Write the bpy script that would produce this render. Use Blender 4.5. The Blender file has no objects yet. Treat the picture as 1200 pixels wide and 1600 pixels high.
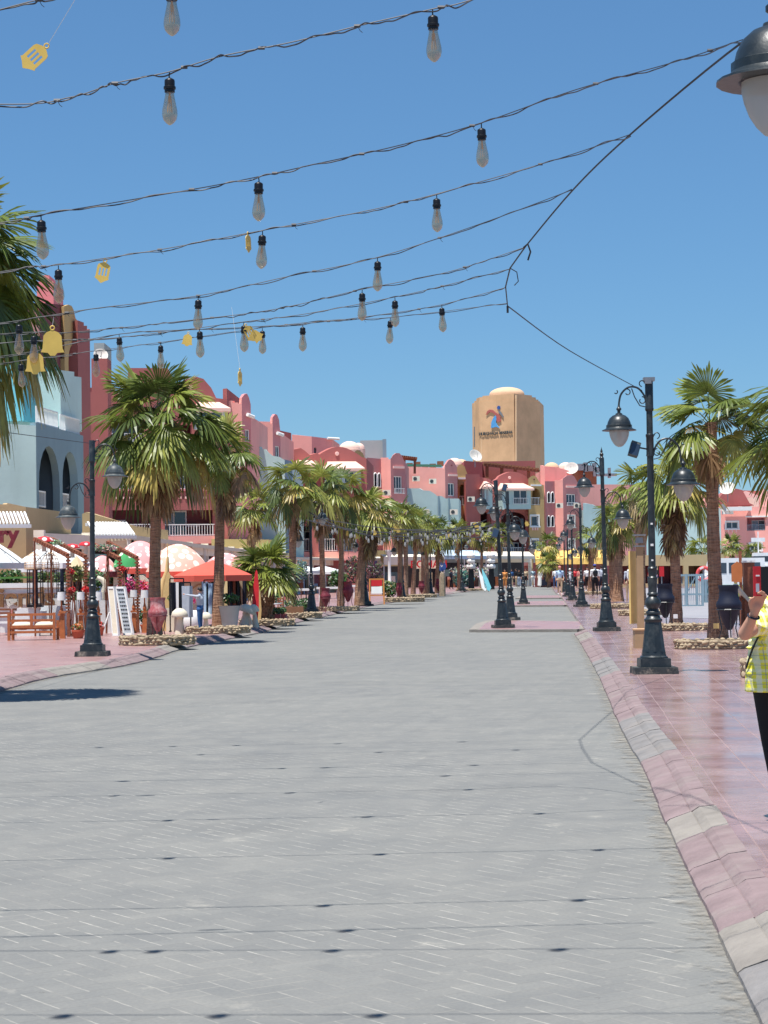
import bpy, math, random
from mathutils import Vector, Matrix
from mathutils.geometry import tessellate_polygon
random.seed(11)
R = math.radians
SC = bpy.context.scene
COL = SC.collection

# ------------------------------------------------------------------ camera model
F = 3200.0; EYE = 1.5
TH = math.atan(97.0 / F); PH = R(0.8)
_f = Vector((0, math.cos(TH), math.sin(TH)))
_r0 = Vector((1, 0, 0)); _u0 = Vector((0, -math.sin(TH), math.cos(TH)))
_r = _r0 * math.cos(PH) - _u0 * math.sin(PH)
_u = _r0 * math.sin(PH) + _u0 * math.cos(PH)
CAM = Vector((0, 0, EYE))

def ray(px, py):
    return _f + _r * ((px - 600) / F) - _u * ((py - 800) / F)
def V(px, py, D):                       # the point at depth D seen at that photo position
    d = ray(px, py); return CAM + d * (D / d.y)
def G(px, py, z=0.0):                   # the point of a level surface seen there
    d = ray(px, py); return CAM + d * ((z - EYE) / d.z)
def AT(px, D, z=0.0):                   # column px, depth D, height z
    dz = z - EYE; k = (px - 600) / F
    num = k * (math.cos(TH) * D + math.sin(TH) * dz) + math.sin(PH) * (-math.sin(TH) * D + math.cos(TH) * dz)
    return Vector((num / math.cos(PH), D, z))

# ------------------------------------------------------------------ mesh collector
class MB:
    def __init__(s): s.v = []; s.f = []; s.m = []; s.c = None; s.col = (1, 1, 1)
    def add(s, vs, fs, mi=0):
        o = len(s.v); s.v.extend([Vector(p) for p in vs])
        if s.c is not None: s.c.extend([s.col] * len(vs))
        for f in fs: s.f.append([i + o for i in f]); s.m.append(mi)
    def box(s, c, d, rz=0.0, mi=0, M=None, tx=1.0, ty=1.0):
        x, y, z = d[0] / 2, d[1] / 2, d[2] / 2
        vs = [(-x, -y, -z), (x, -y, -z), (x, y, -z), (-x, y, -z), (-x*tx, -y*ty, z), (x*tx, -y*ty, z), (x*tx, y*ty, z), (-x*tx, y*ty, z)]
        T = Matrix.Translation(c) @ (M if M is not None else Matrix.Rotation(rz, 4, 'Z'))
        s.add([T @ Vector(p) for p in vs], [(0, 3, 2, 1), (4, 5, 6, 7), (0, 1, 5, 4), (1, 2, 6, 5), (2, 3, 7, 6), (3, 0, 4, 7)], mi)
    def bar(s, a, b, w, h, mi=0):                 # rectangular bar between two points
        a = Vector(a); b = Vector(b); d = b - a; L = d.length
        if L < 1e-6: return
        q = d.to_track_quat('Y', 'Z').to_matrix().to_4x4()
        s.box((a + b) / 2, (w, L, h), M=q, mi=mi)
    def lathe(s, prof, n=16, M=None, mi=0, a0=0.0):
        M = M if M is not None else Matrix.Identity(4)
        vs = []; fs = []
        for r, z in prof:
            for i in range(n):
                a = a0 + 2 * math.pi * i / n
                vs.append(M @ Vector((r * math.cos(a), r * math.sin(a), z)))
        k = len(prof)
        for j in range(k - 1):
            for i in range(n):
                i2 = (i + 1) % n
                fs.append((j*n+i, j*n+i2, (j+1)*n+i2, (j+1)*n+i))
        if prof[0][0] > 1e-4: fs.append(tuple(range(n - 1, -1, -1)))
        if prof[-1][0] > 1e-4: fs.append(tuple((k-1)*n + i for i in range(n)))
        s.add(vs, fs, mi)
    def tube(s, pts, r, n=6, mi=0, caps=True):
        pts = [Vector(p) for p in pts]; k = len(pts)
        rs = r if isinstance(r, (list, tuple)) else [r] * k
        vs = []; fs = []; up = None
        for j in range(k):
            t = (pts[min(j+1, k-1)] - pts[max(j-1, 0)])
            t = t.normalized() if t.length > 1e-9 else Vector((0, 0, 1))
            if up is None:
                up = t.orthogonal().normalized()
            else:
                up = (up - t * up.dot(t))
                up = up.normalized() if up.length > 1e-6 else t.orthogonal().normalized()
            w = t.cross(up)
            for i in range(n):
                a = 2 * math.pi * i / n
                vs.append(pts[j] + (up * math.cos(a) + w * math.sin(a)) * rs[j])
        for j in range(k - 1):
            for i in range(n):
                i2 = (i + 1) % n; fs.append((j*n+i, j*n+i2, (j+1)*n+i2, (j+1)*n+i))
        if caps: fs.append(tuple(range(n-1, -1, -1))); fs.append(tuple((k-1)*n + i for i in range(n)))
        s.add(vs, fs, mi)
    def ell(s, c, r, n=12, k=8, mi=0, M=None, jit=0.0):
        c = Vector(c); r = r if isinstance(r, (tuple, list)) else (r, r, r)
        vs = []; fs = []
        for j in range(k + 1):
            p = math.pi * j / k
            for i in range(n):
                a = 2 * math.pi * i / n
                q = Vector((r[0]*math.sin(p)*math.cos(a), r[1]*math.sin(p)*math.sin(a), r[2]*math.cos(p)))
                if jit: q *= 1 + random.uniform(-jit, jit)
                if M is not None: q = M @ q
                vs.append(c + q)
        for j in range(k):
            for i in range(n):
                i2 = (i + 1) % n; fs.append((j*n+i, (j+1)*n+i, (j+1)*n+i2, j*n+i2))
        s.add(vs, fs, mi)
    def prism(s, poly, M, t, mi=0):               # 2D polygon in local XZ, from y=0 to y=t
        n = len(poly)
        tri = tessellate_polygon([[Vector((p[0], p[1], 0)) for p in poly]])
        vs = [M @ Vector((p[0], 0, p[1])) for p in poly] + [M @ Vector((p[0], t, p[1])) for p in poly]
        fs = [tuple(q) for q in tri] + [tuple(i + n for i in reversed(q)) for q in tri]
        fs += [(i, (i+1) % n, (i+1) % n + n, i + n) for i in range(n)]
        s.add(vs, fs, mi)
    def build(s, name, mats, parent=None, org=None, smooth=None):
        me = bpy.data.meshes.new(name)
        o0 = Vector(org) if org is not None else Vector((0, 0, 0))
        me.from_pydata([p - o0 for p in s.v], [], s.f)
        if not isinstance(mats, (list, tuple)): mats = [mats]
        for m in mats: me.materials.append(m)
        if len(mats) > 1:
            me.polygons.foreach_set('material_index', s.m)
        if s.c is not None:
            at = me.attributes.new('Col', 'FLOAT_COLOR', 'POINT')
            flat = []
            for c in s.c: flat.extend((c[0], c[1], c[2], 1.0))
            at.data.foreach_set('color', flat)
        if smooth is not None:
            me.polygons.foreach_set('use_smooth', [True] * len(me.polygons))
            me.update()
            me.set_sharp_from_angle(angle=R(smooth))
        me.update()
        o = bpy.data.objects.new(name, me); COL.objects.link(o)
        if parent is not None: o.parent = parent
        return o

def tag(o, label=None, cat=None, group=None, kind=None):
    if label: o['label'] = label
    if cat: o['category'] = cat
    if group: o['group'] = group
    if kind: o['kind'] = kind
    return o
def thing(name, label, cat, loc=(0, 0, 0), group=None, rz=0.0):
    o = bpy.data.objects.new(name, None); COL.objects.link(o); o.empty_display_size = 0.2
    o.location = loc; o.rotation_euler = (0, 0, rz)
    return tag(o, label, cat, group)
KIDS = {}
def dup(root, loc, rz=0.0, label=None, group=None, scale=1.0):
    def rec(o, par):
        c = o.copy(); COL.objects.link(c); c.parent = par
        for ch in [q for q in o.children]: rec(ch, c)
        return c
    c = rec(root, None)
    c.location = loc; c.rotation_euler = (0, 0, rz); c.scale = (scale,) * 3
    if label: c['label'] = label
    if group: c['group'] = group
    return c

# ------------------------------------------------------------------ materials
def lin(r, g, b):
    return tuple(((c/255)/12.92 if c/255 <= 0.04045 else ((c/255+0.055)/1.055)**2.4) for c in (r, g, b))
class NT:
    def __init__(s, name):
        s.m = bpy.data.materials.new(name); s.m.use_nodes = True
        s.t = s.m.node_tree; s.t.nodes.clear()
        s.out = s.n('ShaderNodeOutputMaterial')
    def n(s, typ, **kw):
        q = s.t.nodes.new(typ)
        for k, v in kw.items(): setattr(q, k, v)
        return q
    def l(s, a, b): s.t.links.new(a, b)
    def val(s, sock, v):
        if hasattr(v, 'is_output'): s.l(v, sock)
        else: sock.default_value = v
    def math(s, op, a, b=None, c=None):
        q = s.n('ShaderNodeMath', operation=op)
        s.val(q.inputs[0], a)
        if b is not None: s.val(q.inputs[1], b)
        if c is not None: s.val(q.inputs[2], c)
        return q.outputs[0]
    def mix(s, fac, a, b, mode='MIX'):
        q = s.n('ShaderNodeMix', data_type='RGBA', blend_type=mode)
        s.val(q.inputs[0], fac); s.val(q.inputs[6], a if hasattr(a, 'is_output') else (*a[:3], 1)); s.val(q.inputs[7], b if hasattr(b, 'is_output') else (*b[:3], 1))
        return q.outputs[2]
    def noise(s, vec, scale, detail=4, rough=0.55):
        q = s.n('ShaderNodeTexNoise'); q.inputs['Scale'].default_value = scale
        q.inputs['Detail'].default_value = detail; q.inputs['Roughness'].default_value = rough
        if vec is not None: s.l(vec, q.inputs['Vector'])
        return q.outputs[0]
    def ramp(s, v, a, b, lo=0.0, hi=1.0):
        q = s.n('ShaderNodeMapRange'); s.val(q.inputs[0], v)
        q.inputs[1].default_value = a; q.inputs[2].default_value = b; q.inputs[3].default_value = lo; q.inputs[4].default_value = hi
        return q.outputs[0]
    def pos(s): return s.n('ShaderNodeNewGeometry').outputs['Position']
    def bump(s, h, strength=0.3, dist=0.01):
        q = s.n('ShaderNodeBump'); q.inputs['Strength'].default_value = strength; q.inputs['Distance'].default_value = dist
        s.l(h, q.inputs['Height']); return q.outputs[0]
    def pbsdf(s, col, rough=0.8, metal=0.0, nrm=None, spec=0.4):
        q = s.n('ShaderNodeBsdfPrincipled')
        s.val(q.inputs['Base Color'], col if hasattr(col, 'is_output') else (*col[:3], 1))
        s.val(q.inputs['Roughness'], rough); q.inputs['Metallic'].default_value = metal
        q.inputs['Specular IOR Level'].default_value = spec
        if nrm is not None: s.l(nrm, q.inputs['Normal'])
        return q
    def done(s, sh):
        s.l(sh.outputs[0] if hasattr(sh, 'outputs') else sh, s.out.inputs[0]); return s.m

def plain(name, rgb, rough=0.7, metal=0.0, var=0.12, scale=3.0, bump=0.0, bscale=60, spec=0.4, dirt=None, dscale=1.2, damt=0.4):
    t = NT(name); p = t.pos()
    c = lin(*rgb)
    nz = t.noise(p, scale)
    k = t.ramp(nz, 0.25, 0.75)
    col = t.mix(k, tuple(x * (1 - var) for x in c), tuple(min(1, x * (1 + var)) for x in c))
    if dirt:
        d = t.ramp(t.noise(p, dscale, 8, 0.7), 0.5, 0.72, 0, damt)
        col = t.mix(d, col, lin(*dirt))
    nrm = t.bump(t.noise(p, bscale, 3), bump, 0.01) if bump else None
    return t.done(t.pbsdf(col, rough, metal, nrm, spec))

def plaster(name, rgb, var=0.07):
    t = NT(name); p = t.pos(); c = lin(*rgb)
    k = t.ramp(t.noise(p, 0.35, 6, 0.65), 0.3, 0.7)
    col = t.mix(k, tuple(x * (1 - var) for x in c), tuple(min(1, x * (1 + var)) for x in c))
    # rain streaks: noise stretched in z
    mp = t.n('ShaderNodeMapping'); t.l(p, mp.inputs[0]); mp.inputs['Scale'].default_value = (1.6, 1.6, 0.12)
    st = t.ramp(t.noise(mp.outputs[0], 1.0, 5, 0.6), 0.55, 0.8, 0, 0.35)
    col = t.mix(st, col, tuple(x * 0.72 for x in c))
    nrm = t.bump(t.noise(p, 9, 4), 0.25, 0.02)
    return t.done(t.pbsdf(col, 0.9, 0, nrm, 0.2))

M = {}
M['iron'] = plain('iron_paint', (34, 42, 46), 0.38, 0.0, 0.25, 6, 0.15, 40, 0.5, dirt=(105, 108, 104), dscale=7, damt=0.35)
M['iron_dusty'] = plain('dusty_iron_paint', (52, 62, 66), 0.5, 0.0, 0.25, 8, 0.1, 40, 0.5, dirt=(150, 145, 132), dscale=9, damt=0.6)
M['concrete_black'] = plain('painted_concrete', (50, 54, 56), 0.7, 0, 0.3, 9, 0.3, 40, 0.3, dirt=(170, 160, 145), dscale=6, damt=0.8)
M['black'] = plain('black_plastic', (18, 18, 22), 0.4)
M['wire'] = plain('grey_wire', (72, 72, 76), 0.55)
M['wire_dark'] = plain('dark_wire', (38, 40, 46), 0.6)
M['white'] = plain('white_paint', (232, 232, 228), 0.6, var=0.05)
M['white_cloth'] = plain('white_cloth', (226, 228, 226), 0.95, var=0.06, bump=0.3, bscale=15)
M['cream'] = plain('cream_plaster', (218, 208, 186), 0.9, var=0.08, bump=0.3, bscale=12)
M['gold'] = plain('gold_card', (226, 190, 96), 0.5, 0.0, 0.12, 10)
M['wood'] = plain('varnished_wood', (176, 104, 62), 0.5, 0, 0.25, 9, 0.2, 30)
M['wood_dark'] = plain('dark_wood', (136, 82, 58), 0.6, 0, 0.35, 8, 0.4, 25)
M['terracotta'] = plain('terracotta', (184, 92, 66), 0.8, 0, 0.15, 6, 0.2)
M['urn'] = plain('painted_urn', (168, 84, 88), 0.6, 0, 0.2, 7, 0.2, 30, dirt=(222, 190, 186), dscale=5, damt=0.7)
M['urn_dark'] = plain('dark_painted_urn', (112, 34, 48), 0.55, 0, 0.2, 7, 0.2, 30, dirt=(160, 110, 110), dscale=5, damt=0.6)
M['navy'] = plain('navy_cover', (22, 28, 48), 0.6, 0, 0.2)
M['soil'] = plain('dry_soil', (128, 110, 90), 0.95, 0, 0.2, 12, 0.5, 50)
M['stone'] = plain('beige_stone', (168, 150, 124), 0.9, 0, 0.3, 6, 0.6, 40, dirt=(96, 80, 62), dscale=9, damt=0.7)
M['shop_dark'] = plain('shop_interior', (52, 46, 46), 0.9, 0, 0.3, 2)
M['teal_metal'] = plain('grey_blue_metal', (140, 162, 172), 0.5, 0.2, 0.1)
M['red_cloth'] = plain('red_canvas', (214, 92, 76), 0.9, 0, 0.08, 4)
M['skin'] = plain('skin', (200, 148, 122), 0.55, 0, 0.06)
M['hair'] = plain('dark_hair', (32, 26, 24), 0.6)
M['denim'] = plain('denim', (52, 92, 142), 0.9, 0, 0.2, 14)
M['hoodie'] = plain('grey_jersey', (176, 182, 192), 0.95, 0, 0.1, 8)
M['jeans_black'] = plain('black_cloth', (24, 24, 28), 0.9)
M['khaki'] = plain('khaki_cloth', (186, 164, 134), 0.9)
M['blue_shirt'] = plain('light_blue_cloth', (178, 204, 226), 0.9)
M['pinkcloth'] = plain('pink_cloth', (214, 140, 130), 0.9)
M['teal_cloth'] = plain('teal_cloth', (120, 196, 206), 0.9)
M['orange'] = plain('orange_paint', (206, 136, 72), 0.7)
M['yellow_board'] = plain('yellow_board', (228, 196, 122), 0.7)
M['tan_board'] = plain('tan_board', (172, 142, 108), 0.8)
M['red'] = plain('red_paint', (192, 36, 44), 0.5)
M['cap_blue'] = plain('blue_cap', (70, 76, 160), 0.8)
M['hivis'] = plain('lime_cloth', (206, 220, 120), 0.9)
M['metal'] = plain('grey_metal', (150, 152, 155), 0.4, 0.7)
M['boat'] = plain('white_gelcoat', (230, 232, 232), 0.3)
M['green'] = plain('green_paint', (60, 128, 104), 0.5)
M['glass_dark'] = plain('dark_glazing', (46, 60, 78), 0.08, 0, 0.35, 0.8, spec=0.8)
M['curtain'] = plain('curtain_glazing', (140, 158, 170), 0.2, 0, 0.2, 0.9, spec=0.6)
M['dish'] = plain('dish', (205, 200, 190), 0.5)
M['sign_blue'] = plain('sign_blue', (52, 86, 150), 0.5)

WALLC = dict(teal=(186, 210, 206), teald=(128, 152, 162), tealshade=(84, 100, 112), turq=(116, 184, 196), pink=(246, 172, 160), pinkl=(250, 204, 192), pinkd=(216, 142, 142),  # shade of street faces and arches is put into darker teals and pink
             red=(182, 110, 104), redd=(164, 100, 96), maroon=(124, 72, 76), ochre=(192, 162, 112), yellow=(216, 192, 132), sand=(212, 172, 132),  # darker red and maroon: shade of walls and recesses painted in; also real trim
             sandl=(224, 188, 148), mauve=(198, 136, 134), grey=(160, 170, 168), cream=(234, 224, 206), tan=(194, 168, 128), beige=(214, 190, 142), brown=(136, 100, 76), dome=(214, 180, 148), domep=(236, 196, 180))  # mauve is the pink of gabled houses with street-side shade painted in
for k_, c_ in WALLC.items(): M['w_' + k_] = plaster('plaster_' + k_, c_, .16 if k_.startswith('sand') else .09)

def translucent_leaf():
    t = NT('palm_leaf'); a = t.n('ShaderNodeAttribute', attribute_name='Col')
    p = t.pos(); k = t.ramp(t.noise(p, 5, 4), 0.3, 0.7, 0.7, 1.25)
    col = t.mix(1.0, a.outputs[0], k, 'MULTIPLY')
    q = t.n('ShaderNodeMix', data_type='RGBA', blend_type='MULTIPLY'); q.inputs[0].default_value = 1
    t.l(a.outputs[0], q.inputs[6]); cmb = t.n('ShaderNodeCombineColor')
    for i in range(3): t.l(k, cmb.inputs[i])
    t.l(cmb.outputs[0], q.inputs[7]); col = q.outputs[2]
    b = t.pbsdf(col, 0.42, 0, None, 0.5)
    tr = t.n('ShaderNodeBsdfTranslucent'); t.l(col, tr.inputs[0])
    mx = t.n('ShaderNodeMixShader'); mx.inputs[0].default_value = 0.28
    t.l(b.outputs[0], mx.inputs[1]); t.l(tr.outputs[0], mx.inputs[2])
    return t.done(mx)
M['leaf'] = translucent_leaf()

def trunk_mat():
    t = NT('palm_trunk'); p = t.pos()
    mp = t.n('ShaderNodeMapping'); t.l(p, mp.inputs[0]); mp.inputs['Scale'].default_value = (5, 5, 30)
    n1 = t.noise(mp.outputs[0], 1.0, 5, 0.6)
    mp2 = t.n('ShaderNodeMapping'); t.l(p, mp2.inputs[0]); mp2.inputs['Scale'].default_value = (26, 26, 3)
    n2 = t.noise(mp2.outputs[0], 1.0, 4, 0.6)
    n3 = t.noise(p, 1.4, 3)
    k = t.ramp(t.math('ADD', t.math('MULTIPLY', n1, 0.6), t.math('MULTIPLY', n2, 0.4)), 0.35, 0.65)
    col = t.mix(k, lin(104, 72, 52), lin(190, 150, 120))
    col = t.mix(t.ramp(n3, 0.4, 0.65, 0, 0.5), col, lin(150, 126, 112))
    nr = t.bump(t.math('ADD', n1, t.math('MULTIPLY', n2, 0.6)), 1.0, 0.05)
    return t.done(t.pbsdf(col, 0.92, 0, nr, 0.15))
M['trunk'] = trunk_mat()

def bowl_mat(name, col, tr):
    t = NT(name)
    d = t.pbsdf(lin(*col), 0.25, 0, None, 0.5)
    q = t.n('ShaderNodeBsdfTransparent'); q.inputs[0].default_value = (0.86, 0.84, 0.8, 1)
    tl = t.n('ShaderNodeBsdfTranslucent'); tl.inputs[0].default_value = (*lin(*col), 1)
    m0 = t.n('ShaderNodeMixShader'); m0.inputs[0].default_value = 0.4; t.l(d.outputs[0], m0.inputs[1]); t.l(tl.outputs[0], m0.inputs[2])
    lw = t.n('ShaderNodeLayerWeight'); lw.inputs[0].default_value = 0.35
    fac = t.ramp(lw.outputs[1], 0.0, 1.0, tr, min(1.0, tr * 0.25))
    mx = t.n('ShaderNodeMixShader'); t.l(fac, mx.inputs[0]); t.l(m0.outputs[0], mx.inputs[1]); t.l(q.outputs[0], mx.inputs[2])
    return t.done(mx)
M['frost'] = bowl_mat('frosted_lantern_bowl', (206, 204, 200), 0.35)
def bulb_mat():
    t = NT('smoked_bulb_glass'); q = t.n('ShaderNodeBsdfTransparent'); q.inputs[0].default_value = (0.82, 0.75, 0.64, 1)
    gl = t.n('ShaderNodeBsdfGlossy'); gl.inputs['Roughness'].default_value = 0.06; d = t.pbsdf(lin(196, 176, 146), 0.3)
    lw = t.n('ShaderNodeLayerWeight'); lw.inputs[0].default_value = 0.4; f = t.ramp(lw.outputs[1], 0.0, 1.0, 0.1, 0.5); tc = t.n('ShaderNodeTexCoord'); sp = t.n('ShaderNodeSeparateXYZ'); t.l(tc.outputs['Object'], sp.inputs[0])
    low = t.ramp(sp.outputs[2], -0.14, -0.215, 0.06, 0.34)      # paler and more opaque towards the lower end
    m1 = t.n('ShaderNodeMixShader'); t.l(f, m1.inputs[0]); t.l(q.outputs[0], m1.inputs[1]); t.l(gl.outputs[0], m1.inputs[2])
    m2 = t.n('ShaderNodeMixShader'); t.l(low, m2.inputs[0]); t.l(m1.outputs[0], m2.inputs[1]); t.l(d.outputs[0], m2.inputs[2]); return t.done(m2)
M['bulb'] = bulb_mat()
M['filament'] = plain('bulb_filament', (240, 200, 130), 0.4)

def dotted(name, base, dot, scale=3.2, thr=0.33):
    t = NT(name); tc = t.n('ShaderNodeTexCoord')
    vo = t.n('ShaderNodeTexVoronoi'); vo.inputs['Scale'].default_value = scale; vo.inputs['Randomness'].default_value = 0.8
    t.l(tc.outputs['Object'], vo.inputs['Vector'])
    k = t.ramp(vo.outputs['Distance'], thr, thr + 0.04)
    col = t.mix(k, lin(*dot), lin(*base))
    return t.done(t.pbsdf(col, 0.8, 0, None, 0.3))
M['dot_pink'] = dotted('pink_dotted_canvas', (240, 160, 158), (248, 226, 220), 4.6, 0.36)
M['dot_peach'] = dotted('peach_dotted_canvas', (240, 176, 158), (250, 234, 214), 4.2, 0.42)
M['dot_red'] = dotted('red_dotted_canvas', (206, 50, 60), (245, 220, 220), 5, 0.28)
M['dot_green'] = dotted('green_dotted_canvas', (70, 156, 92), (236, 236, 220), 4.2, 0.25)

def plaid():
    t = NT('plaid_shirt_cloth'); tc = t.n('ShaderNodeTexCoord'); sp = t.n('ShaderNodeSeparateXYZ'); t.l(tc.outputs['Object'], sp.inputs[0])
    def band(src, per, ph, lo):
        f = t.math('FRACT', t.math('ADD', t.math('DIVIDE', src, per), ph)); return t.math('LESS_THAN', f, lo)
    hx = t.math('ADD', sp.outputs[0], t.math('MULTIPLY', sp.outputs[1], 0.35))
    col = lin(236, 226, 70)
    c = t.mix(t.math('MULTIPLY', band(hx, 0.048, 0.0, 0.4), 0.7), col, lin(240, 238, 206))
    c = t.mix(t.math('MULTIPLY', band(sp.outputs[2], 0.052, 0.2, 0.32), 0.45), c, lin(240, 238, 210))
    c = t.mix(t.math('MULTIPLY', band(hx, 0.048, 0.3, 0.09), 0.55), c, lin(130, 140, 160))
    c = t.mix(t.math('MULTIPLY', band(sp.outputs[2], 0.052, 0.5, 0.09), 0.45), c, lin(130, 140, 160))
    nr = t.bump(t.noise(tc.outputs['Object'], 14, 3), 0.6, 0.02)
    return t.done(t.pbsdf(c, 0.9, 0, nr, 0.2))
M['plaid'] = plaid()

def road_mat():
    t = NT('herringbone_paving'); p = t.pos()
    mp = t.n('ShaderNodeMapping'); t.l(p, mp.inputs[0])
    mp.inputs['Rotation'].default_value = (0, 0, R(-34.5)); w = 0.108
    mp.inputs['Scale'].default_value = (1 / w, 1 / w, 1)
    wob = t.n('ShaderNodeTexNoise'); wob.inputs['Scale'].default_value = 2.2; t.l(p, wob.inputs['Vector'])
    add = t.n('ShaderNodeVectorMath', operation='MULTIPLY_ADD'); t.l(wob.outputs['Color'], add.inputs[0]); add.inputs[1].default_value = (0.22, 0.22, 0); t.l(mp.outputs[0], add.inputs[2])
    sp = t.n('ShaderNodeSeparateXYZ'); t.l(add.outputs[0], sp.inputs[0])
    u, v = sp.outputs[0], sp.outputs[1]
    i = t.math('FLOOR', u); j = t.math('FLOOR', v); fu = t.math('FRACT', u); fv = t.math('FRACT', v)
    dm = t.math('SUBTRACT', i, j)
    k = t.math('SUBTRACT', dm, t.math('MULTIPLY', t.math('FLOOR', t.math('DIVIDE', t.math('ADD', dm, 0.01), 4.0)), 4.0))
    def eq(n): return t.math('COMPARE', k, float(n), 0.3)
    dL = t.math('ADD', fu, eq(1)); dR = t.math('ADD', t.math('SUBTRACT', 1.0, fu), eq(0))
    dB = t.math('ADD', fv, eq(2)); dT = t.math('ADD', t.math('SUBTRACT', 1.0, fv), eq(3))
    dLR = t.math('MINIMUM', dL, dR); dTB = t.math('MINIMUM', dB, dT)
    jLR = t.math('LESS_THAN', dLR, t.ramp(t.noise(p, 22, 2), 0.35, 0.65, 0.02, 0.056)); jTB = t.math('LESS_THAN', dTB, 0.03)
    bi = t.math('SUBTRACT', i, eq(1)); bj = t.math('SUBTRACT', j, eq(2))
    cb = t.n('ShaderNodeCombineXYZ'); t.l(bi, cb.inputs[0]); t.l(bj, cb.inputs[1])
    wn = t.n('ShaderNodeTexWhiteNoise', noise_dimensions='2D'); t.l(cb.outputs[0], wn.inputs['Vector'])
    big = t.noise(p, 0.16, 6, 0.6); mid = t.noise(p, 1.7, 6, 0.65); fine = t.noise(p, 60, 3)
    base = t.mix(t.ramp(big, 0.3, 0.7), lin(113, 114, 112), lin(128, 128, 123))
    base = t.mix(t.ramp(mid, 0.35, 0.7, 0, 0.55), base, lin(146, 144, 136))
    base = t.mix(t.ramp(wn.outputs[0], 0, 1, 0.0, 0.2), base, lin(98, 99, 99))
    base = t.mix(t.ramp(fine, 0.3, 0.75, 0, 0.3), base, lin(88, 90, 94))
    # sandy joints: one direction swept full of sand, the other mostly bare
    patch = t.math('MULTIPLY', t.ramp(t.noise(p, 1.1, 4, 0.6), 0.36, 0.6, 0.3, 1.0), t.ramp(t.noise(p, 0.3, 3, 0.6), 0.36, 0.6, 0.45, 1.0))
    patch2 = t.ramp(t.noise(p, 7.0, 3, 0.6), 0.38, 0.62, 0.25, 1.0)
    fLR = t.math('MULTIPLY', t.math('MULTIPLY', jLR, patch), patch2)
    patch3 = t.ramp(t.noise(p, 0.9, 3), 0.5, 0.65, 0.05, 0.5)
    base = t.mix(t.math('MULTIPLY', t.math('MAXIMUM', jLR, jTB), 0.3), base, lin(88, 87, 84))
    col = t.mix(t.math('MULTIPLY', jTB, patch3), base, lin(158, 154, 144))
    col = t.mix(fLR, col, lin(180, 176, 166))
    sp2 = t.ramp(t.noise(p, 2.6, 8, 0.72), 0.6, 0.7, 0, 0.6)
    stn = t.ramp(t.noise(p, 0.55, 7, 0.7), 0.56, 0.7, 0, 0.28); col = t.mix(stn, col, lin(92, 92, 90)); spk = t.ramp(t.noise(p, 9, 4, 0.7), 0.68, 0.74, 0, 0.55); col = t.mix(spk, col, lin(84, 83, 80))
    col = t.mix(sp2, col, lin(160, 156, 146))
    h = t.math('SUBTRACT', t.math('MULTIPLY', fine, 0.3), t.math('MULTIPLY', t.math('MAXIMUM', jLR, jTB), 0.8))
    nr = t.bump(h, 0.35, 0.004)
    return t.done(t.pbsdf(col, 0.88, 0, nr, 0.25))
M['road'] = road_mat()

def tile_mat(name, rot, c1, c2, mortar, bw, bh, rough=0.3, loss=0.4):
    t = NT(name); p = t.pos()
    mp = t.n('ShaderNodeMapping'); t.l(p, mp.inputs[0]); mp.inputs['Rotation'].default_value = (0, 0, rot)
    wob = t.n('ShaderNodeTexNoise'); wob.inputs['Scale'].default_value = 0.8; t.l(p, wob.inputs['Vector'])
    add = t.n('ShaderNodeVectorMath', operation='MULTIPLY_ADD'); t.l(wob.outputs['Color'], add.inputs[0]); add.inputs[1].default_value = (0.025, 0.025, 0); t.l(mp.outputs[0], add.inputs[2])
    b = t.n('ShaderNodeTexBrick'); t.l(add.outputs[0], b.inputs['Vector']); b.offset = 0.5
    b.inputs['Color1'].default_value = (*lin(*c1), 1); b.inputs['Color2'].default_value = (*lin(*c2), 1)
    b.inputs['Mortar'].default_value = (*lin(*mortar), 1); b.inputs['Scale'].default_value = 1
    b.inputs['Mortar Size'].default_value = 0.0045; b.inputs['Brick Width'].default_value = bw; b.inputs['Row Height'].default_value = bh
    n1 = t.noise(p, 1.3, 6, 0.65); n2 = t.noise(p, 14, 5, 0.7)
    col = t.mix(t.ramp(n1, 0.35, 0.7, 0, 0.4), b.outputs[0], lin(*[min(255, int(x * 1.12)) for x in c2]))
    col = t.mix(t.ramp(n2, 0.45, 0.75, 0, 0.4), col, lin(*[int(x * 0.72) for x in c1]))
    rg = t.math('ADD', t.ramp(n1, 0.3, 0.7, rough, rough + 0.16), t.math('MULTIPLY', b.outputs['Fac'], 0.4))
    h = t.math('ADD', t.math('MULTIPLY', b.outputs['Fac'], -1.0), t.math('MULTIPLY', t.noise(p, 5, 2), loss))
    nr = t.bump(h, 0.15, 0.006)
    return t.done(t.pbsdf(col, rg, 0, nr, 0.75))
M['tile_r'] = tile_mat('red_stone_tiles', R(-85), (146, 114, 113), (168, 140, 137), (136, 114, 110), 0.42, 0.31, 0.1, 0.12)
M['tile_l'] = tile_mat('pink_stone_tiles', R(-80), (152, 116, 112), (166, 132, 126), (176, 154, 146), 0.5, 0.4, 0.25)
M['pave_far'] = tile_mat('pale_quay_paving', R(-40), (146, 143, 146), (154, 151, 152), (134, 130, 130), 1.2, 0.8, 0.5)
def kerb_mat(name, rgb, rgb2):
    return plain(name, rgb, 0.9, 0, 0.2, 4, 0.9, 22, 0.15, dirt=rgb2, dscale=2.2, damt=0.85)
M['kerb_pink'] = kerb_mat('pink_kerb_concrete', (134, 117, 117), (146, 136, 131))
M['kerb_grey'] = kerb_mat('grey_kerb_concrete', (128, 125, 123), (144, 136, 129))
M['cement'] = kerb_mat('cement_patch', (138, 132, 125), (150, 144, 135))
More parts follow.
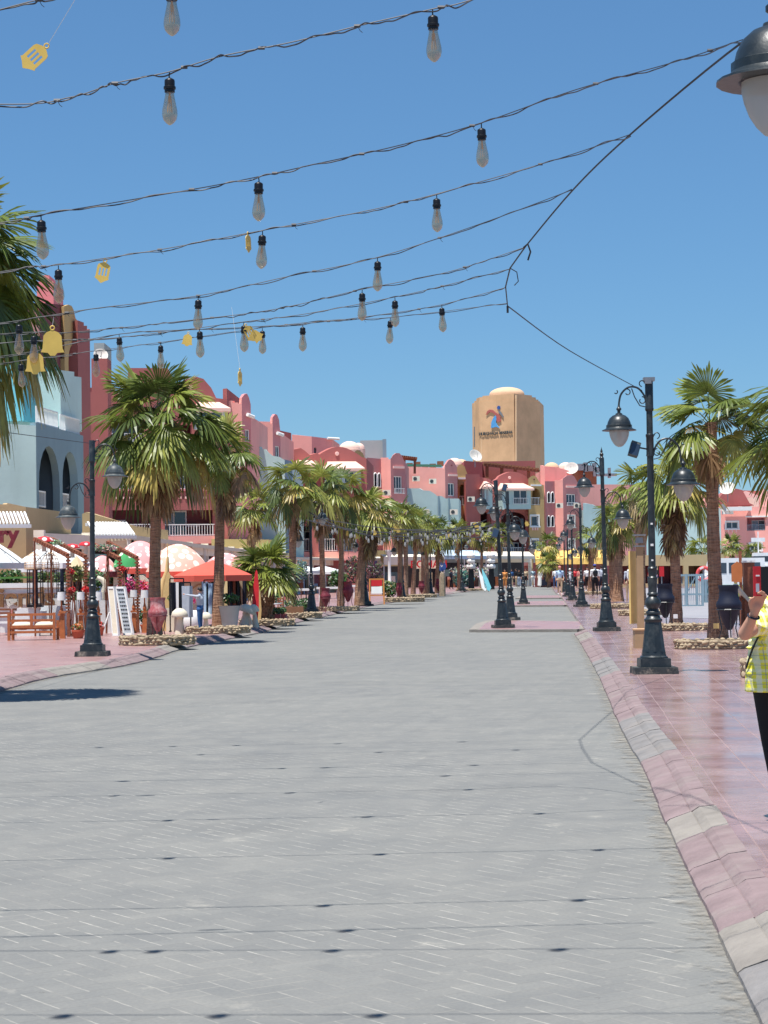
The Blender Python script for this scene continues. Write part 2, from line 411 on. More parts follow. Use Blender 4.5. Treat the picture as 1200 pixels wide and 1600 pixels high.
def sand_edge():
    t = NT('drifted_sand'); tc = t.n('ShaderNodeAttribute', attribute_name='Col'); p = t.pos()
    sp = t.n('ShaderNodeSeparateColor'); t.l(tc.outputs[0], sp.inputs[0])
    n = t.ramp(t.noise(p, 6, 7, 0.7), 0.3, 0.7)
    a = t.ramp(t.math('SUBTRACT', n, sp.outputs[0]), -0.05, 0.45, 0, 0.75)
    d = t.pbsdf(t.mix(t.noise(p, 30, 3), lin(140, 136, 127), lin(156, 151, 142)), 0.95, 0, t.bump(t.noise(p, 40, 4), 0.6, 0.01), 0.1)
    q = t.n('ShaderNodeBsdfTransparent'); mx = t.n('ShaderNodeMixShader'); t.l(a, mx.inputs[0]); t.l(q.outputs[0], mx.inputs[1]); t.l(d.outputs[0], mx.inputs[2])
    return t.done(mx)
M['sand'] = sand_edge()
# ------------------------------------------------------------------ ground, road, kerbs
SW = 0.11
LEpx = [(-420, 1225), (-200, 1140), (0, 1082), (80, 1060), (215, 1037), (300, 1011), (400, 991), (450, 977), (520, 961), (570, 949), (640, 938), (700, 929), (760, 921), (820, 915.5)]
REpx = [(1275, 1790), (1185, 1600), (1120, 1464), (1050, 1315), (1002, 1202), (971, 1145), (932, 1053), (906, 1005), (897, 992)]
def smooth(pts, n=8):
    pts = [Vector((p[0], p[1])) if len(p) == 2 else Vector(p) for p in pts]; out = []
    for i in range(len(pts) - 1):
        p0 = pts[max(i-1, 0)]; p1 = pts[i]; p2 = pts[i+1]; p3 = pts[min(i+2, len(pts)-1)]
        for k in range(n):
            t = k / n
            out.append(0.5 * ((2*p1) + (p2-p0)*t + (2*p0-5*p1+4*p2-p3)*t*t + (3*p1-p0-3*p2+p3)*t*t*t))
    out.append(pts[-1]); return out
def g2(l): return [G(x, y, 0).to_2d() for x, y in l]
LE = smooth(g2(LEpx), 6)
RE = smooth([Vector((0.55, 0.0)), Vector((0.85, 3.0))] + g2(REpx)[0:], 8)
def sheet(name, poly, z, m, kind='structure', thick=0.0):
    mb = MB(); tri = tessellate_polygon([[Vector((p[0], p[1], 0)) for p in poly]])
    mb.add([(p[0], p[1], z) for p in poly], [tuple(q) for q in tri])
    if thick:
        n = len(poly); mb.add([(p[0], p[1], z) for p in poly] + [(p[0], p[1], z - thick) for p in poly], [(i, (i+1) % n, (i+1) % n + n, i + n) for i in range(n)])
    return tag(mb.build(name, m), kind=kind)
g = MB(); g.add([(-3000, -500, -0.06), (3000, -500, -0.06), (3000, 5000, -0.06), (-3000, 5000, -0.06)], [(0, 1, 2, 3)])
tag(g.build('ground', plain('far_ground', (150, 140, 124), 0.95, 0, 0.1, 0.1)), kind='structure')
sheet('road', [(-24, -14), (24, -14), (60, 60), (60, 215), (-60, 215), (-60, 60)], 0.0, M['road'])

def kerb(name, path, side, segs, w=0.29, h=SW + 0.015, start=0):
    """rounded kerb blocks swept along the path; side=+1 puts the pavement to the right"""
    mb = MB(); prof = [(0.0, -0.03), (0.008, 0.025), (0.03, 0.042), (0.15, 0.085), (0.156, 0.082), (0.162, 0.089), (0.2, h - .012), (w, h), (w + 0.01, -0.03)]
    # resample
    L = [0.0]
    for a, b in zip(path, path[1:]): L.append(L[-1] + (b - a).length)
    def at(s):
        for k in range(len(path) - 1):
            if s <= L[k+1] or k == len(path) - 2:
                t = (s - L[k]) / max(1e-6, L[k+1] - L[k]); d = (path[k+1] - path[k]).normalized()
                return path[k].lerp(path[k+1], t), Vector((d.y, -d.x)) * side
    s = 0.0; tot = L[-1]; rng = random.Random(5 + start)
    while s < tot - 0.02:
        p0, _ = at(s); bl = rng.choice([0.85, 0.95, 1.05]) if p0.y < 60 else 6.0
        e = min(tot, s + bl - (0.012 if p0.y < 60 else 0)); mi = segs((at((s+e)/2)[0]).y)
        jz = rng.uniform(-0.003, 0.003); jo = rng.uniform(-0.006, 0.006); nsub = 5
        rows = []
        for k in range(nsub + 1):
            p, nn = at(s + (e - s) * k / nsub)
            edge = 0.004 if k in (0, nsub) else 0
            rows.append([(p + nn * (o + jo + rng.uniform(-0.002, 0.002))).to_3d() + Vector((0, 0, z + jz - (edge if z > 0.02 else 0) + rng.uniform(-0.0015, 0.0015))) for o, z in prof])
        m = len(prof); vs = [q for r in rows for q in r]
        fs = [(k*m+i, k*m+i+1, (k+1)*m+i+1, (k+1)*m+i) for k in range(nsub) for i in range(m-1)] + [tuple(range(m)), tuple(nsub*m + i for i in range(m-1, -1, -1))]
        mb.add(vs, fs, mi); s += bl
    return tag(mb.build(name, [M['kerb_pink'], M['kerb_grey'], M['cement']], smooth=22), kind='structure')
def segR(y):
    for a, b, m in ((0, 7.4, 1), (7.4, 8.6, 2), (8.6, 11.5, 0), (11.5, 12.0, 2), (12.0, 16.3, 0), (16.3, 19.6, 1), (19.6, 28.5, 0), (28.5, 33, 1), (33, 43, 0), (43, 47, 2)):
        if a <= y < b: return m
    return 0
kerb('kerb_right', RE, 1, segR)
kerb('kerb_left', LE, -1, lambda y: 2 if int(y / 3.1) % 3 == 1 else 0, w=0.3, start=3)
# drifted sand along both kerbs
for nm, path, sd in (('sand_drift_right', RE, -1), ('sand_drift_left', LE, 1)):
    mb = MB(); mb.c = []; cols = [0.15, 0.45, 1.0]; wd = [-0.05, 0.07, 0.22]
    vs = []
    for k, p in enumerate(path):
        d = (path[min(k+1, len(path)-1)] - path[max(k-1, 0)]).normalized(); nn = Vector((d.y, -d.x)) * sd
        for o, c in zip(wd, cols):
            mb.v.append((p + nn * o).to_3d() + Vector((0, 0, 0.006))); mb.c.append((c, c, c))
    for k in range(len(path) - 1):
        for i in range(2): mb.f.append([k*3+i, k*3+i+1, k*3+i+4, k*3+i+3]); mb.m.append(0)
    tag(mb.build(nm, M['sand']), kind='stuff')

def off(path, d, side):
    out = []
    for k, p in enumerate(path):
        t = (path[min(k+1, len(path)-1)] - path[max(k-1, 0)]).normalized(); out.append(p + Vector((t.y, -t.x)) * side * d)
    return out
lo = off(LE, 0.29, -1)
sheet('pavement_left', [(p.x, p.y) for p in lo] + [(13, 214), (-70, 214), (-70, lo[0].y)], SW, M['tile_l'])
ro = off(RE, 0.28, 1)
def PX(px, D): q = AT(px, D, 0); return (q.x, q.y)
farR = [PX(893, 73), PX(884, 92), PX(880, 104), PX(876, 120), PX(868, 140), PX(864, 165), PX(862, 196)]
rightpoly = [(p.x, p.y) for p in ro] + farR + [(26, 196), (26, 0)]
sheet('pavement_right', rightpoly, SW, M['tile_r'], thick=0.12)
sheet('quay', [(26.003, -14), (400, -14), (400, 520), (12, 520), (12, 215.1), (60.1, 215.1), (60.1, 196.1), (26.003, 196.1)], 0.03, M['pave_far'])
sheet('quay_path', [PX(1000, 62), PX(1108, 58), PX(1200, 56), (26.5, 62), (26.5, 150), PX(1000, 160)], SW + 0.005, M['pave_far'])
def tongue(name, pts, z):
    sheet(name, pts, z, M['tile_l'], thick=z - 0.005)
    mb = MB(); n = len(pts)
    for i in range(n):
        a, b = Vector(pts[i]), Vector(pts[(i+1) % n]); d = (b - a).normalized(); o = Vector((d.y, -d.x)) * 0.12
        mb.bar((a + o).to_3d() + Vector((0, 0, z/2)), (b + o).to_3d() + Vector((0, 0, z/2)), 0.24, z, 0)
    tag(mb.build(name + '_kerb', M['cement']), kind='structure')
tongue('pavement_island', [PX(748, 51.8), PX(905, 51.0), PX(908, 58.5), PX(775, 61.5), PX(758, 58)], 0.07)
tongue('pavement_crossing', [PX(795, 89), PX(884, 88), PX(880, 100), PX(808, 101)], 0.07)
tongue('pavement_crossing_far', [PX(812, 114), PX(876, 113), PX(872, 124), PX(820, 125)], 0.07)

# ------------------------------------------------------------------ street lamps
def lantern(root, x, zb, s, iron):
    T = Matrix.Translation((x, 0, zb))
    h = MB()
    h.lathe([(0.012, .34), (0.02, .3), (0.035, .285), (0.035, .265), (0.022, .255), (0.022, .225), (.045, .215), (.05, .2), (.09, .185), (.13, .15), (.155, .1), (.165, .06), (.178, .055), (.178, .02), (.19, .005), (.235, -.012), (.238, -.022), (.15, -.02), (.13, 0.0)], 20, T)
    hd = h.build('lantern_hood', iron, root, smooth=35)
    b = MB(); b.lathe([(.137, -.022), (.137, -.055), (.128, -.10), (.108, -.155), (.08, -.2), (.05, -.232), (.02, -.245), (.0, -.247)], 20, T)
    b.build('lantern_bowl', M['frost'], hd, smooth=60)
    l = MB(); l.ell((x, 0, zb - 0.09), (.035, .035, .06), 8, 6); l.build('lamp_bulb', M['white'], hd, smooth=60)
def arm(root, side, za, iron, reach=0.42):
    mb = MB(); s = side
    pts = smooth([Vector(p) for p in [(s*.045, 0, za - .12), (s*.075, 0, za - .02), (s*.16, 0, za + .075), (s*.28, 0, za + .085), (s*.38, 0, za + .0), (s*.415, 0, za - .12), (s*reach, 0, za - .23)]], 5)
    mb.tube(pts, 0.014, 7)
    for c, r, a0, a1 in (((s*.1, 0, za - .1), .055, 90, 400), ((s*.09, 0, za + .14), .05, -80, 190), ((s*.3, 0, za + .015), .05, 60, 330), ((s*.46, 0, za + .02), .03, 120, 330)):
        sp = [Vector((c[0] + s * math.cos(R(a)) * r * (1 - .5 * k / 12), 0, c[2] + math.sin(R(a)) * r * (1 - .5 * k / 12))) for k, a in enumerate([a0 + (a1 - a0) * q / 12 for q in range(13)])]
        mb.tube(sp, 0.008, 5)
    mb.tube([(s*.05, 0, za - .19), (s*.13, 0, za - .17), (s*.2, 0, za - .05), (s*.24, 0, za + .07)], .008, 5)
    mb.build('lamp_arm', iron, root, smooth=50)
def make_lamp(name, H=4.02, sgn=-1, iron=None, finial=False, two=True, hood=None):
    iron = iron or M['iron']
    r = thing(name, None, 'street lamp')
    b = MB(); b.box((0, 0, .045), (.6, .6, .09), tx=.97, ty=.97); b.build('foot_slab', M['concrete_black'], r)
    b = MB(); b.box((0, 0, .15), (.42, .42, .115), tx=.98, ty=.98)
    b.lathe([(.2, .208), (.2, .225), (.175, .245), (.165, .3)], 8, a0=R(22.5))
    b.lathe([(.163, .3), (.155, .34), (.112, .7), (.125, .715), (.128, .74), (.1, .76), (.085, .80), (.098, .815), (.098, .84), (.075, .86), (.068, .88)], 10, a0=R(18))
    b.lathe([(.068, .88), (.085, .9), (.108, .94), (.112, .965), (.104, 1.0), (.08, 1.035), (.058, 1.06), (.075, 1.075), (.075, 1.095), (.06, 1.11), (.062, 1.2), (.07, 1.3), (.07, 1.31), (.055, 1.33), (.06, 1.42), (.066, 1.44), (.05, 1.46)], 16)
    b.build('lamp_base', iron, r, smooth=35)
    b = MB(); b.lathe([(.05, 1.45), (.043, H - .25), (.043, H - .24)], 14)
    b.lathe([(.055, 2.98), (.055, 3.0), (.052, 3.02), (.052, 3.24), (.058, 3.25), (.058, 3.28), (.046, 3.29)], 14)
    b.lathe([(.05, H - .42), (.06, H - .4), (.06, H - .38), (.056, H - .37), (.056, H - .02), (.05, H)], 14)
    if finial: b.lathe([(.05, H), (.03, H + .03), (.045, H + .06), (.045, H + .09), (.02, H + .12), (.03, H + .15), (.012, H + .2), (0, H + .26)], 10)
    b.build('pole', iron, r, smooth=35)
    li = hood or iron; arm(r, sgn, H - .17, iron); lantern(r, sgn * .42, H - .66, 1, li)
    if two: arm(r, -sgn, 3.13, iron); lantern(r, -sgn * .45, 2.60, 1, li)
    return r
lampR = make_lamp('street_lamp'); lampRf = make_lamp('street_lamp', finial=True); lampL = make_lamp('street_lamp', sgn=1, iron=M['iron'], hood=M['iron_dusty'])
GRL = 'cast iron street lamps lining the promenade'
def put(root, px, py, label, rz=0.0, z=SW, scale=1.0, lean=0.0, first=[]):
    p = G(px, py, z)
    if root.name in first: o = dup(root, p, rz, label, GRL, scale)
    else:
        first.append(root.name); o = root; o.location = p; o.rotation_euler = (0, 0, rz); o.scale = (scale,)*3; o['label'] = label; o['group'] = GRL
    o.rotation_euler = (0, lean, rz); return o
def put_iron(*a, **k): return put(*a, **k)
LA = put(lampR, 1022, 1052, 'biggest black street lamp on the red pavement, with grey floodlight and white stickers', scale=.985)
LB = put(lampRf, 948, 986, 'black street lamp with pointed finial, second along the right pavement', lean=-0.012)
# near lamp whose left lantern hangs into the top right corner of the photo
pn = AT(1212 + 0.43 * 395 + 22, 8.15, SW)
LN = dup(lampR, (pn.x, pn.y, SW), 0, 'near street lamp off the right edge with only its large grey lantern showing top right', GRL)
put(lampRf, 909, 948, 'thin black street lamp third along the right pavement, in front of the pink gabled block', 0.1, scale=.97)
put(lampR, 895, 938, 'small distant street lamp fourth along the right pavement, next to the walking people', 0.1, scale=.93)
put(lampR, 888, 932, 'distant street lamp fifth along the right pavement edge', 0.15, scale=.93)
put(lampR, 882.5, 925, 'farthest street lamp of the right pavement row, by the man in the pink cap', 0.15, scale=.93)
put(lampR, 786, 981, 'leaning black street lamp with a square floodlight, first on the paved island in the road', 0.05, z=.07, scale=.95, lean=-0.035)
put(lampR, 798, 969, 'black street lamp on the paved island, just right of the leaning one', -0.1, z=.07, scale=.96, lean=-0.012)
put(lampR, 818, 944, 'lone short street lamp on the far crossing strip in the road middle', -0.05, z=.07, scale=.95)
put(lampL, 145, 1025, 'dusty black street lamp at the left kerb, in front of the menu boards', 0.0, scale=.96, lean=0.006)
put(lampL, 487, 961, 'black street lamp second along the left kerb, behind the short spiky palm', 0.25, scale=1.0)
put(lampL, 571, 947, 'black street lamp third along the left kerb, against the leaning thick palm trunk', 0.3, scale=1.0)
put(lampL, 629, 937, 'black street lamp fourth along the left kerb, beside the far red urn', 0.4)
put(lampL, 673, 930, 'small black street lamp fifth along the left kerb, in front of the red shop sign', 0.4)
put(lampL, 722, 923.5, 'far black street lamp sixth along the left kerb, next to the surfboards', 0.5)
# floodlights on lamps
def flood(lamp, dx, z, label, rz=0, s=1.0, boxy=False):
    p = lamp.location + Vector((dx, -0.06, z)); r = thing('floodlight', label, 'floodlight', p, 'floodlights fixed to street lamps', rz)
    b = MB(); T = Matrix.Rotation(R(18), 4, 'Y') @ Matrix.Rotation(R(-20), 4, 'X')
    b.box((-.12*s, 0, 0), (.13*s, .09*s, .2*s), M=T); b.build('housing', M['iron_dusty'], r)
    b = MB(); b.box((-.12*s, -.052*s, -.005), (.11*s, .012, .17*s), M=T); b.build('lens', M['glass_dark'], r)
    b = MB(); b.bar((-.05*s, .0, .02), (abs(dx) - .03 if dx < 0 else -.02, .05, .0), .02, .02); b.build('bracket', M['iron'], r); return r
flood(LA, -.1, 3.03, 'small grey floodlight clamped to the left of the biggest right-hand lamp pole')
b = MB(); q = LA.location
b.box((q.x, q.y, q.z + 3.98), (.15, .13, .05)); b.box((q.x - .02, q.y - .06, q.z + 3.955), (.09, .05, .08))
tag(b.build('junction_box', M['metal']), 'small pale grey cap box on top of the biggest right-hand lamp pole', 'junction box')
for z_, w_ in ((2.05, .03), (1.76, .04), (1.55, .028)):
    st = MB(); st.box((q.x - .004, q.y - .056, q.z + z_), (w_, .004, w_ * .8), rz=0.05); st.build('sticker', M['white'], LA, LA.location)
l2 = [o for o in COL.objects if o.get('label', '').startswith('leaning black street lamp')][0]
flood(l2, -.02, 2.45, 'square black floodlight on the leaning island lamp', s=1.2)
flood(l2, .2, 3.62, 'white floodlight at the top right of the leaning island lamp', s=.9)

# ------------------------------------------------------------------ palms
GREEN = [(0.075, .11, .024), (.125, .17, .03), (.20, .24, .04), (.29, .31, .06)]
YEL = [(.34, .33, .08), (.46, .36, .09), (.26, .28, .07)]
DEAD = [(.38, .25, .13), (.30, .19, .10), (.22, .13, .07), (.44, .32, .16)]
def fan(mb, base, az, el, pet, L, col, droop, nseg=22, S=118, rnd=random, wide=1.0):
    d = Vector((math.cos(az) * math.cos(el), math.sin(az) * math.cos(el), math.sin(el)))
    side = Vector((-math.sin(az), math.cos(az), 0)); up = side.cross(d) * -1
    if up.z < 0 and el < R(60): up = -up
    pts = [base + d * pet * t + Vector((0, 0, -pet * 0.22 * t * t * (1 - abs(math.sin(el)) * .5))) for t in (0, .35, .7, 1)]
    mb.col = tuple(c * 1.25 for c in col)
    for a, b in zip(pts, pts[1:]):
        w = side * .018; mb.add([a - w, a + w, b + w * .7, b - w * .7, (a + b) / 2 - up * .02], [(0, 1, 2, 3), (0, 3, 4), (1, 4, 2)])
    hub = pts[-1]; be = el - R(rnd.uniform(22, 60)) * (1 if el < R(55) else .35); be = max(be, R(-86)); ba = az + rnd.uniform(-.25, .25)
    d2 = Vector((math.cos(ba) * math.cos(be), math.sin(ba) * math.cos(be), math.sin(be)))
    side = (side + Vector((0, 0, rnd.uniform(-.7, .7)))).normalized()
    n = d2.cross(side).normalized()
    if n.z < 0: n = -n
    da = 2 * R(S) / nseg
    for i in range(nseg):
        a = -R(S) + da * (i + .5); sa, ca = math.sin(a), math.cos(a)
        Li = L * (.74 + .26 * ca) * rnd.uniform(.9, 1.06)
        ds = (d2 * ca + side * sa).normalized(); pr = (side * ca - d2 * sa)
        k = rnd.uniform(.5, 1.6); bnd = rnd.uniform(-.09, .09); tilt = .34 * (1 if i % 2 else -1)
        cc = rnd.uniform(.78, 1.22); mb.col = tuple(c * cc for c in col)
        vs = []
        for t, w in ((.03, .012), (.30, .30 * math.tan(da / 2) * 1.05), (.56, .42 * math.tan(da / 2)), (.8, .03 * wide), (1.0, .004)):
            z = -droop * k * Li * (max(0, t - .25) ** 2) * 1.5
            fold = -abs(sa) * t * Li * .16
            c = hub + ds * Li * t * (1 - .12 * droop * max(0, t - .5)) + pr * (bnd * Li * max(0, t - .5)) + Vector((0, 0, z)) + n * fold
            wv = (pr + n * tilt).normalized() * (w * (L if t < .7 else 1))
            vs += [c - wv, c + wv]
        mb.add(vs, [(0, 1, 3, 2), (2, 3, 5, 4), (4, 5, 7, 6), (6, 7, 9, 8)])
def crown(seed, r=1.2, n=34, skirt=14, full=1.0, up=82, lo=-42, yellow=.25, petk=.5, nseg=22, droop=.5, skirtlen=.8, skcol=None, bl=1.0):
    rnd = random.Random(seed); mb = MB(); mb.c = []
    for i in range(n):
        t = (i + .5) / n; el = R(up - (up - lo) * (t ** .85)) + R(rnd.uniform(-13, 13)); az = i * 2.39996 + rnd.uniform(-.3, .3)
        if t > 1 - yellow and rnd.random() < .7: col = rnd.choice(YEL)
        else: col = GREEN[min(3, int(rnd.random() * 4))]
        if t > .9 and rnd.random() < .3: col = rnd.choice(DEAD)
        pet = r * petk * rnd.uniform(.8, 1.15); L = r * bl * (1.04 - petk * .72) * rnd.uniform(.82, 1.12)
        fan(mb, Vector((0, 0, -.12 * t * r)), az, el, pet, L, col, droop * rnd.uniform(.7, 1.4) * (.4 + t), nseg, rnd=rnd)
    sk = None
    if skirt:
        sk = MB(); sk.c = []
        for i in range(skirt):
            az = i * 2.39996; el = R(rnd.uniform(-84, -62)); z = -.2 * r - rnd.random() * skirtlen * r
            fan(sk, Vector((math.cos(az)*.08, math.sin(az)*.08, z)), az, el, r * .2, r * rnd.uniform(.3, .44), rnd.choice(skcol or DEAD), .5, 14, 80, rnd, 1.0)
    return mb, sk
CROWNS = {}
def getcrown(key):
    if key in CROWNS: return CROWNS[key]
    spec = dict(
        big=dict(seed=3, r=1.65, n=43, skirt=30, lo=-28, yellow=.26, nseg=40, bl=.86, petk=.62, droop=.4, skirtlen=.38),
        mid=dict(seed=5, r=1.3, n=29, skirt=30, lo=-24, yellow=.25, nseg=34, bl=.88, petk=.62, droop=.4, skirtlen=.75),
        small=dict(seed=8, r=1.1, n=21, skirt=7, lo=-24, yellow=.35, nseg=20, petk=.6, droop=.35),
        far=dict(seed=9, r=1.1, n=22, skirt=5, lo=-26, yellow=.45, nseg=14, petk=.6, droop=.35),
        farb=dict(seed=19, r=1.1, n=24, skirt=6, lo=-25, yellow=.3, nseg=14, petk=.6, droop=.3),
        smallb=dict(seed=52, r=1.1, n=24, skirt=10, lo=-30, yellow=.4, nseg=20, petk=.64, droop=.45),
        farc=dict(seed=67, r=1.1, n=19, skirt=9, lo=-34, yellow=.5, nseg=14, petk=.66, droop=.5, skirtlen=.5),
        open=dict(seed=21, r=1.35, n=22, skirt=7, up=80, lo=-28, yellow=.4, nseg=40, petk=.62, droop=.35, skirtlen=.35),
        edge=dict(seed=27, r=1.7, n=50, skirt=34, lo=-60, bl=.92, yellow=.22, nseg=40, petk=.6, droop=.55, skirtlen=.7, skcol=[(.2, .15, .1), (.13, .11, .07), (.3, .22, .13)]),
        shaggy=dict(seed=33, r=1.25, n=28, skirt=46, lo=-28, yellow=.45, nseg=24, petk=.6, droop=.4, skirtlen=.85, skcol=[(.22, .13, .08), (.3, .2, .1), (.18, .11, .07), (.42, .33, .14)]),
        short=dict(seed=41, r=1.25, n=34, skirt=0, up=80, lo=-15, yellow=.15, nseg=26, petk=.58, droop=.15))[key]
    mb, sk = crown(**spec)
    c = mb.build('crown', M['leaf']); me = c.data; bpy.data.objects.remove(c)
    ms = None
    if sk: s = sk.build('dead_fronds', M['leaf']); ms = s.data; bpy.data.objects.remove(s)
    CROWNS[key] = (me, ms, spec['r']); return CROWNS[key]
GRP = 'fan palms along the promenade'
def palm(px, py, ctop, key, r, label, D=None, z0=SW + .05, w=.12, lean=0.0, rz=0.0, bulge=1.5, shag=False, cx=None, grp=GRP):
    """base at photo (px,py), crown centre at photo row ctop (and column cx)"""
    b = G(px, py, z0) if D is None else AT(px, D, z0)
    c = V(cx if cx is not None else px, ctop, b.y); t = thing('palm_tree', label, 'palm tree', b, grp)
    H = c.z - b.z; dx = c.x - b.x; rnd = random.Random(int(px * 7 + ctop)); mb = MB(); n = 26
    pts = []; rr = []
    for k in range(n + 1):
        s = k / n; pts.append(Vector((dx * s ** 1.5 + .02 * math.sin(s * 5 + px), lean * math.sin(s * 3.14), H * s)))
        rr.append(w * ((1 + (bulge - 1) * math.exp(-s * 7)) * (1 - .12 * s)) * rnd.uniform(.965, 1.035))
    mb.tube(pts, rr, 14)
    if shag:       # diamond leaf boots
        for k in range(110):
            s = rnd.random(); p = pts[min(n, int(s * n))]; a = rnd.random() * 6.283; rad = w * (1.15)
            q = p + Vector((math.cos(a) * rad, math.sin(a) * rad, 0)); mb.box(q, (.07, .05, .13), rz=a + 1.57, M=Matrix.Rotation(a, 4, 'Z') @ Matrix.Rotation(R(28), 4, 'Y'), tx=.5, ty=.5)
    mb.build('trunk', M['trunk'], t, smooth=60)
    me, ms, r0 = getcrown(key)
    o = bpy.data.objects.new('crown', me); COL.objects.link(o); o.parent = t; o.location = (dx, 0, H); o.scale = (r / r0,) * 3; o.rotation_euler = (0, 0, rz)
    if ms:
        o = bpy.data.objects.new('dead_fronds', ms); COL.objects.link(o); o.parent = t; o.location = (dx, 0, H); o.scale = (r / r0,) * 3; o.rotation_euler = (0, 0, rz)
    return t
# left side
palm(-80, 1075, 432, 'edge', 1.5, 'huge dark fan palm cut off by the left edge, only its drooping fronds in view', rz=.4)
palm(243, 996, 668, 'big', 1.72, 'tallest left palm with a large bushy crown, behind the pink urn', rz=.3, w=.13)
palm(340, 981, 712, 'mid', 1.1, 'left palm with a long skirt of brown dead fronds, beside the man in grey', rz=1.0, cx=350, w=.135, bulge=1.35)
palm(397, 0, 792, 'farb', 1.12, 'small round palm crown behind, between the dead-skirted palm and the short spiky palm', D=76, rz=.5, w=.09)
palm(415, 970, 893, 'short', 1.2, 'short stocky palm with a shaggy trunk and upright green fans', rz=.6, w=.2, bulge=1.0, shag=True)
palm(457, 960, 758, 'small', 1.18, 'palm behind the short stocky palm, in front of the pale teal wall', rz=.2, w=.13)
palm(504, 953, 768, 'smallb', 1.25, 'palm with slim straight trunk between the two left kerb lamps', rz=2.0, w=.105)
palm(533, 949, 770, 'small', 1.35, 'palm second to the right of the second kerb lamp, with dark straight trunk', rz=1.2, w=.11)
palm(561, 946, 800, 'shaggy', 1.3, 'thick leaning palm trunk with hanging dead fronds at the third left kerb lamp', rz=.8, w=.19, cx=576, bulge=1.3)
for i, (px, py, ct, ky, r, cx, lb) in enumerate([
    (626, 936, 806, 'far', 1.25, 624, 'palm next to the far red urn on the left kerb'),
    (634, 934, 812, 'farc', 1.1, 634, 'slim palm tight against the palm of the far red urn'),
    (646, 930, 818, 'smallb', 1.2, 652, 'bushy palm left of the red shop sign'),
    (661, 928, 824, 'far', 1.2, 662, 'palm in front of the left end of the red shop sign'),
    (667, 929, 828, 'farc', 1.25, 668, 'palm in front of the middle of the red shop sign'),
    (683, 927, 832, 'far', 1.3, 686, 'curved palm right of the red shop sign'),
    (717, 921, 832, 'farb', 1.35, 716, 'palm in front of the blue grey shopfront'),
    (753, 919, 834, 'farc', 1.3, 752, 'palm by the surfboards and the white balloon column'),
    (783, 917, 836, 'farb', 1.35, 780, 'far palm partly hidden by the leaning island lamp')]):
    palm(px, py, ct, ky, r, lb, rz=i * 1.1, w=.13, cx=cx, bulge=1.4)
# right side
palm(1121, 999, 660, 'open', 1.18, 'tall slender palm on the right with an open crown and yellow lower fans', rz=2.2, cx=1109, w=.125, bulge=1.75)
palm(1300, 1040, 655, 'open', 1.3, 'palm cut off by the right edge, green fan tips only', rz=.9, w=.13)
palm(1056, 974, 756, 'shaggy', 1.12, 'right palm with a heavy brown skirt, standing behind the biggest lamp', rz=.5, cx=1052, w=.13, bulge=1.4)
palm(1003, 946, 765, 'small', 1.3, 'palm directly behind the biggest right lamp, half hidden by it', rz=2.5, w=.15)
palm(966, 940, 812, 'small', 1.15, 'yellowish palm with thick trunk just right of the finial lamp', rz=.1, w=.19)
palm(957, 936, 818, 'shaggy', 1.1, 'yellowish palm just behind the finial lamp', rz=1.4, w=.15)
palm(924, 925, 842, 'farc', 1.2, 'small palm between the finial lamp and the third right lamp', rz=.9, w=.2)
palm(858, 0, 850, 'far', 1.35, 'small feathery palm above the yellow thatched canopy', D=190, rz=.9, w=.12)
palm(857, 0, 880, 'farb', 1.2, 'low palm beside the far island lamp, in front of the yellow canopy', D=175, rz=.1, w=.1)
palm(1143, 0, 853, 'farb', 1.6, 'small palm in front of the far pink hotel, left of its ground windows', D=215, rz=.4, w=.1)
palm(1178, 0, 862, 'small', 1.3, 'thin low palm in front of the far pink hotel, near the right edge', D=205, rz=.4, w=.07)
palm(1098, 0, 862, 'small', 1.9, 'bushy green palm behind the metal barrier', D=180, rz=.4, w=.12)

# ------------------------------------------------------------------ stone planters round palms
def planter(px, py, w, label, h=.22, ry=None):
    c = G(px, py, SW); rx = w / 2; ry = ry or rx * .9; c = Vector((c.x, c.y + ry, SW)); t = thing('stone_planter', label, 'planter', c, 'low stone rings round the palms')
    h *= .85; rnd = random.Random(int(px)); mb = MB(); n = max(16, int(rx * 40))
    n = max(20, int(rx * 62))
    for row in range(3):
        for k in range(n):
            a = 2 * math.pi * (k + row * .5 + rnd.uniform(-.25, .25)) / n; sg_ = 2 * math.pi * rx / n; q = 1 + rnd.uniform(-.04, .03)
            mb.ell((math.cos(a) * rx * q, math.sin(a) * ry * q, h * (.18 + .3 * row) + rnd.uniform(-.01, .01)), (sg_ * rnd.uniform(.4, .8), rnd.uniform(.035, .06), h * rnd.uniform(.12, .22)), 7, 5, M=Matrix.Rotation(a + 1.57, 4, 'Z') @ Matrix.Rotation(rnd.uniform(-.35, .35), 4, 'Y'), jit=.16)
    mb.lathe([(rx * 1.0 + .012, 0), (rx * 1.0 + .012, h * .84), (rx * .9, h * .86), (rx * .9, 0)], 30, Matrix.Diagonal((1, ry / rx, 1, 1)))
    mb.build('stone_ring', M['stone'], t, smooth=50)
    mb = MB(); mb.lathe([(rx * .98, 0), (rx * .98, h * .7), (0.0, h * .74)], 24, Matrix.Diagonal((1, ry / rx, 1, 1))); mb.build('soil_bed', M['soil'], t)
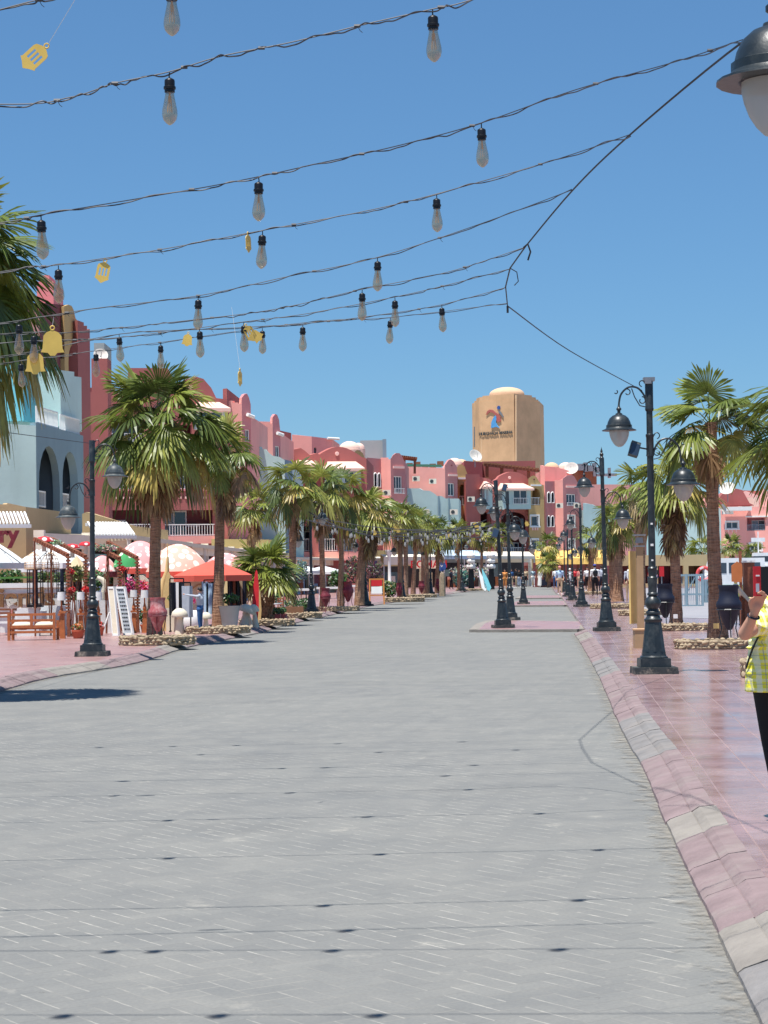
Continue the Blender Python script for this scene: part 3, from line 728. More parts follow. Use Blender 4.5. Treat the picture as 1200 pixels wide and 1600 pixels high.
for a in [(240, 1009, 1.5, 'low stone ring planter under the tallest left palm', .24), (337, 991, 1.5, 'rough stone ring planter under the dead-skirted left palm'), (415, 978, 1.5, 'stone ring planter under the short stocky palm'),
          (462, 966, 1.6, 'stone planter left of the second left kerb lamp'), (527, 955, 1.6, 'stone planter right of the second left kerb lamp'), (632, 941, 1.9, 'stone planter by the far red urn', .3), (655, 934, 2.0, 'long stone planter left of the fifth left kerb lamp', .25), (740, 923, 2.6, 'low stone bed by the surfboards', .2),
          (1122, 1015, 1.28, 'stone ring planter under the tall slender right palm', .2), (1065, 986, 1.3, 'stone ring planter under the brown-skirted right palm', .2), (1215, 1060, .75, 'rough stone planter at the right edge beside the person in yellow', .3),
          (1005, 962, 1.3, 'stone ring planter behind the yellow board'), (968, 951, 1.9, 'stone ring planter under the yellowish palms'), (925, 929, 2.4, 'far stone ring planter by the walkers')]:
    planter(*a)

# ------------------------------------------------------------------ festoon strings
def wire_pts(P, D):                    # P photo points, D one depth or list
    n = len(P); Ds = D if isinstance(D, (list, tuple)) else [D] * n
    return smooth([V(p[0], p[1], d) for p, d in zip(P, Ds)], 10)
def at_px(pts, px):
    best = None
    for a, b in zip(pts, pts[1:]):
        pa, pb = proj(a)[0], proj(b)[0]
        if (pa - px) * (pb - px) <= 0 and abs(pa - pb) > 1e-6:
            return a.lerp(b, (px - pa) / (pb - pa))
    return min(pts, key=lambda q: abs(proj(q)[0] - px))
def proj(p):
    d = Vector(p) - CAM; return 600 + F * d.dot(_r) / d.dot(_f), 800 - F * d.dot(_u) / d.dot(_f)
def bulb_meshes():
    a = MB(); a.tube([(0, 0, 0), (.002, 0, -.015), (0, 0, -.03)], .003, 5)
    a.lathe([(.006, -.022), (.02, -.03), (.022, -.035), (.022, -.058), (.026, -.06), (.026, -.07), (.022, -.072), (.022, -.084), (0, -.085)], 14)
    g_ = MB(); g_.lathe([(.018, -.083), (.02, -.10), (.026, -.13), (.032, -.16), (.033, -.18), (.028, -.2), (.016, -.214), (.005, -.222), (0, -.223)], 14)
    f_ = MB()
    for k in range(6):
        an = k * 1.047; f_.tube([(math.cos(an)*.006, math.sin(an)*.006, -.1), (math.cos(an)*.011, math.sin(an)*.011, -.17)], .0011, 4)
    f_.tube([(0, 0, -.085), (0, 0, -.13)], .004, 5)
    r_ = []
    for nm, q, m in (('light_bulb', a, M['black']), ('glass_bulb', g_, M['bulb']), ('filament', f_, M['filament'])):
        o = q.build(nm, m, smooth=40); r_.append(o.data); bpy.data.objects.remove(o)
    return r_
BM = bulb_meshes(); _fb = BM[1].copy(); _fb.materials.clear(); _fb.materials.append(M['frost']); BM.append(_fb)
def add_bulb(root, p, s=1.0, rz=0, tilt=0.0, fil=True):
    par = bpy.data.objects.new('light_bulb', BM[0]); COL.objects.link(par); par.parent = root; par.location = p - root.location; par.scale = (s,)*3
    par.rotation_euler = (tilt, tilt * .7, rz)
    for nm, me in ((('glass_bulb', BM[1]), ('filament', BM[2])) if fil else (('glass_bulb', BM[3]),)):
        o = bpy.data.objects.new(nm, me); COL.objects.link(o); o.parent = par
    return par
def string(label, P, D, bulbs, sc=1.0, r=.0034, grp='festoon light strings across the promenade', wig=.011):
    pts = wire_pts(P, D); root = thing('festoon_string', label, 'string lights', pts[0], grp)
    rnd = random.Random(len(label) * 3 + int(P[0][1])); mb = MB(); mb.tube(pts, r * .8, 5)
    ph = rnd.uniform(0, 6); q = []
    for k, p in enumerate(pts): q.append(p + Vector((0, rnd.uniform(-.01, .01), wig * (math.sin(k * .9 + ph) * .6 + rnd.uniform(-.5, .4)) - .004)))
    q = smooth(q, 3); mb.tube(q, r, 5)
    for k in range(4, len(pts) - 2, 13):     # cable ties
        p = pts[k]; mb.tube([p + Vector((-.015, 0, 0)), p + Vector((.012, 0, 0))], r * 2.2, 5)
        if rnd.random() < .5: mb.tube([p, p + Vector((.01, 0, -.02)), p + Vector((.02, 0, -.028))], r * .5, 4)
    mb.build('cable', M['wire'], root, root.location, smooth=60)
    for bx in bulbs:
        p = at_px(pts, bx); add_bulb(root, p + Vector((0, 0, -.004)), sc, rnd.random() * 6, rnd.uniform(-.05, .05))
    return root, pts
def proj_D(px, py, D): return V(px, py, D)
D1, D2, D3, D4, D5, D6, D7 = 8.6, 10.3, 12.0, 13.5, 14.5, 15.3, 16.6
string('nearest light string, just clipping the top left corner', [(-420, 130), (0, 15), (75, -2), (180, -20), (268, -34), (420, -70), (760, -170)], 7.9, [268])
string('light string arching across the top of the photo with two large bulbs', [(-420, 150), (0, 163), (110, 152), (180, 130), (265, 112), (345, 88), (455, 66), (570, 38), (676, 14), (745, -3), (1000, -90)], D1, [265, 676])
string('light string ending at the hook near the top right lantern, three bulbs', [(-420, 400), (0, 348), (62, 336), (300, 296), (404, 276), (490, 257), (620, 228), (752, 192), (900, 140), (1050, 98), (1160, 62)], [D2] * 10 + [8.6], [64, 404, 752])
string('light string third from the top, with gold lantern cut-outs beneath it', [(-420, 500), (0, 425), (90, 414), (250, 390), (410, 360), (570, 330), (682, 303), (860, 252), (985, 210)], [D3] * 8 + [10.7], [91, 410, 682])
string('light string fourth from the top, ending at the slanting main wire', [(-420, 560), (0, 505), (140, 483), (310, 462), (450, 432), (590, 402), (750, 350), (893, 297)], [D4] * 7 + [12.6], [30, 310, 590])
string('light string meeting the upper knot of the main wire', [(-420, 560), (0, 522), (100, 520), (190, 512), (300, 500), (400, 488), (470, 475), (566, 452), (700, 425), (818, 387)], D5, [53, 566])
string('light string meeting the middle knot of the main wire', [(-420, 575), (0, 536), (150, 530), (250, 520), (380, 503), (480, 490), (617, 464), (700, 445), (797, 420)], D6, [312, 617, 381])
string('lowest light string meeting the bottom knot of the main wire', [(-420, 600), (0, 557), (186, 522), (330, 514), (473, 506), (600, 491), (690, 476), (791, 449)], D7, [690, 473, 186])
string('thin light string just under the lowest knot', [(-420, 620), (0, 568), (150, 548), (250, 535), (410, 512), (520, 500), (610, 496), (792, 474)], D7 + .9, [610, 410, 251, 32, 150], 1.0, .003)
def string_over(label, z, D, xs):     # strings hanging just above the frame, seen only by their shadows
    A_, B_ = Vector((-3.4, D + .1, z + .35)), Vector((2.0, D - .2, z + .45)); pts = [A_.lerp(B_, k / 30) - Vector((0, 0, .5 * 4 * (k / 30) * (1 - k / 30) * .35)) for k in range(31)]
    root = thing('festoon_string', label, 'string lights', A_, 'festoon light strings across the promenade'); mb = MB(); mb.tube(pts, .004, 5); mb.tube([p + Vector((0, 0, .012 * math.sin(k * 1.7) - .006)) for k, p in enumerate(pts)], .0035, 5); mb.build('cable', M['wire'], root, A_)
    for x in xs:
        p = min(pts, key=lambda q: abs(q.x - x)); add_bulb(root, p + Vector((0, 0, -.004)), 1.0, x, .04)
OX, OY = .166 * 3.8, .21 * 3.8
string_over('light string above the frame whose bulb shadows fall along the bottom edge', 3.8, G(360, 1588).y - OY, [G(x, 1586).x - OX for x in (110, 360, 540)])
string_over('light string above the frame whose bulb shadows fall a little above the bottom edge', 3.8, G(360, 1487).y - OY, [G(x, 1487).x - OX for x in (133, 210, 497, 855)])
# left-hand support wire, out of frame: carries the far ends of the strings
LO = dup(lampR, (-6.3, 6.2, SW), math.pi, 'street lamp out of view on the left kerb holding the string wires', GRL)
sts = [V(-420, y_, d_) for y_, d_ in ((130, 7.9), (150, D1), (400, D2), (500, D3), (560, D4), (560, D5), (575, D6), (600, D7), (620, D7 + .9))]
lw_ = [Vector((-6.3, 6.2, 4.0))] + sts + [AT(145, 36.5, 3.9)]; sw_ = thing('support_wire', 'dark wire out of view on the left tying the string ends to the left lamps', 'wire', lw_[0]); mb = MB(); mb.tube(lw_, .0055, 6); mb.build('wire', M['wire_dark'], sw_, lw_[0])
# main support wire between the lamps
mp = smooth([V(*a) for a in [(1255, 20, 8.15), (1165, 62, 8.6), (985, 210, 10.7), (895, 297, 12.6), (822, 384, 14.5)]], 6) + [V(797, 419, 15.3), V(790, 448, 16.6), V(793, 478, 17.5)] + smooth([V(793, 478, 17.5), V(890, 548, 22.5), V(1003, 610, LA.location.y)], 6)
mt = thing('support_wire', 'slanting dark main wire from the near lantern down to the biggest right lamp', 'wire', mp[0])
mb = MB(); mb.tube(mp, .0055, 6)
for kx in (25,):
    p = mp[min(len(mp) - 1, kx)]; mb.tube([p, p + Vector((.05, 0, -.03)), p + Vector((.06, 0, -.1)), p + Vector((.03, 0, -.13))], .004, 5)
p = V(818, 387, 14.5); mb.tube([p, p + Vector((.03, 0, .03)), p + Vector((.05, 0, -.03)), p + Vector((.03, 0, -.09))], .007, 5)
p = V(793, 478, 17.5); mb.tube([p, p + Vector((0, 0, -.06))], .01, 5)
mb.build('wire', M['wire_dark'], mt, mp[0], smooth=60)

# gold lantern cut-outs (flat card, real thickness)
def ornament(px, py, D, hpx, label, tilt=0.0, turn=0.0, kind=0, thread=None):
    c = V(px, py, D); s = hpx * D / F
    prof = [(-.3, .28), (-.34, .2), (-.34, -.25), (-.38, -.3), (-.2, -.38), (0, -.5), (.2, -.38), (.38, -.3), (.34, -.25), (.34, .2), (.3, .28), (.12, .36), (0, .38), (-.12, .36)] if kind == 0 else \
           [(-.38, .18), (-.42, -.25), (-.5, -.38), (-.2, -.4), (-.1, -.5), (.1, -.5), (.2, -.4), (.5, -.38), (.42, -.25), (.38, .18), (.25, .3), (0, .38), (-.25, .3)]
    outer = [Vector((x * s * .8, z * s, 0)) for x, z in prof]
    holes = [[Vector((x * s * .8, z * s, 0)) for x, z in ((cx - .045, -.18), (cx + .045, -.18), (cx + .045, .14), (cx - .045, .14))] for cx in (-.17, 0, .17)] if kind == 0 else []
    T = Matrix.Rotation(turn, 4, 'Z') @ Matrix.Rotation(tilt, 4, 'Y')
    tri = tessellate_polygon([outer] + holes); al = outer + [q for h in holes for q in h]; n = len(al); mb = MB()
    vs = [T @ Vector((q.x, -.002, q.y)) for q in al] + [T @ Vector((q.x, .002, q.y)) for q in al]
    fs = [tuple(t_) for t_ in tri] + [tuple(i + n for i in t_) for t_ in tri]; o0 = 0
    for lp in [outer] + holes:
        k = len(lp); fs += [(o0 + i, o0 + (i+1) % k, o0 + (i+1) % k + n, o0 + i + n) for i in range(k)]; o0 += k
    mb.add(vs, fs)
    ring = [T @ Vector((math.cos(a) * s * .07, 0, s * .45 + math.sin(a) * s * .07)) for a in [k * .524 for k in range(13)]]
    mb.tube(ring, s * .022, 6)
    r = thing('lantern_ornament', label, 'ornament', c, 'gold lantern cut-outs hanging from the strings'); mb.build('card', M['gold'], r, (0, 0, 0))
    if thread:
        t_ = V(*thread) - c; m2 = MB(); m2.tube([T @ Vector((0, 0, s * .5)), t_], .0012, 4); m2.build('thread', M['white'], r)
ornament(55, 88, 8.0, 54, 'large gold lantern cut-out blown sideways at the top left', R(48), 0, 0, (118, -2, 7.9))
ornament(161, 424, 12, 38, 'gold lantern cut-out with three slots under the third string', R(12), 0, 0)
ornament(388, 379, 12, 32, 'narrow gold lantern cut-out turned almost edge-on', R(-5), R(68), 0)
ornament(82, 533, 13.5, 46, 'pale yellow bell cut-out over the pink stepped roof', 0, .2, 1, (84, 495, 13.5))
ornament(55, 565, 14.5, 40, 'pale yellow bell cut-out half behind a bulb on the far left', 0, .1, 1)
ornament(293, 530, 15.3, 22, 'small pale yellow lantern cut-out next to the double bulb', R(8), 0, 1)
ornament(390, 520, 15.3, 30, 'twisted gold cut-out right above a bulb', R(-30), .5, 0)
ornament(399, 524, 16.0, 24, 'small gold cut-out pair-mate hanging askew above the bulbs', R(-55), .3, 1)
ornament(375, 590, 13.0, 28, 'thin gold cut-out dangling alone above the palms', 0, R(72), 0, (362, 480, 13.0))

# distant strings over the far half of the road
def far_string(i, a, b, zz, n, label, D0, D1_):
    A = V(a[0], a[1], D0); B = V(b[0], b[1], D1_); pts = []
    for k in range(17):
        t = k / 16; p = A.lerp(B, t); p.z -= zz * 4 * t * (1 - t); pts.append(p)
    root = thing('festoon_string', label, 'string lights', A, 'distant festoon strings')
    mb = MB(); mb.tube(pts, .012, 4); mb.tube([p + Vector((0, 0, .03 * math.sin(k * 1.9 + i))) for k, p in enumerate(pts)], .009, 4); mb.build('cable', M['wire'], root, A)
    rnd = random.Random(i)
    for k in range(n):
        t = (k + .5) / n + rnd.uniform(-.02, .02); j = min(15, int(t * 16)); p = pts[j].lerp(pts[j+1], t * 16 - j)
        add_bulb(root, p, 1.15, fil=False)
        if rnd.random() < .13:
            o = None
FS = [((478, 812), (752, 818), .35, 9, 'nearest distant light string, from the second left kerb lamp to the island lamps', 66, 60),
      ((482, 800), (760, 812), .75, 10, 'distant light string sagging in front of the yellow shop fascia', 70, 64),
      ((486, 806), (770, 822), .3, 10, 'distant light string level with the palm crowns, second behind', 76, 70),
      ((492, 815), (775, 818), .55, 11, 'distant light string passing the thick leaning palm', 84, 78),
      ((560, 815), (785, 826), .3, 10, 'distant light string starting at the third left kerb lamp', 92, 84),
      ((566, 822), (790, 830), .5, 10, 'distant light string behind the third left kerb lamp', 98, 92),
      ((570, 818), (812, 822), .35, 12, 'distant light string crossing the teal wall of the far block', 105, 98),
      ((625, 826), (815, 836), .3, 9, 'far thin light string near the red central building', 118, 110),
      ((640, 820), (888, 838), .7, 10, 'farthest light string, crossing in front of the red central building', 128, 125)]
for i, f in enumerate(FS): far_string(i, *f)
for px_, py_, D_ in ((557, 838, 84), (543, 833, 84), (585, 832, 80), (617, 825, 90), (622, 828, 92), (700, 835, 100), (742, 820, 105), (746, 824, 108), (823, 818, 110)):
    ornament(px_, py_, D_, 9, {557: 'tiny gold cut-out over the thick leaning palm', 543: 'tiny gold cut-out left of the thick leaning palm', 585: 'tiny gold cut-out in front of the pink tower', 617: 'tiny gold cut-out above the far red urn', 622: 'second tiny gold cut-out above the far red urn', 700: 'tiny gold cut-out in front of the teal wall of the far block', 742: 'tiny pink gold cut-out at the red pier', 746: 'tiny orange cut-out right beside the one at the red pier', 823: 'tiny gold cut-out before the red arch of the central building'}[px_], random.uniform(-.4, .4), .3, 1)
# ------------------------------------------------------------------ buildings
class Plane:
    def __init__(s, A, B, iA, iB, th):
        s.A = A; s.e = (B - A).to_3d(); s.L = s.e.length; s.e.normalize(); s.iA = iA; s.iB = iB; s.th = th
        n = Vector((s.e.y, -s.e.x, 0)); s.A3 = A.to_3d()
        if n.dot(s.A3 - CAM) > 0: n = -n
        s.n = n                                   # outward, towards the street
    def hit(s, px, py):
        d = ray(px, py); t = (s.A3 - CAM).dot(s.n) / d.dot(s.n); P = CAM + d * t
        return (P - s.A3).dot(s.e), P.z
    def P(s, u, z, w=0.0): q = s.A3 + s.e * u - s.n * w; return Vector((q.x, q.y, z))   # w = depth behind the face
    def I(s, u, z):
        k = u / s.L; q = s.iA.lerp(s.iB, k); return Vector((q.x, q.y, z))
    def M(s): 
        return Matrix(((s.e.x, -s.n.x, 0, s.A3.x), (s.e.y, -s.n.y, 0, s.A3.y), (0, 0, 1, 0), (0, 0, 0, 1)))
def rectpx(pl, x0, y0, x1, y1):
    xm, ym = (x0 + x1) / 2, (y0 + y1) / 2
    u0 = pl.hit(x0, ym)[0]; u1 = pl.hit(x1, ym)[0]; z1 = pl.hit(xm, y0)[1]; z0 = pl.hit(xm, y1)[1]
    return max(.02, min(u0, u1)), max(z0, .02), min(pl.L - .02, max(u0, u1)), z1
def arch_poly(u0, z0, u1, z1, n=10, flat=1.0):
    r = (u1 - u0) / 2; rz = min(r * flat, (z1 - z0) * .8); c = (u0 + u1) / 2
    return [(u0, z0), (u1, z0)] + [(c + r * math.cos(math.pi * k / n), z1 - rz + rz * math.sin(math.pi * k / n)) for k in range(n + 1)]
def railing(parent, org, pl, u0, u1, z0, z1, w, mat, gap=.16, name='railing'):
    mb = MB(); a = pl.P(u0, z1, w); b = pl.P(u1, z1, w); mb.bar(a, b, .06, .06)
    mb.bar(pl.P(u0, z0 + .06, w), pl.P(u1, z0 + .06, w), .05, .05)
    n = max(2, int((u1 - u0) / gap))
    for k in range(n + 1):
        u = u0 + (u1 - u0) * k / n; mb.bar(pl.P(u, z0, w), pl.P(u, z1, w), .035 if k % 6 else .06, .035)
    return mb.build(name, mat, parent, org)
class Building:
    def __init__(s, name, label, cat='building', group=None):
        s.root = None; s.name = name; s.label = label; s.cat = cat; s.group = group
    def block(s, chain, faces, depth=8.0, roofy=None, th=.3, zb=0.0, roofm='w_pinkd', backz=None, bv=None):
        """chain: [(px, D), (px, 'ang', deg) ...] visible footprint; faces: dict(c=wallcolour, top=[(px,py)..], h=[holes])"""
        pts = [AT(chain[0][0], chain[0][1], 5).to_2d()]
        for c in chain[1:]:
            if len(c) == 2: pts.append(AT(c[0], c[1], 5).to_2d())
            else:
                T = math.tan(R(c[2])); X1, D1 = pts[-1]; k = (AT(c[0], 1000, 5).x + .0) / 1000
                D2 = (D1 - T * X1) / (1 - T * k); pts.append(AT(c[0], D2, 5).to_2d())
        s.org = pts[0].to_3d()
        if s.root is None: s.root = thing(s.name, s.label, s.cat, s.org, s.group); s.o = s.org
        org = s.o
        # close the loop behind
        a, b = pts[0], pts[-1]; back = [b + Vector((0.5, depth)), a + Vector((-.2, depth))] if bv is None else [b + Vector(bv), a + Vector(bv)]
        loop = pts + back; n = len(loop)
        area = sum(loop[i].x * loop[(i+1) % n].y - loop[(i+1) % n].x * loop[i].y for i in range(n)) / 2
        sg = 1 if area > 0 else -1
        inner = []
        for i in range(n):
            p0, p1, p2 = loop[i-1], loop[i], loop[(i+1) % n]
            d1 = (p1 - p0).normalized(); d2 = (p2 - p1).normalized()
            n1 = Vector((-d1.y, d1.x)) * sg; n2 = Vector((-d2.y, d2.x)) * sg
            bis = (n1 + n2); bis = bis.normalized() if bis.length > .2 else n1
            inner.append(p1 + bis * min(th / max(.35, bis.dot(n1)), th * 2.4))
        planes = []
        minz = 1e9
        for i, fc in enumerate(faces):
            pl = Plane(loop[i], loop[i+1], inner[i], inner[i+1], th); planes.append(pl)
            top = fc['top']
            if isinstance(top, (int, float)):
                ztop = pl.hit((chain[i][0] + chain[i+1][0]) / 2, top)[1]; tp = [(0, ztop), (pl.L, ztop)]
            else:
                tp = [pl.hit(x, y) for x, y in top]; tp = [(min(max(u, 0), pl.L), z) for u, z in tp]
                tp.sort(key=lambda q: q[0]) if fc.get('sort') else None
                tp[0] = (0, tp[0][1]); tp[-1] = (pl.L, tp[-1][1])
            minz = min(minz, min(z for _, z in tp))
            outer = [(0, zb), (pl.L, zb)] + tp[::-1]
            loops = [outer]; hol = []
            for h in fc.get('h', []):
                u0, z0, u1, z1 = rectpx(pl, *h[1:5]); op = h[5] if len(h) > 5 else {}
                if u1 - u0 < .08 or z1 - z0 < .08: continue
                arch = h[0] in ('a', 'ab')
                poly = arch_poly(u0, z0, u1, z1, flat=op.get('flat', 1.0)) if arch else [(u0, z0), (u1, z0), (u1, z1), (u0, z1)]
                loops.append(poly); hol.append((h[0], u0, z0, u1, z1, op, poly))
            tri = tessellate_polygon([[Vector((u, z, 0)) for u, z in lp] for lp in loops])
            flat = [q for lp in loops for q in lp]; N = len(flat); mb = MB()
            vs = [pl.P(u, z) for u, z in flat] + [pl.I(u, z) for u, z in flat]
            fs = [tuple(t) for t in tri] + [tuple(q + N for q in t) for t in tri]; o0 = 0
            for lp in loops:
                k = len(lp); fs += [(o0 + q, o0 + (q+1) % k, o0 + (q+1) % k + N, o0 + q + N) for q in range(k)]; o0 += k
            mb.add(vs, fs); w = mb.build('wall', M['w_' + fc['c']], s.root, org)
            if fc.get('coping'):
                mb = MB()
                for (ua, za), (ub, zb_) in zip(tp, tp[1:]):
                    if abs(ua - ub) + abs(za - zb_) > .05: mb.bar(pl.P(ua, za + .03, .15), pl.P(ub, zb_ + .03, .15), .38, .09)
                mb.build('coping', M['w_' + fc['coping']], s.root, org)
            for kind, u0, z0, u1, z1, op, poly in hol: s.hole(pl, kind, u0, z0, u1, z1, op, poly, fc)
            for q in fc.get('x', []): s.extra(pl, q, fc)
        # plain sides / back and a roof slab
        zr = minz - .35 if roofy is None else planes[0].hit(chain[0][0], roofy)[1]
        bz = backz or minz
        for i in range(len(faces), n):
            A, B, iA, iB = loop[i], loop[(i+1) % n], inner[i], inner[(i+1) % n]; mb = MB()
            mb.add([(*A, zb), (*B, zb), (*B, bz), (*A, bz), (*iA, zb), (*iB, zb), (*iB, bz), (*iA, bz)], [(0, 1, 2, 3), (4, 5, 6, 7), (2, 3, 7, 6), (0, 1, 5, 4), (0, 3, 7, 4), (1, 2, 6, 5)])
            mb.build('wall', M['w_' + faces[0]['c']], s.root, org)
        mb = MB(); cen = sum(inner, Vector((0, 0))) / n
        ins = [p.lerp(cen, .002) for p in inner]; tri = tessellate_polygon([[p.to_3d() for p in ins]])
        mb.add([(*p, zr) for p in ins], [tuple(t) for t in tri]); mb.build('roof', M[roofm], s.root, org)
        s.planes = planes; s.zr = zr
        return s
    def hole(s, pl, kind, u0, z0, u1, z1, op, poly, fc):
        org = s.o; W, Hh = u1 - u0, z1 - z0; white = M[op.get('fr', 'white')]
        if kind in ('w', 'a'):
            f = MB(); t = min(.09, W * .12); wd = .14
            if kind == 'w':
                for a, b in (((u0, z0 + t/2), (u1, z0 + t/2)), ((u0, z1 - t/2), (u1, z1 - t/2))): f.bar(pl.P(*a, wd), pl.P(*b, wd), .08, t)
                for u in (u0 + t/2, u1 - t/2): f.bar(pl.P(u, z0 + t, wd), pl.P(u, z1 - t, wd), t, .08)
                for k in range(1, op.get('m', 2)):
                    u = u0 + W * k / op.get('m', 2); f.bar(pl.P(u, z0 + t, wd), pl.P(u, z1 - t, wd), t * .8, .07)
            if op.get('sur'):
                sw = op['sur']; pr = [(a[0] + (sw if a[0] > (u0+u1)/2 else -sw) * 1.0, a[1]) for a in poly] if kind == 'w' else None
                if kind == 'w':
                    f.bar(pl.P(u0 - sw, z1 + sw/2, -.03), pl.P(u1 + sw, z1 + sw/2, -.03), .1, sw); f.bar(pl.P(u0 - sw*1.3, z0 - sw/2, -.06), pl.P(u1 + sw*1.3, z0 - sw/2, -.06), .16, sw)
                    for u in (u0 - sw/2, u1 + sw/2): f.bar(pl.P(u, z0, -.03), pl.P(u, z1, -.03), sw, .1)
                else:
                    pp = poly[1:] + [poly[0]]
                    f.tube([pl.P(u, z, -.02) for u, z in pp + [pp[0]]], sw * .5, 4)
            else:
                if kind == 'a': f.tube([pl.P(u, z, .1) for u, z in poly + [poly[0]]], t * .6, 4)
            wi = f.build('window', white, s.root, org)
            g_ = MB(); tri = tessellate_polygon([[Vector((u, z, 0)) for u, z in poly]]); g_.add([pl.P(u, z, .18) for u, z in poly], [tuple(t_) for t_ in tri])
            g_.build('pane', M[op.get('g', 'glass_dark')], wi, org)
            if op.get('rail'): railing(wi, org, pl, u0 - .1, u1 + .1, z0 - .05, z0 + Hh * op['rail'], -.25, M['white'], .17)
            if op.get('sill'):
                d = MB(); n = max(3, int(W / .38))
                for k in range(n): d.box(pl.P(u0 + W * (k + .5) / n, z0 - .32, -.06), (.14, .14, .3), M=Matrix.Rotation(math.atan2(pl.e.y, pl.e.x), 4, 'Z'))
                d.build('corbels', M['w_pinkl'], wi, org)
        else:
            dp = op.get('d', 1.7); c = op.get('in', fc['c']); b = MB()  # recess colour; darker choices have the shade painted in
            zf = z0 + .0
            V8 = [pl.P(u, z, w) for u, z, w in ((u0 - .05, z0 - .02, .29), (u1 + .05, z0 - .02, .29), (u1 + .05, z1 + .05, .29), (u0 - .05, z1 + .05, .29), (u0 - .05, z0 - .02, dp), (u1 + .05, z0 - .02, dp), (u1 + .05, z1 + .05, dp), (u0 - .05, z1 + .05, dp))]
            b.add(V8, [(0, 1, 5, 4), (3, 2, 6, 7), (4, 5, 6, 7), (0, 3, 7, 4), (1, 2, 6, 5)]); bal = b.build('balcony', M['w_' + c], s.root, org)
            for k in range(op.get('doors', 1)):
                n = op.get('doors', 1); a = u0 + W * (k + op.get('da', .12)) / n; e = u0 + W * (k + op.get('db', .8)) / n; zt = z0 + Hh * op.get('dh', .8)
                f = MB()
                for q in (a, (a + e) / 2, e): f.bar(pl.P(q, z0 + .05, dp - .06), pl.P(q, zt, dp - .06), .09, .08)
                f.bar(pl.P(a - .04, zt, dp - .06), pl.P(e + .04, zt, dp - .06), .1, .1); dr = f.build('sliding_door', white, bal, org)
                for q0, q1, m in ((a, (a+e)/2, 'curtain'), ((a+e)/2, e, 'glass_dark')):
                    gl = MB(); gl.add([pl.P(q0, z0, dp - .03), pl.P(q1, z0, dp - .03), pl.P(q1, zt, dp - .03), pl.P(q0, zt, dp - .03)], [(0, 1, 2, 3)]); gl.build('pane', M[m], bal, org)
            if op.get('rail', 1): railing(bal, org, pl, u0, u1, z0 + .02, z0 + min(1.05, Hh * .45) * op.get('rh', 1.0), .12, M[op.get('rm', 'white')], op.get('gap', .17))
            if op.get('table'):
                t = MB(); c0 = pl.P(u0 + W * .6, z0 + .7, .9); t.box(c0, (.8, .6, .04)); t.box(c0 - Vector((0, 0, .36)), (.06, .06, .7)); t.build('balcony_table', M['white'], bal, org)
    def extra(s, pl, q, fc):
        org = s.o; k = q[0]
        if k == 'squares':           # row of pale square tiles: x0, x1, y, size px, n
            _, x0, x1, y, sz, n = q; mb = MB()
            for i in range(n):
                u, z = pl.hit(x0 + (x1 - x0) * i / max(1, n - 1), y); w = sz * pl.A.y / F; mb.box(pl.P(u, z, -.02), (w, .06, w * .8), M=Matrix.Rotation(math.atan2(pl.e.y, pl.e.x), 4, 'Z'))
            mb.build('square_tiles', M['w_pinkl'], s.root, org)
        elif k == 'band':            # _, x0, y0, x1, y1, colour, proud
            u0, z0, u1, z1 = rectpx(pl, *q[1:5]); mb = MB(); c = pl.P((u0+u1)/2, (z0+z1)/2, -q[6]/2)
            mb.box(c, (u1-u0, q[6] - .004, z1-z0), M=Matrix.Rotation(math.atan2(pl.e.y, pl.e.x), 4, 'Z')); mb.build(q[7] if len(q) > 7 else 'band', M['w_' + q[5]] if 'w_' + q[5] in M else M[q[5]], s.root, org)
        elif k == 'oriel':           # box bay with awning: _, x0,y0(top),x1,y1(bottom), window rect, projection
            x0, y0, x1, y1 = q[1:5]; u0, z0, u1, z1 = rectpx(pl, x0, y0, x1, y1); pj = q[6]; mb = MB()
            wx = q[5]; a, b_, c_, d_ = rectpx(pl, *wx)
            outer = [(u0, z0), (u1, z0), (u1, z1), (u0, z1)]; hole = [(a, b_), (c_, b_), (c_, d_), (a, d_)]
            tri = tessellate_polygon([[Vector((*p, 0)) for p in outer], [Vector((*p, 0)) for p in hole]]); al = outer + hole
            mb.add([pl.P(u, z, -pj) for u, z in al] + [pl.P(u, z, -pj + .15) for u, z in al], [tuple(t) for t in tri] + [tuple(i + 8 for i in t) for t in tri] + [(4, 5, 13, 12), (5, 6, 14, 13), (6, 7, 15, 14), (7, 4, 12, 15)])
            for u in (u0, u1): mb.add([pl.P(u, z0, -pj), pl.P(u, z0, 0), pl.P(u, z1, 0), pl.P(u, z1, -pj)], [(0, 1, 2, 3)])
            mb.add([pl.P(u0, z0, -pj), pl.P(u1, z0, -pj), pl.P(u1, z0, 0), pl.P(u0, z0, 0)], [(0, 1, 2, 3)])
            mb.add([pl.P(u0, z1, -pj), pl.P(u1, z1, -pj), pl.P(u1, z1, 0), pl.P(u0, z1, 0)], [(0, 1, 2, 3)])
            bay = mb.build('bay_window', M['w_teal'], s.root, org)
            f = MB(); t = .09
            for u in (a, (a+c_)/2, c_): f.bar(pl.P(u, b_, -pj + .08), pl.P(u, d_, -pj + .08), t, .07)
            for z in (b_, d_): f.bar(pl.P(a, z, -pj + .08), pl.P(c_, z, -pj + .08), .07, t)
            f.build('window', M['white'], bay, org)
            g_ = MB(); g_.add([pl.P(a, b_, -pj + .12), pl.P(c_, b_, -pj + .12), pl.P(c_, d_, -pj + .12), pl.P(a, d_, -pj + .12)], [(0, 1, 2, 3)]); g_.build('pane', M['glass_dark'], bay, org)
            if q[7]: railing(bay, org, pl, a - .1, c_ + .1, b_ - .05, b_ + (d_ - b_) * .42, -pj - .18, M['white'], .18)
            ah = q[8] * pl.A.y / F; aw = MB(); e = .25      # sloping tiled awning above
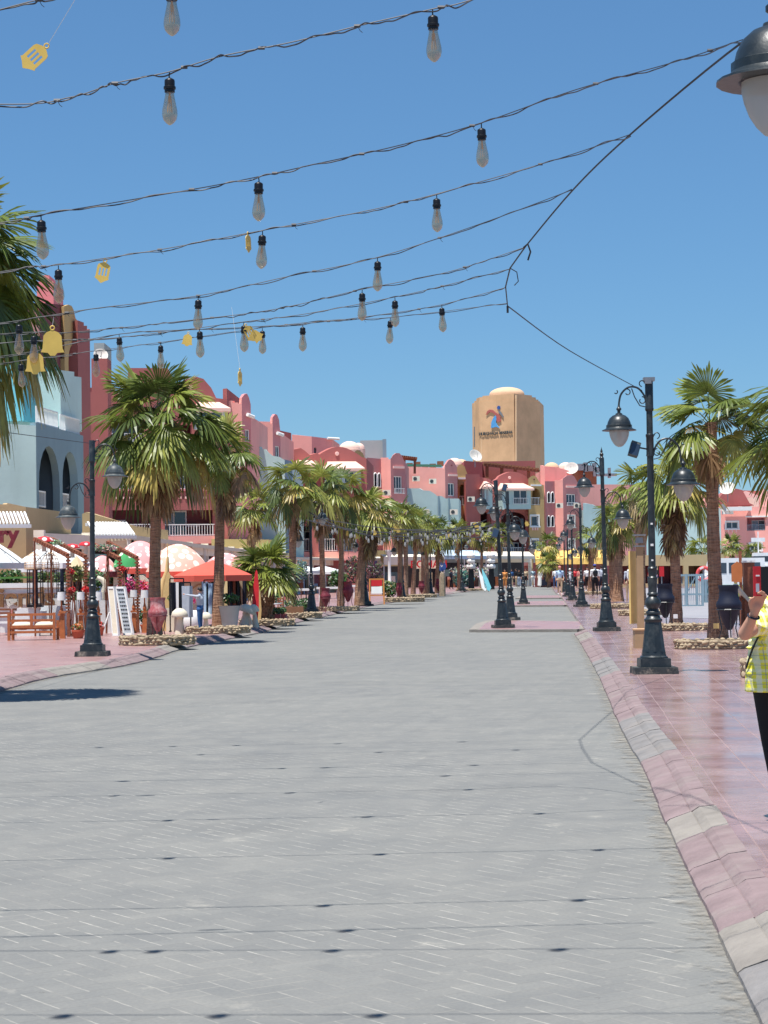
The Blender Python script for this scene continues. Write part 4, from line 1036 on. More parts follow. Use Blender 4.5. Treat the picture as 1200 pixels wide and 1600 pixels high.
            P0 = [pl.P(u0 - e, z1, -pj - .45), pl.P(u1 + e, z1, -pj - .45), pl.P(u1 - .3, z1 + ah, -.02), pl.P(u0 + .3, z1 + ah, -.02)]
            P1 = [p - Vector((0, 0, .22)) for p in P0[:2]] + [pl.P(u1 + e, z1 - .22, -.0), pl.P(u0 - e, z1 - .22, 0)]
            aw.add(P0 + P1, [(0, 1, 2, 3), (0, 1, 5, 4), (4, 5, 6, 7), (1, 2, 6, 5), (0, 3, 7, 4)]); aw.build('awning', M['w_domep'], s.root, org)
        elif k == 'pipe':
            mb = MB(); a = pl.hit(q[1], q[2]); b_ = pl.hit(q[3], q[4]); mb.tube([pl.P(*a, -q[5]), pl.P(*b_, -q[5])], q[6], 8); mb.build(q[7] if len(q) > 7 else 'pipe', M[q[8]] if len(q) > 8 else M['white'], s.root, org, smooth=50)
        elif k == 'disc':
            u, z = pl.hit(q[1], q[2]); r = q[3] * pl.A.y / F; mb = MB(); Mx = Matrix.Translation(pl.P(u, z, 0)) @ Matrix.Rotation(math.atan2(pl.e.y, pl.e.x), 4, 'Z') @ Matrix.Rotation(R(90), 4, 'X')
            mb.lathe([(r, -.02), (r, .05), (r * .8, .08), (0, .08)], 16, Mx); mb.build('roundel', M['w_' + q[4]], s.root, org)
        elif k == 'rail':
            u0, z0, u1, z1 = rectpx(pl, *q[1:5]); railing(s.root, org, pl, u0, u1, z0, z1, q[5], M[q[6]], q[7] if len(q) > 7 else .2)
    def dome(s, px, py, D, rpx, c='domep', flat=.8, name='dome'):
        p = V(px, py, D); r = rpx * D / F; mb = MB(); zt = r * flat
        mb.lathe([(r, 0)] + [(r * math.cos(a), zt * math.sin(a)) for a in [k * math.pi / 16 for k in range(9)]], 24, Matrix.Translation(p)); mb.build(name, M['w_' + c], s.root, s.o, smooth=60)
        mb = MB(); mb.lathe([(r * 1.06, -3.5), (r * 1.06, .0), (r * .98, .03)], 24, Matrix.Translation(p)); mb.build('drum', M['w_' + c], s.root, s.o, smooth=40)
    def rbox(s, x0, y0, x1, y1, D, c, dep=4.0, name='roof_room', zb=None):
        a = V(x0, y1, D); b = V(x1, y1, D); z = V((x0+x1)/2, y0, D).z; zb_ = zb if zb is not None else a.z - 1.5
        mb = MB(); mb.box(((a.x+b.x)/2, D + dep/2, (z + zb_)/2), (b.x - a.x, dep, z - zb_)); return mb.build(name, M['w_' + c] if 'w_' + c in M else M[c], s.root, s.o)

def gable(x0, x1, yb, yt, n=14, step=0, peak=.5, sharp=1.0):
    """ogee gable outline in photo pixels between x0 and x1"""
    out = []
    for k in range(n + 1):
        t = k / n; u = 1 - abs(t - peak) / max(peak, 1 - peak); h = (math.sin(max(0, u) * math.pi / 2)) ** sharp
        out.append((x0 + (x1 - x0) * t, yb + (yt - yb) * h))
    return out

WS = dict(sur=.12)
# A: near teal block with arches, pink stepped house on top
A = Building('apartment_building', 'pale teal block with two dark arches and stepped pink top storey, at the left edge')
A.block([(-330, 82), (57, 85), (131, 93)],
        [dict(c='teal', top=[(-330, 640), (57, 665)]),
         dict(c='teald', top=[(57, 660), (96, 671), (131, 681)], h=[('ab', 61, 697, 93.5, 862, {'rail': 0, 'd': 5.5, 'doors': 0, 'in': 'tealshade'}), ('ab', 98, 706, 122, 862, {'rail': 0, 'd': 5.5, 'doors': 0, 'in': 'tealshade'})],  # arch interiors get a teal darkened by painted shade
              x=[('rail', 62, 768, 74, 793, .1, 'white'), ('rail', 99, 772, 110, 795, .1, 'white')])], bv=(-9, 1.5), roofm='w_teal')
pl = A.planes[1]
u0, z0, u1, z1 = rectpx(pl, 60, 640, 93, 666); railing(A.root, A.o, pl, u0, u1, z0, z1, .1, M['white'], .14)
u0, z0, u1, z1 = rectpx(pl, 97, 652, 127, 678); railing(A.root, A.o, pl, u0, u1, z0, z1, .1, M['white'], .14)
A.block([(38, 89), (95, 92.2)], [dict(c='turq', top=[(38, 560), (95, 576)])], bv=(-3, .6), zb=8.4, roofm='w_teal')
A.block([(96, 90.0), (129, 93.6)], [dict(c='teal', top=[(96, 579), (116, 581), (116, 588), (129, 590)])], bv=(-3, .6), zb=8.2, roofm='w_teal')
A.block([(-60, 91), (64, 94), (105, 98.5)], [dict(c='pink', top=[(-60, 470), (20, 470), (20, 478), (64, 487)]), dict(c='maroon', top=[(64, 474), (105, 478)], h=[('a', 79, 520, 88, 600, dict(fr='w_pink'))])], bv=(-6, 1.0), zb=7, backz=12)
A.block([(103, 97.5), (126, 100.5)], [dict(c='ochre', top=[(103, 480), (107, 476), (112, 478), (115, 484), (118, 497), (122, 503), (126, 504)], h=[('ab', 107, 540, 121, 600, dict(rail=0, d=2))])], bv=(-4, .6), zb=5, backz=12)
A.block([(124, 99), (143, 102)], [dict(c='redd', top=[(124, 502), (131, 504), (131, 509), (136, 509), (136, 515), (143, 516)])], bv=(-4, .6), zb=0, backz=13)
A.rbox(58, 440, 84, 500, 99, 'pinkd', 3); A.rbox(143, 560, 168, 590, 112, 'redd', 1.5, zb=0); A.rbox(147, 536, 163, 561, 114, 'grey', 3)
A.rbox(66, 430, 77, 445, 99.5, 'pinkd', 2)

# beige shop front with lettering and slatted canopies beneath A
S1 = Building('corner_shop', 'beige stuccoed shop with dark lettering and a white slatted canopy, under the pale teal block', 'shop')
S1.block([(-140, 70), (40, 71.5)], [dict(c='tan', top=[(-140, 786), (10, 788), (12, 786), (40, 792)])], depth=7, roofm='w_tan')
def text(body, pl_p, size, mat, ext, parent, org, rz=0, name='lettering', bold=0.0, align='CENTER'):
    cu = bpy.data.curves.new(name, 'FONT'); cu.body = body; cu.size = size; cu.extrude = ext; cu.offset = bold; cu.align_x = align; cu.align_y = 'CENTER'
    t_ = bpy.data.objects.new(name, cu); COL.objects.link(t_); me = bpy.data.meshes.new_from_object(t_.evaluated_get(bpy.context.evaluated_depsgraph_get())); bpy.data.objects.remove(t_)
    me.materials.clear(); me.materials.append(mat); me.name = name; o = bpy.data.objects.new(name, me); COL.objects.link(o); o.parent = parent
    o.location = Vector(pl_p) - Vector(org); o.rotation_euler = (R(90), 0, rz); return o
text('eary', V(-3, 836, 70.4), .8, M['urn_dark'], .05, S1.root, S1.o, bold=.03)
def slats(label, x0, y0, x1, y1, D0, D1, n, rise, dep, org_z=None, grp='white slatted canopies'):
    a = V(x0, y1, D0); b = V(x1, y1, D1); r = thing('slatted_canopy', label, 'canopy', a, grp); mb = MB(); f = MB()
    up = Vector((-dep * .3, dep, rise)); f.bar(a, b, .1, .12); f.bar(a + up, b + up, .1, .12)
    for k in range(n):
        p = a.lerp(b, (k + .5) / n); mb.bar(p + Vector((0, 0, .08)), p + up + Vector((0, 0, .08)), (b - a).length / n * .42, .07)
    f.build('frame', M['white'], r, a); mb.build('slats', M['white'], r, a)
slats('white slatted canopy over the dark lettering at the left edge', -60, 0, 48, 822, 67, 68.5, 19, .42, 1.2)
slats('long white slatted canopy between the left lamp and the tallest palm', 147, 0, 212, 839, 74, 76, 14, .5, 1.8)
slats('short white slatted ledge beside the teal corner', 60, 0, 80, 822, 84, 86, 8, .25, .6)
S2 = Building('corner_shop', 'ochre shop front behind the slatted canopy right of the dusty left lamp', 'shop')
S2.block([(128, 80), (211, 84)], [dict(c='tan', top=[(128, 803), (135, 800), (211, 822)])], depth=8, roofm='w_tan')
S2.block([(57, 88), (79, 90)], [dict(c='tan', top=[(57, 794), (79, 800)])], depth=3, roofm='w_tan')

# B: red hotel with white railed balconies
B = Building('hotel_building', 'brick red balconied hotel with white railings behind the tallest left palms')
sq = [('squares', 150, 215, 778, 4.2, 7), ('squares', 262, 320, 777.5, 4.2, 7), ('band', 147, 838, 357, 850, 'pink', .14), ('band', 147, 764, 357, 767, 'pinkd', .1), ('band', 147, 797, 155, 838, 'red', .2), ('band', 244, 797, 257, 838, 'red', .2), ('band', 338, 797, 355, 872, 'red', .22)]
B.block([(143, 134), (357, 136)], [dict(c='redd', top=[(143, 612), (200, 612), (200, 575), (262, 575), (275, 600), (290, 594), (305, 588), (318, 592), (330, 606), (338, 622), (357, 624)],
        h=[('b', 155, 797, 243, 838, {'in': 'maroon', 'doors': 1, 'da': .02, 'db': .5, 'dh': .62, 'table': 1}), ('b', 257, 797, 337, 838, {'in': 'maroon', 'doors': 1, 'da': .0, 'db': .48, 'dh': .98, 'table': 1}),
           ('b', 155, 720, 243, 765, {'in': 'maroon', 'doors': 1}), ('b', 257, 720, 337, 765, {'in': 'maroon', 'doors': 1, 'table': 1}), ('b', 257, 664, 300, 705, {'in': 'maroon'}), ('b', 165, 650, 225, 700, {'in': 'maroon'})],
        x=sq + [('oriel', 303, 640, 350, 672, (308, 645, 345, 668), .9, 0, 12), ('disc', 298, 606, 4, 'pinkl')])], depth=14, backz=14)
# pink gabled towers right of B
C = Building('gabled_house', 'pink house with two pointed gables above a pale teal wall, right of the red hotel')
C.block([(357, 137), (380, 137, 12), (394, 137, 55)], [dict(c='pink', top=[(357, 626), (363, 626), (363, 629), (372, 629), (372, 631), (376, 630), (380, 622)]),
        dict(c='pinkd', top=[(380, 622), (382, 616), (386, 615), (389, 621), (392, 632), (394, 650)], h=[('w', 382.5, 671, 391, 690, dict(m=2)), ('w', 382.5, 700, 391, 713, dict(m=2))], x=[('pipe', 383, 648, 393, 652, .2, .13)])], depth=11)
C.block([(394, 150), (428, 150, 12), (440, 150, 55)], [dict(c='pink', top=[(394, 658), (423, 659), (423, 662), (425, 660), (428, 652)]),
        dict(c='pinkd', top=[(428, 652), (430, 647), (433, 648), (436, 656), (440, 676)], h=[('w', 430, 697, 437.5, 716, dict(m=2))], x=[('pipe', 430, 677, 439, 680, .2, .13)])], depth=11)
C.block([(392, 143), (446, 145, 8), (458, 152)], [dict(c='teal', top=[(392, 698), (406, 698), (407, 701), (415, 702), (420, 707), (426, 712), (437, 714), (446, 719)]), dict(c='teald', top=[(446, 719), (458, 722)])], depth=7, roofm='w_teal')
C.block([(330, 134), (420, 138)], [dict(c='yellow', top=[(330, 842), (420, 843)])], depth=6, roofm='w_yellow')
# D: red building with scalloped gable and bay windows
Dd = Building('apartment_building', 'red apartment block with wide curved gable and bay window, behind the palm cluster')
Dd.block([(439, 160), (457, 163), (574, 180, 8)],
         [dict(c='redd', top=[(439, 673), (457, 677)]),
          dict(c='red', top=[(457, 703), (470, 700), (476, 704), (484, 711), (495, 708)] + gable(499, 560, 710, 698, 10) + [(565, 714), (574, 716)],
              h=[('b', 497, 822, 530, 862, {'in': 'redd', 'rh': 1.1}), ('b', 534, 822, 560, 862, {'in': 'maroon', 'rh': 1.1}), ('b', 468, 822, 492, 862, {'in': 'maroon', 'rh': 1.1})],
              x=[('oriel', 506, 733, 562, 757, (536, 738, 551, 755), .9, 0, 12), ('oriel', 459, 727, 492, 740, (464, 730, 480, 738), .6, 0, 8), ('disc', 526.5, 709, 3.2, 'pinkl'), ('squares', 470, 560, 868, 4, 7), ('band', 468, 862, 562, 876, 'pink', .15), ('band', 484, 815, 497, 868, 'red', .3)])], depth=12)
Dd.block([(458, 185), (489, 186, 10), (521, 186, 35)], [dict(c='pink', top=[(458, 679), (489, 682)]), dict(c='pinkd', top=[(489, 682), (521, 686)], h=[('a', 490.5, 699, 495, 710, {})], x=[('pipe', 510, 685, 528, 686, .2, .12)])], depth=8, zb=9)
Dd.dome(546, 703, 196, 17); Dd.dome(560, 701, 205, 10, flat=.9)
Dd.rbox(563, 688, 598, 717, 212, 'grey', 5); Dd.rbox(598, 686, 604, 717, 211.5, 'teald', 5)
Dd.block([(556, 182), (576, 186)], [dict(c='ochre', top=[(556, 706), (558, 703), (562, 704), (567, 708), (570, 716), (573, 722), (576, 723)], h=[('ab', 562, 735, 573, 770, dict(doors=1, rail=0))], x=[('band', 566, 724, 576, 727, 'white', .15)])], depth=8, zb=0)
# E: pink tower with paired arched windows
PA = dict(sur=.14, m=1)
E = Building('gabled_house', 'pink tower house with paired arched white windows and a round gable, centre of the row')
E.block([(575, 205), (597, 205, 48), (612, 205, -38), (635, 205, 42)],
        [dict(c='mauve', top=[(575, 715), (597, 717)], h=[('a', 584, 739, 588.4, 760.5, PA), ('a', 590, 739.5, 594.2, 761, PA), ('a', 584, 786, 588.4, 806, PA), ('a', 590, 787, 594.2, 806, PA), ('w', 584.5, 832, 594, 850, dict(sur=.14, m=1))]),
         dict(c='pink', top=[(597, 715), (607, 715), (607, 718), (612, 717)]),
         dict(c='mauve', top=[(612, 717), (614.5, 711), (619, 708), (624, 708), (628, 712), (631, 719), (635, 722)], h=[('w', 615.5, 744, 628.5, 771, dict(m=3, rail=.28)), ('w', 618.5, 788, 628, 799, dict(sur=.14, m=2)), ('w', 620, 832, 627, 851, dict(sur=.14, m=2))],
              x=[('band', 614, 728.5, 631, 732, 'pinkl', .12), ])], depth=12, roofm='w_pinkd')
E.block([(573, 201), (624, 203)], [dict(c='yellow', top=[(573, 860), (624, 860)])], depth=3.5, roofm='w_yellow')
pr = thing('roof_pergola', 'brown timber roof pergola behind the round pink gable', 'pergola', V(630, 725, 216)); mb = MB()
for k in range(8):
    p = V(627 + 3.2 * k, 714 + .4 * k, 216); mb.box(p, (.3, 3.2, .18))
mb.bar(V(625, 716, 215), V(651, 719, 215), .2, .25); mb.build('roof_slats', M['wood_dark'], pr, V(630, 725, 216)); mb = MB()
for k in (632, 648): mb.bar(V(k, 717, 215.2), V(k, 740, 215.2), .25, .25)
mb.build('posts', M['wood_dark'], pr, V(630, 725, 216))
# F: pink and teal house
Fh = Building('gabled_house', 'long pink house with pale teal lower wing and ochre arched balcony')
Fh.block([(635, 222), (697, 224, 6), (716, 224, 42)],
         [dict(c='pink', top=[(635, 729), (692, 731), (692, 733), (697, 727)]),
          dict(c='mauve', top=[(697, 727), (701, 719), (704.5, 717.5), (709, 721), (714, 730), (716, 737)], h=[('w', 700, 755, 710, 775, dict(m=2)), ], x=[('band', 700, 741, 714, 744, 'pinkl', .12), ('disc', 705.5, 727, 1.2, 'maroon')])], depth=12)
Fh.block([(635, 212), (684, 213), (718, 214)], [dict(c='teal', top=[(635, 763), (655, 763), (661, 766), (672, 767), (680, 772), (684, 775)]), dict(c='teal', top=[(684, 775), (690, 775), (697, 779), (718, 779)], x=[('pipe', 685, 775, 685, 870, .05, .09, 'downpipe', 'w_teald'), ('pipe', 701, 778, 701, 870, .05, .09, 'downpipe', 'w_teald'), ('rail', 686, 817, 717, 828, -.3, 'white', .3)])], depth=8, roofm='w_teal')
Fh.block([(714, 227), (732, 228, 25)], [dict(c='ochre', top=[(714, 733), (717, 726), (721, 725), (726, 729), (729, 738), (732, 741)], h=[('ab', 716.5, 757, 728.5, 790, dict(doors=1, dh=.7))], x=[('band', 715.5, 746, 730, 749, 'white', .15)])], depth=8)
Fh.dome(710, 726, 240, 13); Fh.dome(720, 727, 244, 12, 'dome')
mb = MB()
for x_, y_, h_ in ((640, 730, 6), (652, 730, 8), (664, 731, 5), (688, 728, 7), (676, 731, 6)): mb.box(V(x_, y_ - h_/2, 229), (.5 + .2 * (x_ % 3), 1.5, h_ * .072))
mb.build('roof_clutter', M['w_brown'], Fh.root, Fh.o); mb = MB(); mb.bar(V(636, 727, 227), V(690, 728, 227), .6, .25); mb.build('roof_hedge', M['green'], Fh.root, Fh.o)
# G: central red building
Gb = Building('apartment_building', 'central deep red building with curved gable and teal bay window, below the tower')
Gb.block([(729, 224), (751, 226), (828, 228)],
         [dict(c='red', top=[(729, 741), (751, 741)]),
          dict(c='red', top=[(751, 745), (764, 748), (770, 752), (777, 748)] + gable(780, 822, 744, 737, 10) + [(828, 752)],
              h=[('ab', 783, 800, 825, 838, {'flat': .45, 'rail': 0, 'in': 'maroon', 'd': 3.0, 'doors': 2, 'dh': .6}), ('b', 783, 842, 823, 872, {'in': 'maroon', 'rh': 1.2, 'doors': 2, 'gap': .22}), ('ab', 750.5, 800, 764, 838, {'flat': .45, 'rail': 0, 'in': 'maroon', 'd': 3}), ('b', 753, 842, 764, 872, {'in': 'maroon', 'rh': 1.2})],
              x=[('oriel', 778, 764, 822, 796, (795.5, 767, 816, 788), 1.3, 1, 9), ('oriel', 752, 761, 764, 796, (754, 765, 758, 785), 1.0, 0, 9), ('disc', 796, 746.5, 2.4, 'pinkl'), ('band', 766, 800, 775, 878, 'red', .4), ('squares', 786, 822, 876.5, 2.6, 5), ('band', 779, 872, 826, 884, 'pink', .25)])], depth=12, roofm='w_redd')
Gb.block([(727, 229), (755, 231)], [dict(c='redd', top=[(727, 720), (755, 722)])], depth=8, zb=6, roofm='w_redd')
Gb.block([(827, 227), (851, 231, 30)], [dict(c='ochre', top=[(827, 748), (830, 744), (834, 743), (838, 745), (842, 752), (846, 757), (851, 758)],
         h=[('ab', 829, 763, 844.5, 789.5, dict(doors=1, dh=.6)), ('w', 829.5, 806, 841, 822, dict(sur=.15, m=1, sill=1)), ('w', 830, 843, 840, 858, dict(sur=.15, m=1))], x=[('band', 829, 757, 845, 759.5, 'white', .15), ('disc', 834.5, 749, 1.2, 'maroon')])], depth=9)
mb = MB(); gp = thing('roof_pergola', 'brown flat roof terrace pergola on top of the central red building', 'pergola', V(800, 735, 236))
for k in range(16): mb.box(V(757 + 5.4 * k, 724.5 + .62 * k, 236), (.32, 4, .2))
mb.bar(V(755, 726, 234.2), V(843, 736, 234.2), .2, .3); mb.build('roof_slats', M['w_brown'], gp, V(800, 735, 236)); mb = MB()
for k in (761, 784, 805, 826): mb.bar(V(k, 728, 234.5), V(k, 760, 234.5), .35, .35)
mb.build('posts', M['w_brown'], gp, V(800, 735, 236)); mb = MB(); mb.box(V(795, 738, 239), (6.2, .3, 2.6)); mb.build('back_wall', M['w_redd'], gp, V(800, 735, 236))
# H: right pink gabled block
H_ = Building('gabled_house', 'pink gabled block with paired arched windows right of the central red building')
H_.block([(846, 231), (853, 231, -30), (868, 231, 45), (881, 231, -30), (908, 231, 40)],
         [dict(c='pink', top=[(846, 727), (853, 728)]), 
          dict(c='mauve', top=[(853, 752), (868, 752)], h=[('a', 855, 769, 859.4, 785.5, PA), ('a', 861, 769, 865.4, 785.5, PA), ('a', 855, 806, 859.4, 823, PA), ('a', 861, 806, 865.4, 823, PA)]),
          dict(c='pink', top=[(868, 750), (876, 750), (881, 748)]),
          dict(c='mauve', top=[(881, 748), (886, 743), (892, 742), (897, 744), (901, 751), (904, 757), (908, 760)], h=[('w', 885, 772, 899.5, 790, dict(m=3, rail=.25)), ('w', 888, 806, 897, 823, dict(sur=.15, m=2)), ('w', 888, 843, 897, 856, dict(sur=.15, m=2))], x=[('band', 884, 759, 901, 762, 'pinkl', .12)])], depth=12)
H_.block([(846, 238), (896, 240)], [dict(c='pink', top=[(846, 728), (870, 730), (896, 737)])], depth=8, zb=4, roofm='w_pink')
H_.block([(893, 243), (934, 246)], [dict(c='brown', top=[(893, 733), (906, 733), (934, 738)])], depth=6, zb=4, roofm='w_tan')
H_.block([(906, 238), (985, 242), (1010, 246)], [dict(c='pink', top=[(906, 762), (922, 762), (922, 757), (985, 757)]), dict(c='mauve', top=[(985, 757), (1010, 757)])], depth=10)
H_.block([(912, 230), (960, 232)], [dict(c='teal', top=[(912, 786), (925, 788), (940, 795), (960, 797)])], depth=6, roofm='w_teal')
H_.dome(862, 732, 243, 12, 'dome'); H_.dome(884, 732, 246, 12, 'domep')
mb = MB()
for x_, y_, w_, h_ in ((908, 733, .9, .8), (915, 733, .5, 1.1), (922, 735, .8, .7), (929, 737, .4, 1.6), (935, 737, .9, .6), (947, 745, 2.5, .3), (952, 742, .3, 1.2)): mb.box(V(x_, y_ - 3, 244), (w_, .8, h_))
mb.build('roof_tanks', M['metal'], H_.root, H_.o)
# I: far right hotel
I_ = Building('hotel_building', 'far pink hotel with red stepped roofs and white windows at the right edge')
I_.block([(1070, 262), (1127, 262), (1166, 262), (1290, 258)],
         [dict(c='teal', top=[(1070, 792), (1127, 794)]),
          dict(c='pink', top=[(1127, 798), (1166, 798)], h=[('w', 1134.5, 815.5, 1153, 826, dict(sur=.16, m=2, sill=1)), ('w', 1145, 849, 1153, 861, dict(sur=.16, m=2))]),
          dict(c='pink', top=[(1166, 792), (1290, 790)], h=[('b', 1167, 809, 1196, 829, {'in': 'pinkd', 'rm': 'curtain', 'rail': 1}), ('w', 1172, 849, 1190, 860, dict(sur=.16, m=2)), ('w', 1215, 849, 1235, 860, dict(sur=.16, m=2)), ('b', 1205, 809, 1240, 829, {'in': 'pinkd'})], x=[('band', 1163, 805, 1290, 807, 'white', .3)])], depth=12)
I_.block([(1082, 272), (1134, 272), (1188, 270), (1300, 268)], [dict(c='pinkl', top=[(1082, 772), (1100, 770), (1122, 772), (1134, 768)]), dict(c='red', top=[(1134, 767), (1150, 766), (1185, 767)], h=[]), dict(c='pinkl', top=[(1188, 767), (1192, 763), (1200, 768), (1300, 766)])], depth=8, zb=5, roofm='w_pinkl')
I_.rbox(1160, 777, 1186, 800, 267, 'cream', 3); mb = MB()
mb.prism([(-2.6, 0), (2.6, 0), (2.0, .3), (1.1, 2.0), (-.6, 2.4), (-1.6, 1.4)], Matrix.Translation(V(1147, 790, 264)), 3); mb.build('hipped_roof', M['w_redd'], I_.root, I_.o)
mb = MB(); mb.prism([(-2.2, 0), (2.2, 0), (0, .8)], Matrix.Translation(V(1166, 777, 265)), .5); mb.build('pediment', M['w_pinkl'], I_.root, I_.o)
mb = MB(); mb.box(V(1153, 795, 261), (3.3, 1.5, .5)); mb.build('awning', M['white'], I_.root, I_.o)
for x_ in (1131, 1137, 1143): 
    mb = MB(); mb.box(V(x_, 801, 261.5), (.45, .3, .4)); mb.build('ac_unit', M['white'], I_.root, I_.o)
for bd, ls in ((Dd, ((468, 780, 176), (578, 775, 184), (568, 812, 176))), (E, ((604, 770, 204.6), (606, 812, 204.6))), (Fh, ((650, 748, 221.6), (676, 752, 221.6), (665, 800, 211), (709, 800, 213))), (Gb, ((736, 780, 223.6), (741, 820, 223.6), (770, 828, 224.6))), (H_, ((874, 790, 229.5), (902, 790, 231)))):
    for x_, y_, d_ in ls:
        mb = MB(); mb.box(V(x_, y_, d_), (.8, .35, .55)); mb.build('air_conditioner', M['w_cream'], bd.root, bd.o); mb = MB(); mb.lathe([(.2, 0), (.2, .02), (0, .02)], 12, Matrix.Translation(V(x_, y_, d_) + Vector((-.1, -.18, 0))) @ Matrix.Rotation(R(90), 4, 'X')); mb.build('fan_grille', M['iron_dusty'], bd.root, bd.o)
# satellite dishes
def dish(px, py, D, r, label, rz=0, tilt=50):
    p = V(px, py, D); t = thing('satellite_dish', label, 'satellite dish', p, 'rooftop satellite dishes'); Mx = Matrix.Rotation(rz, 4, 'Z') @ Matrix.Rotation(R(tilt), 4, 'X')
    mb = MB(); mb.lathe([(0.001, 0), (r * .4, r * .04), (r * .75, r * .16), (r, r * .3), (r * 1.02, r * .3), (r * .75, r * .12), (.001, -.03)], 18, Mx); mb.build('reflector', M['dish'], t, smooth=50)
    m2 = MB(); m2.tube([(0, 0, -r * 1.6), (0, 0, 0)], .05, 6); m2.build('mast', M['metal'], t)
    m3 = MB(); m3.tube([Mx @ Vector((0, -r * .9, .2 * r)), Mx @ Vector((0, 0, r * .9))], .02, 4); m3.build('feed_arm', M['metal'], t)
dish(742, 713, 226, .75, 'pale satellite dish left of the orange tower foot', .5, 60)
dish(1137, 765, 258, 1.0, 'sand-coloured satellite dish on the far pink hotel', -.4, 50)
dish(893, 733, 240, .8, 'white satellite dish on the pink block domes', -.2, 60)
dish(1129, 794, 258, .5, 'small satellite dish on the hotel ledge by the slender palm', .6, 80)
dish(157, 556, 113, .4, 'dish on the small roof right of the stepped pink top storey', .3, 60)

# tower
Tw = thing('water_tower', 'tall sand-orange octagonal tower with white dome, winged logo and lettering', 'tower', AT(793, 296, 0)); to = Tw.location.copy()
tc = [AT(741, 302, 5).to_2d(), AT(752, 297.5, 5).to_2d(), AT(806.5, 294, 5).to_2d(), AT(847, 299, 5).to_2d(), AT(853, 306, 5).to_2d(), AT(846, 310, 5).to_2d(), AT(790, 313, 5).to_2d(), AT(745, 309, 5).to_2d()]
zt = V(793, 617, 296).z; zlow = V(741, 630, 300).z; mb = MB(); n = 8
vs = [(*p, 0) for p in tc] + [(*p, zlow) for p in tc]; mb.add(vs, [(i, (i+1) % n, (i+1) % n + n, i + n) for i in range(n)])
mb.add([(*p, zlow) for p in tc], [tuple(range(n))])
mb.build('shaft', M['w_sand'], Tw, to)
# stepped parapets on each visible face
def par(i, outline):
    A_, B_ = tc[i], tc[(i+1) % n]; cen = sum(tc, Vector((0, 0))) / n; e = (B_ - A_); mb = MB()
    Mx = Matrix.Translation((*A_.lerp(cen, .004), zlow)) @ Matrix.Rotation(math.atan2(e.y, e.x), 4, 'Z'); L = e.length
    mb.prism([(x * L, z) for x, z in outline], Mx, .35); mb.build('parapet', M['w_sand'], Tw, to)
hp = zt - zlow
par(0, [(0, 0), (1, 0), (1, hp * .75), (.6, hp * .75), (.6, hp * .4), (.3, hp * .4), (.3, hp * .15), (0, hp * .15)])
par(1, [(0, 0), (1, 0), (1, hp), (.94, hp), (.94, hp), (.1, hp), (.1, hp * .8), (0, hp * .8)])
par(2, [(0, 0), (1, 0), (1, hp * .1), (.95, hp * .1), (.95, hp * .35), (.85, hp * .35), (.85, hp * .7), (.7, hp * .7), (.7, hp), (0, hp)])
mb = MB(); dc = V(792, 616.5, 302); rr = 27.5 * 302 / F; mb.lathe([(rr, -1), (rr, 0)] + [(rr * math.cos(a), rr * .42 * math.sin(a)) for a in [k * math.pi / 20 for k in range(1, 11)]], 32, Matrix.Translation(dc)); mb.build('dome', M['w_dome'], Tw, to, smooth=50)
ang = math.atan2(tc[2].y - tc[1].y, tc[2].x - tc[1].x); pT = Plane(tc[1], tc[2], tc[1], tc[2], .3)
def onT(px, py, w=-.12): return pT.P(*pT.hit(px, py), w)
text('HURGHADA MARINA', onT(775, 677), .6, M['iron_dusty'], .04, Tw, to, ang, bold=.015)
def blob(pts, mat, name):
    m_ = MB(); q = [pT.hit(x, y) for x, y in pts]; m_.prism([(u, z) for u, z in q], Matrix.Translation(pT.A3 - pT.n * 0 + pT.n * .15) @ Matrix.Rotation(ang, 4, 'Z'), .1); m_.build(name, mat, Tw, to)
blob([(768, 669), (768.5, 660), (772, 652), (775, 649), (777, 652), (775.5, 660), (778, 665), (781.5, 669), (776, 667)], plain('logo_blue', (86, 158, 214), .6), 'logo_sail')
blob([(760, 648.5), (762, 642.5), (766, 640), (771, 641), (775, 644.5), (779, 647), (782.5, 652), (783.5, 658), (779, 660), (776.5, 657), (776, 650), (771, 645), (766, 644), (763, 646)], plain('logo_red', (176, 96, 88), .7), 'logo_wing')
blob([(779, 641.5), (783, 643), (787, 650), (787.3, 653), (784, 649), (780, 645)], M['metal'], 'logo_tail')
m_ = MB(); m_.lathe([(.28, -.05), (.28, .08), (0, .08)], 14, Matrix.Translation(onT(779.5, 637, 0)) @ Matrix.Rotation(ang, 4, 'Z') @ Matrix.Rotation(R(90), 4, 'X')); m_.build('logo_head', M['sign_blue'], Tw, to)
m_ = MB(); a_ = [onT(743, 667 + k * 4, -.3) for k in range(9)]; m_.tube([p + Vector((0, 0, 0)) for p in a_], .09, 6); m_.build('ladder_loop', M['metal'], Tw, to)
for x_, w_ in ((752.5, .12), (806.5, .15)):
    m_ = MB(); m_.tube([AT(x_, 294 if x_ > 760 else 297.4, 3) + Vector((0, -.02, 0)), AT(x_, 294 if x_ > 760 else 297.4, zt - .2)], w_, 6); m_.build('corner_strip', M['w_sandl'], Tw, to)
SUN_EL = 75; SUN_D = (-.62, -.78); SUN_E = 4.8; SKY = (1.0, 0.0, 10.0); SKY_S = .15; EXPO = 0.55
